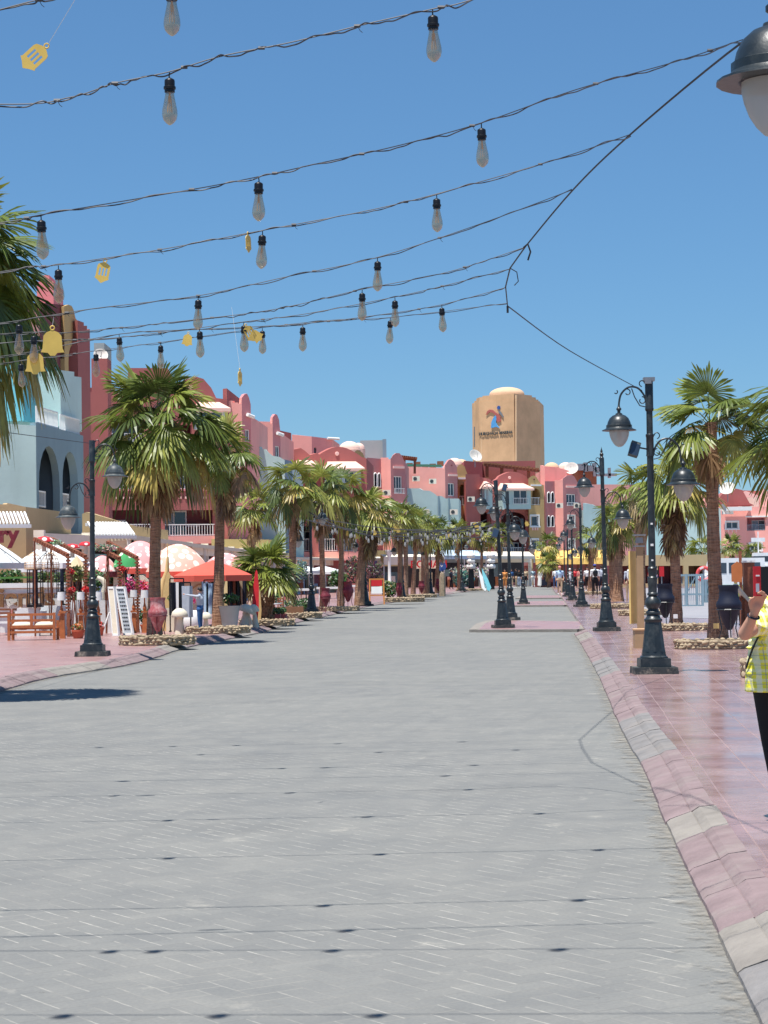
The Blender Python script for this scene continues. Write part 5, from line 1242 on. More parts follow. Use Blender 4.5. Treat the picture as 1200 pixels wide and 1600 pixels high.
# ------------------------------------------------------------------ ground-floor shops and canopies
def awning(name, label, front, z, dep, mat, drop=.25, rise=.5, cat='awning', grp=None, posts=True, back=(-.85, .5)):
    """front: [(px, D)...] edge at height z; roof rises backwards"""
    P = [AT(x, d, z) for x, d in front]; o = P[0]; r = thing(name, label, cat, o, grp); b = Vector((back[0], back[1], 0)).normalized() * dep; mb = MB()
    for a, c in zip(P, P[1:]):
        up = b + Vector((0, 0, rise)); q = Vector((0, 0, -drop))
        mb.add([a, c, c + up, a + up], [(0, 1, 2, 3)]); mb.add([a, c, c + q, a + q], [(0, 1, 2, 3)])
        mb.add([a + Vector((0, 0, -.06)), c + Vector((0, 0, -.06)), c + up + Vector((0, 0, -.06)), a + up + Vector((0, 0, -.06))], [(0, 1, 2, 3)])
    for e in (P[0], P[-1]): mb.add([e, e + b + Vector((0, 0, rise)), e + b - Vector((0, 0, .3)), e - Vector((0, 0, drop))], [(0, 1, 2, 3)])
    mb.build('canopy', mat, r, o)
    if posts:
        for a, c in zip(P, P[1:]):
            k = max(1, int((c - a).length / 5))
            for i in range(k + 1): m2 = MB(); p = a.lerp(c, i / k) + b * .04; m2.bar((p.x, p.y, SW), (p.x, p.y, z - .05), .1, .1); m2.build('post', M['white'], r, o)
    return r
def shopfront(label, front, z, dep, bays, mat='shop_dark', frame='white', cat='shop', wall='cream'):
    """dark open shop row behind an awning; bays vary in glazing and goods"""
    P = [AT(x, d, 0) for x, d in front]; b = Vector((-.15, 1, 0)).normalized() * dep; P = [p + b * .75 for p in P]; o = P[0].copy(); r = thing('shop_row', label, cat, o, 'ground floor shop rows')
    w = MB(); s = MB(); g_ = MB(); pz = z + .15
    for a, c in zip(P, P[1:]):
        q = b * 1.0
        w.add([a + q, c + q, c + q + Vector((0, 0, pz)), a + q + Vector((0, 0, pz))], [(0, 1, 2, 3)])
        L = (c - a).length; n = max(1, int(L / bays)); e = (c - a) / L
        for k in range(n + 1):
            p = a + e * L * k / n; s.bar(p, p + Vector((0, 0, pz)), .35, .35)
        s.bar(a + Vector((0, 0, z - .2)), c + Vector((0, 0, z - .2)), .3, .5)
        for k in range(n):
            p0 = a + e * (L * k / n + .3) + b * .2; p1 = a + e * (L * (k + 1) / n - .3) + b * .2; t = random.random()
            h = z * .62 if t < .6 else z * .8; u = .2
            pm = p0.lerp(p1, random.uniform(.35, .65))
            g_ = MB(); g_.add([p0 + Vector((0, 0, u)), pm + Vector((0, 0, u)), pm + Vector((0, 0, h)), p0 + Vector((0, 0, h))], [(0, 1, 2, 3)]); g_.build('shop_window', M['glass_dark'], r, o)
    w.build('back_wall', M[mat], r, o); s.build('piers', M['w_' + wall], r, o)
    m3 = MB()      # floor + goods silhouettes
    for a, c in zip(P, P[1:]):
        L = (c - a).length; n = int(L / .9)
        for k in range(n):
            p = a.lerp(c, random.random()) + b * random.uniform(-.02, .15); hh = random.uniform(.3, 1.5); m3.box(p + Vector((0, 0, hh/2 + SW)), (random.uniform(.2, .6), .4, hh), rz=random.random(), mi=random.choice([0, 0, 1, 2, 3, 4]))
    m3.build('goods', [M['wood_dark'], M['white'], M['pinkcloth'], M['blue_shirt'], M['khaki']], r, o)['kind'] = 'stuff'
    return r
e1 = [(206, 76), (300, 95)]; e2 = [(300, 95), (400, 124), (459, 145)]; e3 = [(459, 146), (556, 168)]
aw = plain('cream_canvas', (222, 212, 190), 0.95, var=.06)
awning('awning', 'cream canopy edge sloping down behind the pink dotted parasols', e1, 3.08, 4, aw, .18, .15, grp='long canopies in front of the buildings')
awning('awning', 'cream canopy behind the short stocky palm, continuing to the second kerb lamp', e2, 3.05, 4.5, aw, .18, .15, grp='long canopies in front of the buildings')
awning('awning', 'cream canopy behind the palm cluster between the second and third kerb lamps', e3, 2.8, 4, aw, .18, .2, grp='long canopies in front of the buildings')
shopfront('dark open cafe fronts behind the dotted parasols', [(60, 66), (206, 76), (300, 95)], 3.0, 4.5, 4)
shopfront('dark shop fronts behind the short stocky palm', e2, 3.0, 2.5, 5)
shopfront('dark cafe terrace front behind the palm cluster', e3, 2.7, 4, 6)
e4 = [(562, 192), (625, 196)]; e5 = [(600, 189), (694, 196)]; e6 = [(690, 196), (760, 207)]; e7 = [(752, 208), (835, 218)]
awning('awning', 'cream fascia below the yellow parapet, right of the thick leaning palm', e4, 3.0, 4, M['cream'], .6, .3, posts=False)
awning('awning', 'long white awning over the red shop sign', e5, 3.1, 3.5, M['w_cream'], .75, .25, back=(-.1, 1))
awning('awning', 'pale blue white awning sloping right of the red shop sign', e6, 3.2, 4, plain('pale_blue_canvas', (192, 212, 228), .8), .35, .6, back=(-.2, 1))
awning('awning', 'white awning band under the central red building', e7, 3.2, 3.5, M['w_cream'], .3, .5, back=(-.1, 1))
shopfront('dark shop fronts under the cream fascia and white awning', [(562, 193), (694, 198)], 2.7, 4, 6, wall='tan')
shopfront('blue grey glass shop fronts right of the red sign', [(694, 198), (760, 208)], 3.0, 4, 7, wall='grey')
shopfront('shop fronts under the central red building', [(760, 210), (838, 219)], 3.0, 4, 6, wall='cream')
o = thing('shop_sign', 'red illuminated-style letter sign above the dark shop entrance', 'sign', AT(668, 192, 2.5))
text('ROMAN', V(670, 882, 191.6), .95, M['red'], .06, o, o.location, .05, 'lettering', .02)
mb = MB(); mb.box(V(670, 882, 192), (2.9, .12, .75)); mb.build('sign_board', M['w_cream'], o, o.location)
o = thing('shop_sign', 'dark blue and red shop sign right of the third kerb lamp', 'sign', V(577, 881, 175)); mb = MB(); mb.box(V(577, 881, 175), (1.35, .12, .5)); mb.build('sign_board', plain('violet_board', (120, 110, 150), .6), o, o.location)
mb = MB(); mb.box(V(580.5, 881, 174.9), (.5, .12, .3)); mb.build('red_panel', M['red'], o, o.location)
o = thing('shop_sign', 'round dark blue sign with a pale mark next to the stone-clad pillar', 'sign', V(690, 885, 186)); mb = MB(); mb.lathe([(.42, 0), (.42, .1), (0, .1)], 20, Matrix.Translation(V(690, 885, 186)) @ Matrix.Rotation(R(90), 4, 'X')); mb.build('disc', M['sign_blue'], o, o.location)
mb = MB(); mb.bar(V(688.5, 883, 185.8), V(690, 886, 185.8), .08, .05); mb.bar(V(691.5, 883, 185.8), V(690, 886, 185.8), .08, .05); mb.build('mark', M['white'], o, o.location)
# yellow thatched canopy at the street end
yt = M['yellow_t'] = plain('straw_thatch', (240, 196, 110), .95, 0, .2, 9, .6, 30, dirt=(190, 140, 80), dscale=3, damt=.5)
r = thing('thatched_canopy', 'wide yellow thatched canopy across the end of the promenade', 'canopy', AT(900, 200, 0)); mb = MB()
A0, B0 = AT(836, 200, 3.35), AT(962, 200, 3.35); nseg = 16; vs = []
for k in range(nseg + 1):
    p = A0.lerp(B0, k / nseg); ztop = 1.55 if k % 4 else 1.75; vs += [p + Vector((0, -.6, -1.15)), p + Vector((0, -.5, -.55 + random.uniform(-.05, .05))), p + Vector((0, 2.2, ztop - 1.3 + random.uniform(-.1, .1)))]
fs = []
for k in range(nseg): fs += [(k*3, k*3+1, k*3+4, k*3+3), (k*3+1, k*3+2, k*3+5, k*3+4)]
mb.add(vs, fs); mb.build('thatch', yt, r, r.location)
mb = MB()
for k in range(10): p = A0.lerp(B0, (k + .3) / 10); mb.bar((p.x, p.y, .1), (p.x, p.y, 3), .22, .22)
mb.build('posts', M['wood_dark'], r, r.location)
mb = MB(); mb.box(((A0.x + B0.x)/2, 203, 1.2), (B0.x - A0.x, .3, 2.4)); mb.build('back_wall', M['w_maroon'], r, r.location)
Hc = Building('kiosk_building', 'low dark fronted kiosk row with cream top behind the right palms', 'building')
Hc.block([(958, 172), (1130, 178)], [dict(c='beige', top=[(958, 868), (1130, 866)], h=[('b', 965, 884, 1020, 912, {'in': 'maroon', 'rail': 0, 'doors': 0, 'd': 2}), ('b', 1028, 884, 1068, 912, {'in': 'maroon', 'rail': 0, 'doors': 0, 'd': 2}), ('b', 1076, 884, 1108, 912, {'in': 'brown', 'rail': 0, 'doors': 0, 'd': 2})])], depth=5, roofm='w_cream')
Sw = thing('terrace_wall', 'low cream and grey stone terrace wall in front of the far pink hotel', 'wall', AT(1160, 200, 0)); mb = MB()
a, b_ = AT(1120, 205, 0), AT(1300, 200, 0)
mb.bar(a + Vector((0, 0, .9)), b_ + Vector((0, 0, .9)), .5, 1.8); mb.build('stone_wall', plain('grey_stone', (150, 148, 150), .9, 0, .3, 2, .5), Sw, Sw.location); mb = MB(); mb.bar(a + Vector((0, -.1, 2.2)), b_ + Vector((0, -.1, 2.2)), .6, .8); mb.build('parapet', M['cream'], Sw, Sw.location)

# ------------------------------------------------------------------ foliage helper
def clump(mb, c, r, n, size, cols, rnd, up=.3):
    for _ in range(n):
        v = Vector((rnd.gauss(0, 1), rnd.gauss(0, 1), rnd.gauss(0, 1))).normalized() * rnd.random() ** .4
        p = Vector(c) + Vector((v.x * r[0], v.y * r[1], v.z * r[2])); a = Vector((rnd.uniform(-1, 1), rnd.uniform(-1, 1), rnd.uniform(-1, 1))).normalized(); b = a.orthogonal().normalized(); s = size * rnd.uniform(.6, 1.4)
        mb.col = tuple(q * rnd.uniform(.7, 1.3) for q in rnd.choice(cols)); mb.add([p - a * s, p + b * s * .45, p + a * s, p - b * s * .45], [(0, 1, 2, 3)])
GL = [(.05, .12, .03), (.09, .18, .05), (.04, .09, .03)]; FL = [(.6, .06, .2), (.5, .03, .12), (.65, .1, .3)]; RD = [(.6, .04, .04), (.5, .03, .03)]
def plant(px, py, D, r, label, cols, n=220, size=.07, pot=None, cat='plant', name='potted_plant', zc=None, potm='terracotta', grp=None):
    """pot = (width, height) in metres under the foliage; py = photo row of the foliage centre"""
    c = V(px, py, D); base = Vector((c.x, c.y, SW)); t = thing(name, label, cat, base, grp); rnd = random.Random(int(px * 3 + py)); mb = MB(); mb.c = []
    clump(mb, c - base, r, n, size, cols, rnd); mb.build('foliage', M['leaf'], t)
    st = MB(); zb = pot[1] * .8 if pot else 0
    for k in range(5): st.tube([(rnd.uniform(-.02, .02), 0, zb), (rnd.uniform(-.1, .1), rnd.uniform(-.1, .1), (c.z - base.z) * .7 + zb * .3), (rnd.uniform(-.5, .5) * r[0], 0, c.z - base.z)], .01, 4)
    st.build('stems', M['wood_dark'], t)
    if pot:
        p = MB(); w, h = pot[0] / 2, pot[1]; p.lathe([(w * .72, 0), (w * .95, h * .8), (w * 1.05, h * .8), (w * 1.05, h), (w * .9, h), (w * .88, h * .9), (0, h * .9)], 18); p.build('pot', M[potm], t, smooth=35)
    return t

# ------------------------------------------------------------------ restaurant terrace on the left
DT = 48.0
def post_arch(x, ybase, ytop, x2, y2, D, label):
    b = AT(x, D, SW); t_ = V(x, ytop, D); r = thing('log_arch', label, 'arch', b, 'stacked log arches at the terrace'); mb = MB(); n = 24; H = t_.z - SW
    for k in range(n):
        z = H * (k + .5) / n; mb.box((random.uniform(-.012, .012), 0, z), (.11 if z > H * .28 else .075, .1, H / n * (.62 if z > H * .28 else 1.0)), rz=random.uniform(-.15, .15), mi=0)
    mb.tube([(0, 0, 0), (0, 0, H)], .028, 6); mb.build('post', M['wood_dark'], r)
    q = V(x2, y2, D + .8) - b; a = Vector((0, 0, H)); m2 = MB(); k = 14
    for i in range(k): p = a.lerp(q, (i + .5) / k); m2.box(p, ((q - a).length / k * .8, .1, .09), M=(q - a).to_track_quat('X', 'Z').to_matrix().to_4x4() @ Matrix.Rotation(random.uniform(-.15, .15), 4, 'X'))
    m2.tube([a, q], .03, 6); m2.build('beam', M['wood_dark'], r)
    # slim rear support so that the beam rests on something
    m3 = MB(); m3.tube([Vector((q.x, q.y, 0)), q], .025, 6); m3.build('rear_post', M['wood_dark'], r)
post_arch(107.5, 993, 868, 54, 842, 49, 'left log arch of the first pair, red dotted mushroom on its end')
post_arch(135, 990, 870, 80, 842, 50.5, 'second log arch, close to the dusty left lamp')
post_arch(188, 985, 873, 145, 850, 51, 'third log arch, above the menu boards')
post_arch(215.5, 984, 872, 168, 847, 52, 'fourth log arch, next to the tallest palm trunk')
def parasol(px, ye, ya, D, rpx, mat, label, n=8, valm=None, rpow=1.0, pole=True, name='parasol', grp=None, val=.16, dome=False):
    c = V(px, ye, D); ap = V(px, ya, D); base = Vector((c.x, c.y, SW)); r = thing(name, label, 'parasol', base, grp); rr = rpx * D / F; ze = c.z - SW; za = ap.z - SW; mb = MB()
    prof = [(rr * (1 - t) , ze + (za - ze) * ((math.sin((t) * math.pi / 2) ** .75) if dome else t ** .9)) for t in [k / 8 for k in range(9)]]; prof[-1] = (0.0, prof[-1][1])
    mb.lathe(prof, 28 if dome else n, a0=R(22.5)); mb.build('canopy', mat, r, smooth=50 if dome else None)
    if val:
        m2 = MB(); k = 28 if dome else n; a0 = R(22.5)
        m2.lathe([(rr, ze), (rr * 1.0, ze - val)], k, a0=a0); m2.f = [f for f in m2.f if len(f) == 4]; m2.m = [0] * len(m2.f); m2.build('valance', valm or mat, r)
    m3 = MB(); m3.tube([(0, 0, 0), (0, 0, za - .03)], .03, 8)
    for k in range(8): a = k * .785 + R(22.5); m3.tube([(0, 0, za - .08), (rr * .97 * math.cos(a), rr * .97 * math.sin(a), ze - .01)], .012, 4); m3.tube([(0, 0, ze - .3), (rr * .5 * math.cos(a), rr * .5 * math.sin(a), ze + (za - ze) * .42)], .01, 4)
    m3.build('pole', M['iron'], r)
    m4 = MB(); m4.lathe([(.25, 0), (.25, .06), (.05, .09), (.05, .2), (.03, .2)], 14); m4.build('foot', M['iron'], r, smooth=30)
    return r
GP = 'parasols on the restaurant terrace'
parasol(-16, 880, 840, 57, 58, M['white_cloth'], 'big white parasol cut off by the left edge', n=4, grp=GP)
parasol(84, 880, 848, 62, 58, M['white_cloth'], 'white parasol behind the wicker bird cages', n=4, grp=GP)
parasol(219, 888, 845, 60, 44, M['dot_pink'], 'pink parasol with white dots behind the fourth log arch', grp=GP, dome=True, valm=M['red_cloth'])
parasol(278, 893, 850, 57, 50, M['dot_peach'], 'peach parasol with big pale dots, left of the orange red parasol', grp=GP, dome=True, valm=M['red_cloth'])
parasol(352, 886, 864, 66, 34, M['dot_pink'], 'small pink dotted parasol behind the orange red one', grp=GP, dome=True)
parasol(333, 899, 875, 56, 64, M['red_cloth'], 'orange red parasol above the man in grey', n=8, grp=GP)
parasol(196, 886, 861, 56, 20, M['dot_green'], 'green white-dotted mushroom parasol behind the third log arch', dome=True, grp=GP, val=0)
parasol(160, 893, 868, 56, 24, M['dot_pink'], 'low pink dotted parasol just right of the dusty left lamp', dome=True, grp=GP, valm=M['urn_dark'])
def mushroom_ornament(px, py, D, rpx, label, m, yb=None):
    c = V(px, py, D); r = thing('mushroom_ornament', label, 'ornament', c, 'dotted mushroom ornaments on the arches'); rr = rpx * D / F; mb = MB(); mb.lathe([(rr * .3, -.02), (rr, 0), (rr * .95, rr * .2), (rr * .6, rr * .45), (0, rr * .55)], 20); mb.build('cap', m, r, smooth=60)
    mb = MB(); mb.lathe([(.06, -.25), (.05, 0), (0, 0)], 10); mb.build('stalk', M['cream'], r)
mushroom_ornament(69, 846, 50, 15, 'red mushroom with white dots on the end of the left log arch', M['dot_red'])
mushroom_ornament(113, 856, 52, 12, 'dark red dotted mushroom behind the dusty lamp lantern', M['dot_red'])
mushroom_ornament(134, 852, 53, 11, 'dark red dotted mushroom left against the lamp pole', M['dot_red'])
# wicker cages
def cage(px, D, label):
    c = V(px, 889, D); r = thing('wicker_cage', label, 'cage', c, 'wicker cages over the terrace'); rr = 13.5 * D / F; H = 26 * D / F; mb = MB()
    for k in range(18):
        a = k * math.pi / 9; mb.tube([(rr * f * math.cos(a), rr * f * math.sin(a), H * z) for f, z in ((1, 0), (1.02, .25), (.97, .5), (.75, .75), (.4, .9), (.08, 1.0))], .006, 4)
    for f, z in ((1.02, .02), (1.03, .12), (1.03, .25), (1.0, .4), (.9, .6), (.6, .82)): mb.tube([(rr * f * math.cos(a), rr * f * math.sin(a), H * z) for a in [k * math.pi / 10 for k in range(21)]], .008, 4)
    w_ = plain('wicker_' + label[:4], (216, 186, 150), .8); mb.build('weave', w_, r)
    m2 = MB(); m2.lathe([(rr, -.01), (rr, .03), (0, .03)], 20); m2.build('tray', w_, r)
    m3 = MB(); m3.tube([(0, 0, H), (0, 0, H + .12)], .006, 4); m3.build('hook', M['black'], r)
cage(52, 50, 'left wicker bird cage in front of the white parasol'); cage(79, 50.5, 'right wicker bird cage in front of the white parasol')
# cream wall with the word friends
Fw = thing('sign_wall', 'cream wall with large brown cut-out letters behind the wooden bench', 'wall', AT(40, 53.5, SW)); a_ = V(-60, 960, 53.5); b2 = V(108, 910, 53.5)
mb = MB(); mb.box(((a_.x + b2.x) / 2, 53.6, (SW + b2.z) / 2), (b2.x - a_.x, .18, b2.z - SW)); mb.build('wall', M['white'], Fw, Fw.location)
mb = MB()
for k in (1, 2): mb.box(((a_.x + b2.x) / 2, 53.495, b2.z - .14 * k), (b2.x - a_.x, .02, .02))
mb.build('grooves', M['wood_dark'], Fw, Fw.location)
lt = text('friends', V(86, 934, 53.4), .7, plain('rusty_letters', (128, 92, 60), .7, 0, .3, 12), .05, Fw, Fw.location, bold=.018, align='RIGHT'); 
mb = MB(); mb.bar(V(-60, 904, 55.5), V(60, 902, 55.5), .3, .05); tag(mb.build('shade_canopy', plain('green_canvas', (84, 134, 62), .8)), 'narrow green canopy edge above the brown letters', 'canopy')
# lanterns in black frame, bench, sofa, lamps
def frame_box(px0, px1, y0, y1, D, label):
    a = V(px0, y1, D); b = V(px1, y0, D); w = b.x - a.x; h = b.z - a.z; r = thing('metal_lantern', label, 'lantern', Vector(((a.x + b.x) / 2, D, a.z)), 'black metal frame lanterns'); mb = MB()
    for x in (-w/2, w/2):
        for y in (-w/2, w/2): mb.bar((x, y, 0), (x, y, h), .02, .02)
    for z in (.02, h * .33, h * .66, h - .02):
        for s in (-1, 1): mb.bar((-w/2, s * w/2, z), (w/2, s * w/2, z), .015, .02); mb.bar((s * w/2, -w/2, z), (s * w/2, w/2, z), .015, .02)
    mb.build('frame', M['black'], r); m2 = MB(); m2.lathe([(w * .22, 0), (w * .2, h), (0, h)], 12); m2.build('column', M['navy'], r)
    m3 = MB(); m3.box((0, 0, -.03), (w * 1.1, w * 1.1, .06)); zz = -(a.z - SW) ; m3.bar((0, 0, -.03), (0, 0, zz), .08, .08); m3.build('stand', M['black'], r)
frame_box(45, 65, 889, 945, 50, 'black metal frame lantern in front of the brown letters'); frame_box(90, 104, 889, 926, 53, 'narrow black frame lantern left of the first log arch')
def bench(px0, px1, yb, yt, D):
    a = AT(px0, D, SW); b = AT(px1, D, SW); W = b.x - a.x; H = V(px0, yt, D).z - SW; r = thing('wooden_bench', 'brown slatted wooden bench seen from behind on the left terrace', 'bench', a.lerp(b, .5)); mb = MB()
    for x in (-W/2 + .03, W/2 - .03):
        q = MB(); q.box((x, 0, H/2), (.06, .06, H)); q.build('leg', M['wood'], r); q = MB(); q.box((x, .5, .22), (.06, .06, .44)); q.build('leg', M['wood'], r)
    for z in (H - .04, H * .72, H * .5, H * .3): mb.box((0, 0, z), (W - .12, .04, .055))
    mb.box((0, 0, H * .7), (.06, .045, H * .55)); mb.build('backrest', M['wood'], r); s_ = MB()
    for k in range(5): s_.box((0, .06 + .1 * k, H * .42), (W, .08, .03))
    s_.build('seat', M['wood'], r)
    for x in (-W * .24, W * .24):
        c = MB(); c.ell((x, .3, H * .52), (W * .22, .22, .1), 14, 8); c.build('cushion', M['cream'], r, smooth=60)
bench(12, 87, 1000, 958, 46.5)
for i, (x0, x1, y0, y1, D, lb) in enumerate([(27, 62, 950, 962, 50, 'white covered sofa left behind the wooden bench'), (64, 104, 946, 962, 51, 'white covered sofa right behind the wooden bench'), (104, 130, 938, 972, 52.5, 'white sofa back between the first two log arches'), (150, 178, 938, 968, 52, 'white sofa back behind the menu boards'), (192, 230, 934, 965, 53.5, 'white sofa back left of the tallest palm trunk')]):
    a = V(x0, y1, D); b = V(x1, y0, D); W = b.x - a.x; r = thing('white_sofa', lb, 'sofa', Vector(((a.x+b.x)/2, D, SW)), 'white sofas on the terrace'); h = b.z - SW; mb = MB()
    mb.box((0, 0, h * .5), (W, .16, h), tx=.97); mb.build('backrest', M['white_cloth'], r); mb = MB(); mb.box((0, .4, .3), (W, .7, .28)); mb.build('seat', M['white_cloth'], r)
    mb = MB()
    for s_ in (-1, 1): mb.box((s_ * W/2, .35, .35), (.1, .8, .5))
    mb.build('armrest', M['white_cloth'], r)
def table_lamp(px, yb, yt, D, pbase, label):
    c = V(px, yb, D); t_ = V(px, yt, D); h = t_.z - c.z; r = thing('shaded_lamp', label, 'lamp', AT(px, D, SW), 'white drum shades on wooden posts'); o = r.location; zc = c.z - SW; mb = MB(); mb.lathe([(h * .52, 0), (h * .46, h), (h * .44, h), (h * .5, 0)], 20, Matrix.Translation((0, 0, zc))); mb.build('lamp_shade', M['white_cloth'], r, smooth=40)
    m2 = MB(); H = zc; m2.box((0, 0, H * .28), (.13, .13, H * .56), tx=.7, ty=.7); m2.box((0, 0, H * .6), (.16, .16, .05)); m2.lathe([(.03, H * .6), (.05, H * .7), (.02, H * .85), (.015, zc + h * .5)], 10); m2.build('post', M['wood'], r)
for x, yb, yt, D, lb in [(96.5, 938, 925, 49.5, 'white drum lamp left of the first log arch'), (126.5, 937, 925, 50, 'white drum lamp between the first two log arches'), (154, 938, 925, 50, 'white drum lamp just right of the dusty left lamp'), (209.5, 933, 922, 51.5, 'white drum lamp left of the fourth log arch'), (226.5, 934, 922, 51.5, 'white drum lamp between fourth log arch and tallest palm')]: table_lamp(x, yb, yt, D, 0, lb)
for x, D, lb in [(98, 47.5, 'tapered brown wooden post between bench and first log arch')]:
    r = thing('wooden_post', lb, 'post', AT(x, D, SW)); mb = MB(); mb.box((0, 0, .29), (.12, .12, .58), tx=.7, ty=.7); mb.build('shaft', M['wood'], r); mb = MB(); mb.box((0, 0, .61), (.16, .16, .05)); mb.build('cap', M['wood'], r)
# menu boards
def board(px0, px1, xt0, xt1, yb, yt, D, label, text_rows=True):
    b0 = AT(px0, D, SW); b1 = AT(px1, D, SW); W = b1.x - b0.x; top = V((xt0 + xt1) / 2, yt, D); H = top.z - SW; dx = top.x - (b0.x + b1.x) / 2; r = thing('menu_board', label, 'menu board', b0.lerp(b1, .5), 'leaning menu boards'); 
    T = Matrix(((1, 0, dx / H, 0), (0, 1, .22, 0), (0, 0, 1, 0), (0, 0, 0, 1))) @ Matrix.Rotation(R(-22), 4, 'Z')
    mb = MB(); 
    def bx(c, d, m): m.box((0, 0, 0), (1, 1, 1), M=T @ Matrix.Translation(c) @ Matrix.Diagonal((*d, 1)))
    bx((0, 0, H/2), (W * .82, .05, H), mb); mb.build('panel', plain('chalk_grey', (176, 184, 190), .7) if text_rows else M['cream'], r); m2 = MB()
    for s_ in (-1, 1): bx((s_ * W * .44, 0, H/2), (W * .13, .08, H), m2)
    bx((0, 0, H - .02), (W, .08, .05), m2); bx((0, 0, .03), (W, .08, .05), m2); m2.build('frame', M['white'], r)
    if text_rows:
        m3 = MB(); rr = random.Random(3)
        for k in range(11):
            z = H * (.93 - .08 * k); x = -W * .3
            while x < W * .26: w = rr.uniform(.02, .05); bx((x + w/2, -.03, z), (w, .006, .028), m3); x += w + .012
        m3.build('menu_lines', M['iron'], r)
    m4 = MB(); m4.tube([T @ Vector((W * .3, .03, H * .9)), T @ Vector((W * .3, .03, H * .9)) + Vector((0.05, .55, -H * .9))], .02, 5); m4.build('rear_leg', M['white'], r)
board(176, 187, 166, 178, 992, 917, 49, 'narrow white leaning board left of the menu board', False)
board(193, 210, 178, 194, 989, 917, 49.5, 'grey leaning menu board with rows of dark writing in a white frame')
r = thing('leaning_strut', 'thin white strut leaning beside the narrow board', 'strut', AT(158, 50, SW)); mb = MB(); mb.tube([(0, 0, 0), (.2, .1, .55)], .025, 6); mb.build('rod', M['white'], r)
# potted plants of the terrace
plant(122, 980, 47.5, (.16, .14, .1), 'terracotta pot with orange flowers left of the dusty lamp', [(.55, .15, .04), (.09, .16, .05)], 140, .035, (.3, .2))
plant(155, 978, 49.5, (.12, .1, .12), 'terracotta pot with red flowers right of the dusty lamp', RD + GL[:1], 140, .035, (.24, .2))
plant(227, 962, 52, (.16, .14, .22), 'terracotta pot with a green bush left of the tallest palm', GL, 170, .05, (.26, .2))
plant(120, 897, 51, (.28, .2, .2), 'hanging yellow green bush between the first log arches', [(.35, .34, .12), (.2, .24, .08)], 300, .06, None, name='bush')
plant(118, 945, 53, (.3, .2, .35), 'dark shrub behind the first log arches', GL, 300, .06, None, name='bush')
plant(203, 915, 54, (.32, .2, .22), 'magenta flowering bush under the third log arch', FL + GL[:1], 360, .05, None, name='flowering_bush')
plant(222, 918, 54.5, (.22, .2, .2), 'red flowering bush under the fourth log arch', RD + FL[:1], 260, .05, None, name='flowering_bush')
plant(110, 893, 50, (.1, .1, .08), 'small red flower bunch on the first log arch', RD, 90, .04, None, name='flower_bunch'); plant(134, 921, 50.3, (.1, .1, .08), 'small red flower bunch low on the second log arch', RD, 90, .04, None, name='flower_bunch')
plant(112, 922, 49, (.1, .1, .08), 'small red flower bunch low on the first log arch', RD, 90, .04, None, name='flower_bunch'); plant(192, 889, 51, (.08, .1, .08), 'small red flower bunch on the third log arch', RD, 70, .04, None, name='flower_bunch')
plant(78, 848, 50.3, (.35, .1, .08), 'green creeper along the tops of the first log arches', [(.1, .24, .1), (.3, .4, .3)], 240, .035, None, name='creeper'); plant(165, 856, 51.3, (.35, .1, .1), 'green and pink creeper along the tops of the third and fourth log arches', [(.1, .3, .14), (.6, .4, .4)], 260, .035, None, name='creeper')
plant(150, 905, 54, (.35, .2, .3), 'dark green shrub with pale stems behind the dusty lamp', GL, 300, .06, None, name='bush')
# backdrop of cafe: painted cream scalloped panels and white round lumps
r = thing('painted_backdrop', 'cream and yellow painted wavy terrace panel behind the log arches', 'panel', AT(225, 56, SW)); mb = MB(); pr_ = [(0, 0), (2.4, 0)] + [(2.4 - .1 * k, 1.35 + .12 * math.sin(k * .85)) for k in range(25)]
mb.prism(pr_, Matrix.Translation((AT(178, 56, 0).x, 56, SW)), .08); mb.build('panel', M['cream'], r, r.location)
mb = MB(); mb.tube([(AT(178, 56, 0).x + .1 * k, 55.97, SW + 1.1 + .08 * math.sin(k * .85)) for k in range(25)], .015, 5); mb.build('painted_line', M['w_ochre'], r, r.location)
def shape(name, label, cat, px, yb, D, prof, mat, part='body', n=20, grp=None, extra=None):
    b = AT(px, D, SW); r = thing(name, label, cat, b, grp); mb = MB(); mb.lathe(prof, n); mb.build(part, M[mat] if isinstance(mat, str) else mat, r, smooth=50)
    if extra: extra(r)
    return r
def mush(px, D, w, h, label, tiltx=0, grp='cream mushroom statues on the terrace'):
    b = AT(px, D, SW); r = thing('mushroom_statue', label, 'statue', b, grp); mb = MB(); mb.lathe([(w * .3, 0), (w * .24, h * .3), (w * .17, h * .6), (w * .15, h * .75), (0, h * .75)], 16, Matrix.Rotation(tiltx * .5, 4, 'Y')); mb.build('stem', M['cream'], r, smooth=50)
    mb = MB(); mb.lathe([(w * .15, -h * .02), (w * .46, -h * .06), (w * .5, 0), (w * .42, h * .16), (w * .22, h * .27), (0, h * .3)], 18, Matrix.Translation((tiltx * h * .4, 0, h * .72)) @ Matrix.Rotation(tiltx, 4, 'Y')); mb.build('cap', M['cream'], r, smooth=60)
mush(281, 50, .42, .62, 'pale mushroom statue left of the man in grey'); mush(322, 51, .3, .5, 'small mushroom statue with white cap at the right of the man in grey'); mush(381, 55, .5, .62, 'cream mushroom statue tilting right of the dead-skirted palm', .35); mush(400, 55, .3, .62, 'thin cream mushroom statue beside the short stocky palm', -.2); mush(392, 55.5, .3, .5, 'crooked cream mushroom statue between two others', -.4)
shape('white_pot', 'big white round planter beside the man in grey', 'pot', 301, 0, 52, [(.18, 0), (.26, .1), (.27, .3), (.22, .5), (.18, .54), (.15, .5), (0, .5)], 'white')
plant(298, 940, 52, (.14, .12, .1), 'pink and yellow flowers in the big white planter', FL + [(.5, .5, .1)], 160, .04, None, name='flower_bunch')
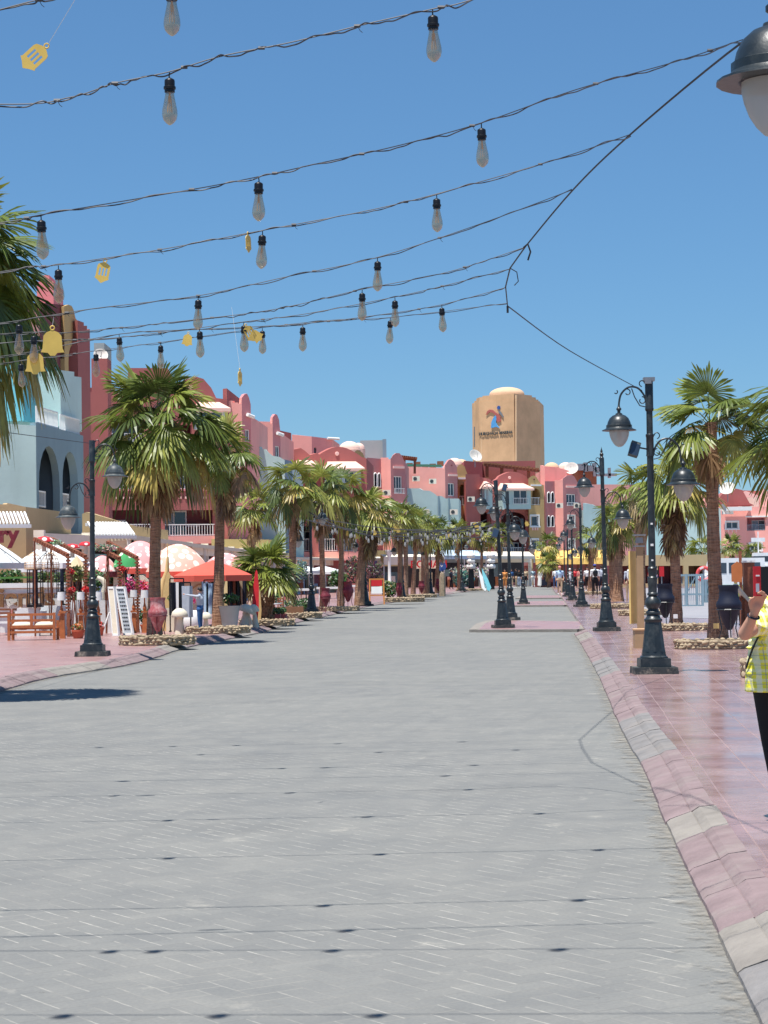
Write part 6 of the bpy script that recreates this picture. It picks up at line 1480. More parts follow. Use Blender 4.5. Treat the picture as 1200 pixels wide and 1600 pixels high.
shape('white_pot', 'grey white tub with a dark plant right of the dead-skirted palm', 'pot', 357, 0, 53.5, [(.22, 0), (.3, .6), (.32, .62), (.28, .6), (0, .58)], 'w_grey'); plant(357, 935, 53.5, (.3, .2, .13), 'dark shrub in the grey white tub', GL, 260, .05, None, name='bush')
shape('white_pot', 'white box planter behind the pale mushroom statue', 'pot', 278, 0, 52.5, [(.3, 0), (.3, .6), (.27, .6), (.27, .55), (0, .55)], 'cream', n=4); plant(277, 935, 52.5, (.26, .2, .14), 'leafy plant with yellow blossoms in the white box planter', GL + [(.5, .4, .1)], 220, .045, None, name='bush')
# surfboard-like painted figures, red coats, dark racks
def plank(px, yb, yt, w, D, mat, label, lean=.1, name='painted_board'):
    b = AT(px, D, SW); H = V(px, yt, D).z - SW; r = thing(name, label, 'board', b, None); pr = [(-w * .25, 0), (w * .25, 0), (w * .5, H * .35), (w * .45, H * .7), (w * .2, H * .95), (0, H), (-w * .2, H * .95), (-w * .45, H * .7), (-w * .5, H * .35)]
    mb = MB(); T = Matrix(((1, 0, lean, 0), (0, 1, .15, 0), (0, 0, 1, 0), (0, 0, 0, 1))); mb.prism(pr, T, .05); mb.build('board', M[mat], r); m2 = MB(); m2.tube([T @ Vector((0, .08, H * .7)), (lean * H * .7, .5, 0)], .02, 5); m2.build('prop', M['wood_dark'], r)
plank(258, 975, 893, .24, 53, 'w_ochre', 'yellow brown board leaning right of the tallest palm trunk', .05); plank(252, 950, 890, .1, 54, 'red', 'red narrow board just right of the tallest palm trunk', .1)
plank(404, 955, 908, .2, 57, 'w_ochre', 'yellow brown board left of the short stocky palm', -.04); plank(399, 935, 890, .17, 56, 'red', 'bright red draped board left of the short stocky palm', .02)
plank(352, 960, 895, .2, 58, 'w_beige', 'beige board behind the dead-skirted palm trunk', .05)
def rack(px, D, w, h, label, mats=('black', 'hoodie')):
    b = AT(px, D, SW); r = thing('clothes_rack', label, 'rack', b, 'black racks on the terrace'); mb = MB()
    for s_ in (-1, 1): mb.bar((s_ * w/2, 0, 0), (s_ * w/2, 0, h), .03, .03); mb.bar((s_ * w/2, -.2, .02), (s_ * w/2, .2, .02), .03, .03)
    mb.bar((-w/2, 0, h), (w/2, 0, h), .03, .03); mb.bar((-w/2, 0, h * .5), (w/2, 0, h * .5), .02, .02); mb.build('frame', M['black'], r)
    for k in range(5):
        m = MB(); x = -w/2 + w * (k + .5) / 5; m.box((x, 0, h * .62), (.06, .35, h * .62), rz=random.uniform(-.5, .5), tx=1.2, ty=.7); m.build('garment', M[mats[k % len(mats)]], r)
rack(277, 52, .35, 1.35, 'black rack of dark clothes behind the peach dotted parasol pole', ('black', 'navy', 'white')); rack(292, 50.8, .2, 1.25, 'grey garment rack the man in grey is reaching to', ('hoodie', 'hoodie')); rack(371, 57, .5, 1.4, 'dark rack under the right side of the orange red parasol', ('navy', 'wood_dark', 'black', 'khaki')); rack(330, 54, .35, 1.3, 'rack with pale blue cloth behind the man in grey', ('blue_shirt', 'black', 'blue_shirt'))
# painted urns on wire stands (litter bins)
def urn(px, py, D, s, label, dark=False, grp='painted urns on iron stands', m=None):
    b = G(px, py, SW + .02) if D is None else AT(px, D, SW); r = thing('painted_urn', label, 'urn', b, grp); m = m or ('urn_dark' if dark else 'urn'); mb = MB()
    mb.lathe([(q * s, z * s) for q, z in [(.03, .22), (.06, .25), (.17, .52), (.205, .6), (.2, .66), (.16, .72), (.15, .86), (.165, .9), (.165, .94), (.14, .94), (.13, .8), (0, .78)]], 20); mb.build('urn_body', M[m], r, smooth=45); st_ = MB()
    for k in range(3): a = k * 2.094 + .5; st_.tube([(.19 * s * math.cos(a), .19 * s * math.sin(a), .55 * s), (.13 * s * math.cos(a), .13 * s * math.sin(a), .25 * s), (.2 * s * math.cos(a), .2 * s * math.sin(a), 0)], .012, 5)
    st_.tube([(.2 * s * math.cos(a), .2 * s * math.sin(a), .55 * s) for a in [k * .524 for k in range(13)]], .011, 5); st_.build('iron_stand', M['urn_dark'] if not m == 'navy' else M['iron'], r)
urn(247, 1003, None, 1.0, 'big pale pink painted urn on an iron stand in front of the tallest palm'); urn(509, 957, None, .95, 'red painted urn on a stand right of the second left kerb lamp', True); urn(624, 937, None, .95, 'red painted urn left against the fourth left kerb lamp', True)
urn(659, 932, None, 1.0, 'dark red urn in the shade left of the red shop sign', True); urn(686, 930, None, 1.1, 'dark red urn right of the fifth left kerb lamp', True)
urn(1040, 982, None, 1.12, 'dark navy urn on a stand left of the brown-skirted palm', m='navy'); urn(1140, 1006, None, 1.15, 'dark navy urn on a stand right of the slender palm', m='navy')
urn(544, 950, None, 1.15, 'plum coloured tall urn between two palm trunks under a white cushion', True)
# further terrace items
r = thing('easel_sign', 'orange and white A-frame sign right of the third left kerb lamp', 'sign', AT(589, 94, SW)); mb = MB(); W = .33
for s_ in (-1, 1): mb.bar((s_ * W, 0, 0), (s_ * W * .95, .12, 1.18), .06, .05)
mb.bar((-W, .12, 1.16), (W, .12, 1.16), .05, .07); mb.bar((-W, .05, .42), (W, .05, .42), .05, .05); mb.build('frame', M['orange'], r); mb = MB(); mb.bar((0, .03, .5), (0, .07, .82), .5, .03); mb.build('white_panel', M['white'], r); mb = MB(); mb.bar((0, .08, .84), (0, .11, 1.12), .5, .03); mb.build('red_panel', M['red'], r)
for x, y, w, h, D, lb, m in [(454, 951, .9, .35, 68, 'brown brick planter box right of the short stocky palm', 'w_brown'), (430, 958, .35, .22, 62, 'red flower box in front of the brick planter', 'urn'), (440, 958, .35, .22, 62.5, 'second red flower box in front of the brick planter', 'urn')]:
    b = AT(x, D, SW); r = thing('planter_box', lb, 'planter'); r.location = b; mb = MB(); mb.box((0, 0, h/2), (w, .5, h), tx=.96, ty=.96); mb.build('box', M[m], r); mb = MB(); mb.c = []; clump(mb, (0, 0, h + .1), (w * .45, .2, .12), 120, .05, GL, random.Random(int(x))); mb.build('foliage', M['leaf'], r)
plant(475, 946, 74, (.4, .3, .28), 'low clipped green hedge behind the second left kerb lamp', GL, 420, .06, None, name='bush'); plant(470, 893, 90, (.35, .3, .55), 'silvery blue green shrub left of the second kerb lamp', [(.2, .32, .3), (.12, .22, .2)], 420, .07, None, name='shrub')
plant(608, 920, 120, (.6, .4, .5), 'green bush right of the A-frame sign', GL + [(.3, .3, .1)], 400, .1, None, name='bush'); plant(565, 890, 150, (1.7, .6, 1.1), 'brown and mauve climbing plant beside the white column', [(.16, .1, .12), (.12, .08, .07), (.1, .14, .06)], 700, .14, None, name='climber'); plant(724, 905, 180, (1.0, .6, .8), 'blue green shrub in front of the blue grey shopfront', [(.06, .2, .2), (.05, .14, .1)], 400, .14, None, name='shrub')
plant(735, 892, 188, (2.0, .8, .7), 'pale pink blossom shrub over the pale blue awning', [(.5, .42, .4), (.3, .3, .22)], 400, .14, None, name='shrub').location.z = SW
plant(527, 905, 110, (.5, .4, .6), 'small spiky green plant on the cafe terrace', GL, 260, .12, None, name='shrub')
plant(1105, 905, 150, (.6, .5, .5), 'low bush at the lifebuoy', GL, 240, .1, None, name='bush')
shape('white_column', 'slim white column beside the brown climbing plant', 'column', 609, 0, 150, [(.22, 0), (.22, .2), (.12, .3), (.1, 2.6), (.24, 2.9), (.3, 3.1), (.3, 3.15), (0, 3.15)], 'white')
shape('stone_pillar', 'yellow stone-clad pillar right of the fifth left kerb lamp', 'pillar', 691.5, 0, 124, [(.19, 0), (.19, 1.2), (.16, 1.2), (.14, 1.4), (0, 1.45)], 'stone', n=6); shape('stone_pillar', 'narrow yellow stone-clad pillar under the red sign', 'pillar', 658, 0, 150, [(.13, 0), (.13, 1.5), (.1, 1.5), (.1, 1.8), (0, 1.85)], 'stone', n=6)
for x, lb in ((736.5, 'left stack of white balloons on a dark stand'), (768, 'right stack of white balloons on a dark stand')):
    D = 170; b = AT(x, D, SW); r = thing('balloon_column', lb, 'balloons', b, 'white balloon stacks at the shop door'); mb = MB()
    for k, z in enumerate((1.9, 2.35, 2.8)): 
        for q in range(4): mb.ell((.18 * math.cos(q * 1.57 + k), .18 * math.sin(q * 1.57 + k), z), .2, 10, 8)
    mb.build('balloons', M['white'], r, smooth=60); mb = MB(); mb.box((0, 0, .85), (.5, .4, 1.7), tx=.8); mb.build('stand', M['black'], r)
for x, m, lb, w in ((757.5, 'white', 'white surfboard leaning by the far shop', .5), (763, 'teal_cloth', 'light blue surfboard leaning by the far shop', .6)):
    D = 150; b = AT(x, D, SW); r = thing('surfboard', lb, 'surfboard', b); mb = MB(); mb.prism([(w * .1, 0), (w * .5, .3), (w * .35, 1.0), (0, 1.75), (-w * .2, 1.0), (-w * .3, .3)], Matrix(((1, 0, -.25, 0), (0, 1, .2, 0), (0, 0, 1, 0), (0, 0, 0, 1))), .07); mb.build('deck', M[m], r); mb = MB(); mb.box((.02, .03, .03), (.03, .12, .1)); mb.build('fin', M['black'], r)
for x, y, D, lb in ((540, 906, 120, 'white cushioned daybed behind the plum urn'), (470, 925, 95, 'white low table set left behind the second kerb lamp'), (515, 916, 105, 'white draped table between the palms')):
    b = AT(x, D, SW); r = thing('white_table', lb, 'table', b, 'white tables on the far terrace'); mb = MB(); mb.box((0, 0, .72), (1.3, .8, .1)); mb.build('table_top', M['white_cloth'], r)
    for sx in (-.5, .5):
        for sy in (-.3, .3): q_ = MB(); q_.box((sx, sy, .34), (.07, .07, .68)); q_.build('leg', M['white'], r)
def cafe_chair(px, D, yaw, label, m='wood_dark'):
    b = AT(px, D, SW); r = thing('cafe_chair', label, 'chair', b, 'small chairs on the terrace', yaw)
    for x in (-.14, .14):
        for y in (-.13, .13): q = MB(); q.box((x, y, .15), (.03, .03, .3)); q.build('leg', M[m], r)
    q = MB(); q.box((0, 0, .315), (.34, .32, .04)); q.build('seat', M['white_cloth'], r); q = MB(); q.box((-.14, .15, .48), (.03, .03, .36)); q.box((.14, .15, .48), (.03, .03, .36))
    for z in (.46, .55, .64): q.box((0, .15, z), (.27, .02, .05))
    q.build('backrest', M[m], r)
def cafe_table(px, D, label, m='white_cloth'):
    b = AT(px, D, SW); r = thing('cafe_table', label, 'table', b, 'small tables on the terrace'); q = MB(); q.lathe([(.02, .0), (.16, .02), (.03, .05), (.03, .46), (.3, .47), (.3, .5), (0, .5)], 16); q.build('pedestal_top', M[m], r, smooth=40)
    q = MB(); q.lathe([(.03, .5), (.04, .58), (.025, .62), (0, .62)], 10); q.build('vase', M['urn'], r, smooth=40)
for x, D, l in ((18, 51.5, 'round table between wooden bench and brown letters'), (74, 52.2, 'round table right of the metal frame lantern'), (140, 53.5, 'round table behind the dusty lamp base'), (172, 54, 'round table behind the menu board'), (237, 55, 'round table at the tallest palm'), (425, 66, 'round table right of the short stocky palm'), (446, 72, 'round table before the cream canopy')): cafe_table(x, D, l)
for i, (x, D, l) in enumerate(((6, 51, 'small chair at the far left table'), (33, 51, 'small chair right of the far left table'), (66, 51.6, 'small chair at the table by the metal frame lantern'), (84, 52, 'small chair under the wicker cages'), (132, 53, 'small chair left behind the dusty lamp'), (147, 53.2, 'small chair right behind the dusty lamp'), (184, 54, 'small chair behind the menu board'), (246, 55.5, 'small chair right of the tallest palm'), (419, 66, 'small chair near the short stocky palm'), (433, 66.5, 'small chair beyond the flower boxes'), (452, 72.5, 'small chair at the brick planter'))): cafe_chair(x, D, i * 1.3, l)
for x, y, D, l in ((22, 902, 56, 'leafy hanging basket left under the white parasol'), (70, 905, 57, 'dark leafy bush above the sign wall'), (8, 905, 56, 'pale green bush at the left edge above the sign wall'), (95, 906, 57.5, 'leafy bush between the frame lanterns'), (176, 900, 57, 'leafy bush under the low pink parasol'), (240, 912, 57, 'leafy bush right beside the tallest palm'), (425, 935, 68, 'leafy bush right of the short stocky palm'), (437, 905, 80, 'tall dark bush under the cream canopy')):
    plant(x, y, D, (.3, .2, .24), l, GL + [(.16, .2, .05)], 260, .06, None, name='bush')
for x, y, D, m, l in ((12, 920, 55, 'w_brown', 'driftwood brown figure at the left edge'), ):
    pass
parasol(58, 886, 858, 66, 40, M['white_cloth'], 'small white parasol between the two big white ones', n=8, grp=GP); parasol(245, 886, 858, 66, 26, M['dot_pink'], 'pink dotted parasol peeking between pink and peach parasols', dome=True, grp=GP)
parasol(120, 890, 868, 60, 18, plain('beige_canvas', (206, 186, 150), .9), 'small beige parasol behind the first pair of log arches', n=8, grp=GP)
parasol(505, 893, 884, 120, 34, M['white_cloth'], 'far white parasol behind the two middle palms', n=4, grp=GP); parasol(478, 892, 884, 110, 26, M['white_cloth'], 'far white parasol right behind the second left kerb lamp', n=4, grp=GP)
r = thing('arm_statue', 'pale yellow raised arm sculpture beside the peach parasol', 'statue', AT(255, 53.5, SW)); mb = MB(); q = [V(*a) - r.location for a in ((262, 870, 53.5), (261, 893, 53.5), (256, 908, 53.5), (253, 930, 53.5), (255, 965, 53.5))]; mb.tube(q, [.03, .06, .08, .07, .05], 10); mb.tube([q[0], q[0] + Vector((0, 0, .35))], .012, 5); mb.build('arm', plain('pale_ochre', (222, 186, 128), .8), r, smooth=60)
r = thing('arm_statue', 'white curling arm sculpture above the narrow leaning board', 'statue', AT(163, 53, SW)); mb = MB(); q = [V(*a) - r.location for a in ((152, 902, 53), (160, 906, 53), (165, 914, 53), (161, 926, 53), (160, 965, 53))]; mb.tube(q, [.05, .07, .08, .06, .05], 10); mb.build('arm', M['cream'], r, smooth=60)
# side street furniture on the right
r = thing('information_board', 'tall yellow board fixed to a brown post, left of the biggest right lamp', 'board', AT(1000, 44.5, SW)); o = r.location
q1 = V(984, 862, 45.5) ; q2 = V(1003, 992, 43); mb = MB()
H = V(990, 858, 45).z - SW; mb.box((-.1, .2, H * .55), (.04, .34, H * .85), rz=R(-35)); mb.build('panel', M['yellow_board'], r); mb = MB(); mb.box((.02, 0, H * .52), (.14, .14, H * 1.02)); mb.build('post', M['tan_board'], r); mb = MB(); mb.box((.02, 0, H * 1.03), (.22, .22, .03)); mb.box((.02, 0, H * 1.1), (.16, .16, .12), tx=.8); mb.box((.02, 0, H * 1.16), (.26, .26, .03)); mb.build('lantern_cap', M['metal'], r)
r = thing('planter_box', 'tan square box at the foot of the biggest right lamp', 'box', AT(1004, 36.8, SW)); mb = MB(); mb.box((0, 0, .16), (.3, .3, .32)); mb.build('box', M['tan_board'], r); mb = MB(); mb.box((0, 0, .335), (.33, .33, .025)); mb.build('lid', M['w_sand'], r)
for x, y, D, m, lb in ((1119, 978, 38.9, 'yellow_board', 'small yellow spotlight box at the foot of the slender palm'), (1055.5, 963, 50.0, 'white', 'small white spotlight box at the foot of the brown-skirted palm')):
    c = V(x, y, D); r = thing('spotlight', lb, 'spotlight', Vector((c.x, c.y, c.z)), 'small spotlights at the palms'); mb = MB(); mb.box((0, 0, 0), (.1, .06, .1)); mb.build('housing', M[m], r); mb = MB()
    for s_ in (-1, 0, 1): mb.tube([(s_ * .02, 0, -.05), (s_ * .09, .02, -(c.z - SW - .18))], .006, 4)
    mb.build('cable_legs', M['black'], r)
# metal barrier enclosure
def barrier(px0, px1, y0, y1, D, label):
    a = AT(px0, D, .05); b = AT(px1, D, .05); W = b.x - a.x; H = V(px0, y0, D).z - .05; r = thing('metal_barrier', label, 'barrier', a, 'blue grey metal barriers'); mb = MB()
    for x in (0, W * .3, W * .76, W): mb.bar((x, 0, 0), (x, 0, H), .09, .09)
    for z in (.08, H * .4, H - .05): mb.bar((0, 0, z), (W, 0, z), .07, .07)
    mb.build('frame', M['teal_metal'], r); m2 = MB()
    for k in range(12): x = W * (k + .5) / 12; m2.bar((x, .02, .08), (x, .02, H), .02, .02)
    m2.bar((W * .3, 0, H * .4), (W * .76, 0, H), .04, .04); m2.build('bars', M['teal_metal'], r); m3 = MB()
    for k in range(3): m3.box((W * (.1 + .4 * k), 0, .03), (.3, .5, .06))
    m3.build('feet', M['metal'], r)
barrier(1062, 1098, 897, 933, 78, 'blue grey metal barrier frame between the two right palms'); barrier(1099, 1112, 905, 932, 86, 'short blue grey barrier beside the lifebuoy')
r = thing('lifebuoy', 'red and white lifebuoy ring hanging behind the metal barrier', 'lifebuoy', V(1100, 897, 88)); mb = MB(); rr = .28; 
mb.tube([(rr * math.cos(a), 0, rr * math.sin(a)) for a in [k * math.pi / 12 for k in range(25)]], .075, 8); mb.build('ring', plain('buoy_red', (226, 90, 90), .5), r, smooth=60); mb = MB()
for k in range(4): a = k * 1.57 + .4; mb.box((rr * math.cos(a), 0, rr * math.sin(a)), (.07, .17, .17), M=Matrix.Rotation(-a, 4, 'Y')); 
mb.build('white_bands', M['white'], r); mb = MB(); mb.bar((0, .1, -1.4), (0, .1, .35), .07, .07); mb.build('post', M['metal'], r)
r = thing('red_sign', 'small red rectangular sign on a thin post between the right palms', 'sign', AT(1035, 66, SW)); mb = MB(); mb.box((0, 0, 1.35), (.15, .03, .32)); mb.build('panel', M['red'], r); mb = MB(); mb.bar((0, .03, 0), (0, .03, 1.3), .03, .03); mb.build('post', M['metal'], r)
# brown sign structure, board, red cabinet
r = thing('information_stand', 'brown timber stand with a pale slanting panel right of the slender palm', 'stand', AT(1170, 41, SW)); mb = MB(); H = V(1170, 881, 41).z - SW; mb.box((.02, 0, H * .52 + .0), (.21, .2, H)); mb.build('post', M['wood_dark'], r); mb = MB(); T = Matrix.Translation((-.14, -.05, .92)) @ Matrix.Rotation(R(-38), 4, 'Y'); mb.box((0, 0, 0), (.05, .4, .42), M=T); mb.build('panel', M['cream'], r); mb = MB(); mb.bar((-.25, 0, .62), (-.02, 0, .95), .06, .08); mb.bar((-.12, 0, 0), (-.1, 0, .75), .07, .07); mb.build('brace', M['wood_dark'], r)
mb = MB(); mb.box((.02, 0, H + .05), (.24, .24, .03)); mb.build('cap', M['white'], r)
r = thing('wooden_board', 'six-sided orange brown board on a pole in front of the man in lime shirt', 'board', AT(1154, 47, SW)); c = V(1152, 895, 47) - r.location; mb = MB(); mb.prism([(-.13, -.2), (.1, -.22), (.12, -.05), (.14, .0), (.11, .2), (.0, .26), (-.13, .16)], Matrix.Translation(c), .04); mb.build('board', plain('orange_brown', (186, 112, 64), .6, 0, .15), r); mb = MB(); mb.bar((.08, .05, 0), (.08, .05, c.z + .5), .06, .05); mb.build('pole', M['wood_dark'], r)
r = thing('white_van', 'white and green van parked behind the slender palm trunk', 'van', AT(1138, 88, .03)); mb = MB(); mb.prism([(-1.0, .3), (1.6, .3), (1.6, 1.95), (-.55, 1.95), (-.75, 1.3), (-1.0, 1.15)], Matrix.Translation((0, 0, 0)), 1.8); mb.build('body', M['boat'], r); mb = MB(); mb.box((.2, -.01, .62), (2.3, .02, .36)); mb.build('green_stripe', M['green'], r); mb = MB(); mb.prism([(-.62, 1.3), (-.05, 1.3), (-.05, 1.75), (-.5, 1.75)], Matrix.Translation((0, -.012, 0)), .02); mb.prism([(.05, 1.3), (1.4, 1.3), (1.4, 1.75), (.05, 1.75)], Matrix.Translation((0, -.012, 0)), .02); mb.build('window', M['glass_dark'], r)
for x in (-.55, 1.1):
    mb = MB(); mb.lathe([(.3, 0), (.3, .2), (.15, .22), (0, .22)], 16, Matrix.Translation((x, .12, .3)) @ Matrix.Rotation(R(90), 4, 'X')); mb.build('wheel', M['black'], r)
def boat(px, D, L, label, z=.03):
    r = thing('motor_boat', label, 'boat', AT(px, D, z), 'white boats at the quay'); mb = MB(); n = 12; vs = []
    for k in range(n + 1):
        t = k / n; w = .95 * math.sin(min(1, t * 1.5) * math.pi / 2) * L * .16; zk = .25 + .5 * (1 - t) ** 3; vs += [(-L/2 + L * t, -w, 1.5 + .5 * (1 - t)), (-L/2 + L * t, -w * .6, .6), (-L/2 + L * t, 0, zk), (-L/2 + L * t, w * .6, .6), (-L/2 + L * t, w, 1.5 + .5 * (1 - t))]
    mb.add(vs, [(k*5+i, k*5+i+1, k*5+i+6, k*5+i+5) for k in range(n) for i in range(4)] + [(k*5, k*5+5, k*5+9, k*5+4) for k in range(n)]); mb.build('hull', M['boat'], r, smooth=50); mb = MB(); mb.box((L * .08, 0, 2.1), (L * .42, L * .2, 1.1), tx=.8); mb.build('cabin', M['boat'], r); mb = MB(); mb.box((L * .08, 0, 2.2), (L * .4, L * .205, .4), tx=.9); mb.build('window', M['glass_dark'], r); mb = MB(); mb.bar((0, 0, 2.6), (0, 0, 4.2), .08, .08); mb.bar((-.5, 0, 3.6), (.5, 0, 3.6), .1, .3); mb.build('mast', M['boat'], r)
boat(1186, 150, 4.2, 'white motor boat with cabin behind the lime shirted man'); boat(1300, 128, 6, 'white motor boat cut off by the right edge')

# ------------------------------------------------------------------ people
def caps(mb, p0, p1, r0, r1, n=12):
    p0 = Vector(p0); p1 = Vector(p1); mb.tube([p0, p1], [r0, r1], n); mb.ell(p0, r0, n, 8); mb.ell(p1, r1, n, 8)
def remesh(mb, name, voxel, mats, regions, parent, org=None, sm=6):
    o = mb.build(name + '_raw', mats[0]); md = o.modifiers.new('r', 'REMESH'); md.mode = 'VOXEL'; md.voxel_size = voxel; md.use_smooth_shade = True
    if sm: s = o.modifiers.new('s', 'SMOOTH'); s.factor = .5; s.iterations = sm
    dg = bpy.context.evaluated_depsgraph_get(); me = bpy.data.meshes.new_from_object(o.evaluated_get(dg)); bpy.data.objects.remove(o)
    me.materials.clear()
    for m in mats: me.materials.append(m)
    if regions:
        for p in me.polygons:
            c = p.center; best = 1e9; bi = 0
            for a, b, r, mi in regions:
                ab = b - a; t = max(0, min(1, (c - a).dot(ab) / max(1e-9, ab.length_squared))); d = (c - a - ab * t).length - r
                if d < best: best = d; bi = mi
            p.material_index = bi
    me.polygons.foreach_set('use_smooth', [True] * len(me.polygons)); me.name = name
    q = bpy.data.objects.new(name, me); COL.objects.link(q); q.parent = parent; return q
def person(label, base, h, yaw, mats, pose=None, voxel=.022, grp=None, hat=None, robe=None, hairlen=0, bag=None, female=False, sleeves=.5):
    """mats: skin, top, trousers, shoes. pose: joint overrides at 1.7 m scale, x = right, y = facing direction"""
    s = h / 1.7; J = dict(pel=(0, 0, .93), wst=(0, .0, 1.08), chs=(0, .01, 1.28), nck=(0, 0, 1.44), hd=(0, .015, 1.57), shL=(-.185, 0, 1.38), shR=(.185, 0, 1.38), elL=(-.23, -.02, 1.1), elR=(.23, -.02, 1.1), wrL=(-.24, .06, .86), wrR=(.24, .06, .86), haL=(-.24, .09, .78), haR=(.24, .09, .78), hpL=(-.09, 0, .9), hpR=(.09, 0, .9), knL=(-.1, .06, .48), knR=(.1, -.02, .48), anL=(-.1, .08, .08), anR=(.1, -.12, .09), toL=(-.11, .22, .035), toR=(.11, .02, .035))
    if pose: J.update(pose)
    J = {k: Vector(v) * s for k, v in J.items()}; r = thing('person', label, 'person', base, grp, yaw)
    seg = [('pel', 'wst', .135, .12, 2), ('wst', 'chs', .12, .145, 1), ('chs', 'nck', .13, .06, 1), ('shL', 'shR', .07, .07, 1), ('nck', 'hd', .052, .055, 0), ('shL', 'elL', .055, .042, 1), ('shR', 'elR', .055, .042, 1), ('elL', 'wrL', .04, .028, 0), ('elR', 'wrR', .04, .028, 0), ('wrL', 'haL', .028, .026, 0), ('wrR', 'haR', .028, .026, 0),
           ('hpL', 'knL', .085, .058, 2), ('hpR', 'knR', .085, .058, 2), ('knL', 'anL', .058, .038, 2), ('knR', 'anR', .058, .038, 2), ('anL', 'toL', .038, .032, 3), ('anR', 'toR', .038, .032, 3), ('hpL', 'hpR', .1, .1, 2)]
    if sleeves >= 1: seg = [(a, b, r0, r1, 1 if a in ('elL', 'elR') and b.startswith('wr') else m) for a, b, r0, r1, m in seg]
    mb = MB(); reg = []
    for a, b, r0, r1, mi in seg: caps(mb, J[a], J[b], r0 * s, r1 * s); reg.append((J[a], J[b], (r0 + r1) / 2 * s, mi))
    hd = J['hd']; mb.ell(hd + Vector((0, 0, .03)) * s, (.078 * s, .095 * s, .115 * s), 14, 10); reg.append((hd, hd + Vector((0, 0, .06)) * s, .085 * s, 0))
    mb.ell(hd + Vector((0, .095, .015)) * s, (.014 * s, .022 * s, .02 * s), 8, 6)
    for e in (-1, 1): mb.ell(hd + Vector((e * .08, 0, .02)) * s, (.012 * s, .02 * s, .03 * s), 8, 6)
    if robe: mb.lathe([(.25 * s, .1), (.2 * s, .6 * s), (.16 * s, .95 * s), (.17 * s, 1.3 * s), (.05, 1.4 * s)], 18); reg.append((Vector((0, 0, .1)), Vector((0, 0, 1.2 * s)), .22 * s, 1))
    remesh(mb, 'body', voxel, [M[m] for m in mats], reg, r)
    hb = MB(); hb.ell(hd + Vector((0, -.015, .06)) * s, (.086 * s, .1 * s, .095 * s), 14, 8)
    if hairlen: caps(hb, hd + Vector((0, -.06, .03)) * s, hd + Vector((0, -.08, -hairlen)) * s, .07 * s, .05 * s)
    hm = MB(); hm.v = hb.v; hm.f = hb.f; hm.m = hb.m
    if hat: 
        c_ = MB(); c_.ell(hd + Vector((0, -.005, .085)) * s, (.09 * s, .105 * s, .08 * s), 14, 8); c_.box(hd + Vector((0, .12, .075)) * s, (.13 * s, .1 * s, .015 * s)); c_.build('cap', M[hat], r, smooth=50)
    hm.build('hair', M['hair'], r, smooth=60)
    if bag: 
        b_ = MB(); b_.ell(J['chs'] + Vector((0, -.17, -.04)) * s, (.14 * s, .09 * s, .2 * s), 14, 10); b_.build('backpack', M[bag], r, smooth=60)
    return r
WALK = dict()
gp_ = 'people walking on the promenade'
def pp(px, py, label, mats, yaw=0, h=1.7, **k): return person(label, G(px, py, SW), h, yaw, mats, voxel=.03, grp=gp_, **k)
# man in grey jersey reaching to the left
gb = AT(313, 50, SW)
person('man in grey top and blue jeans reaching out to a rack under the red parasol', gb, 1.12, R(70), ('skin', 'hoodie', 'denim', 'black'),
       dict(elL=(-.17, .3, 1.42), wrL=(-.12, .55, 1.46), haL=(-.1, .64, 1.47), elR=(.12, .3, 1.4), wrR=(.05, .52, 1.44), haR=(.03, .6, 1.45), knR=(.1, .02, .48), anR=(.1, .0, .08), toR=(.11, .14, .035), anL=(-.1, -.05, .08), toL=(-.11, .09, .035), knL=(-.1, 0, .48)), voxel=.014, sleeves=1)
r_ = pp(875, 929.5, 'man in light blue shirt, khaki trousers and pink cap walking towards us', ('skin', 'blue_shirt', 'khaki', 'white'), R(180), hat='pinkcloth', sleeves=0)
pp(891, 922, 'distant walker in white with pale cap between the far right lamps', ('skin', 'white', 'hoodie', 'white'), R(160), 1.6, hat='white')
pp(906, 921, 'distant woman in a pink top behind the third right lamp', ('skin', 'pinkcloth', 'khaki', 'white'), R(20), 1.62, hairlen=.15)
pp(918, 924, 'walker in a white shirt and dark trousers left of the backpacker', ('skin', 'white', 'jeans_black', 'white'), R(170), 1.68)
pp(930, 932, 'backpacker in white T-shirt, blue cap and dark trousers walking away', ('skin', 'white', 'jeans_black', 'black'), R(5), 1.75, hat='cap_blue', bag='black')
pp(844, 917, 'person in a long white robe with a dark bag at the far planting bed', ('skin', 'white', 'white', 'white'), R(150), 1.72, robe=True)
pp(833, 917, 'person in grey teal top and white trousers left of the white robed figure', ('skin', 'teal_metal', 'white', 'white'), R(190), 1.7)
pp(807, 919, 'person in a black top and khaki trousers by the far palms', ('skin', 'black', 'khaki', 'white'), R(100), 1.7)
pp(811, 918, 'person in dark clothes right beside the khaki-trousered one', ('skin', 'jeans_black', 'hoodie', 'white'), R(200), 1.6)
pp(905, 919, 'distant person in a salmon dress partly behind the third right lamp pole', ('skin', 'pinkcloth', 'pinkcloth', 'white'), R(10), 1.6)
pp(984, 942, 'couple member in grey walking beside the yellow board', ('skin', 'hoodie', 'khaki', 'white'), R(10), 1.62, hairlen=.2)
pp(990, 946, 'person in white top and black trousers beside the yellow board', ('skin', 'white', 'jeans_black', 'black'), R(5), 1.7, bag='hoodie')
pp(789, 921, 'person in an orange coat behind the leaning island lamp', ('skin', 'orange', 'orange', 'black'), R(180), 1.65)
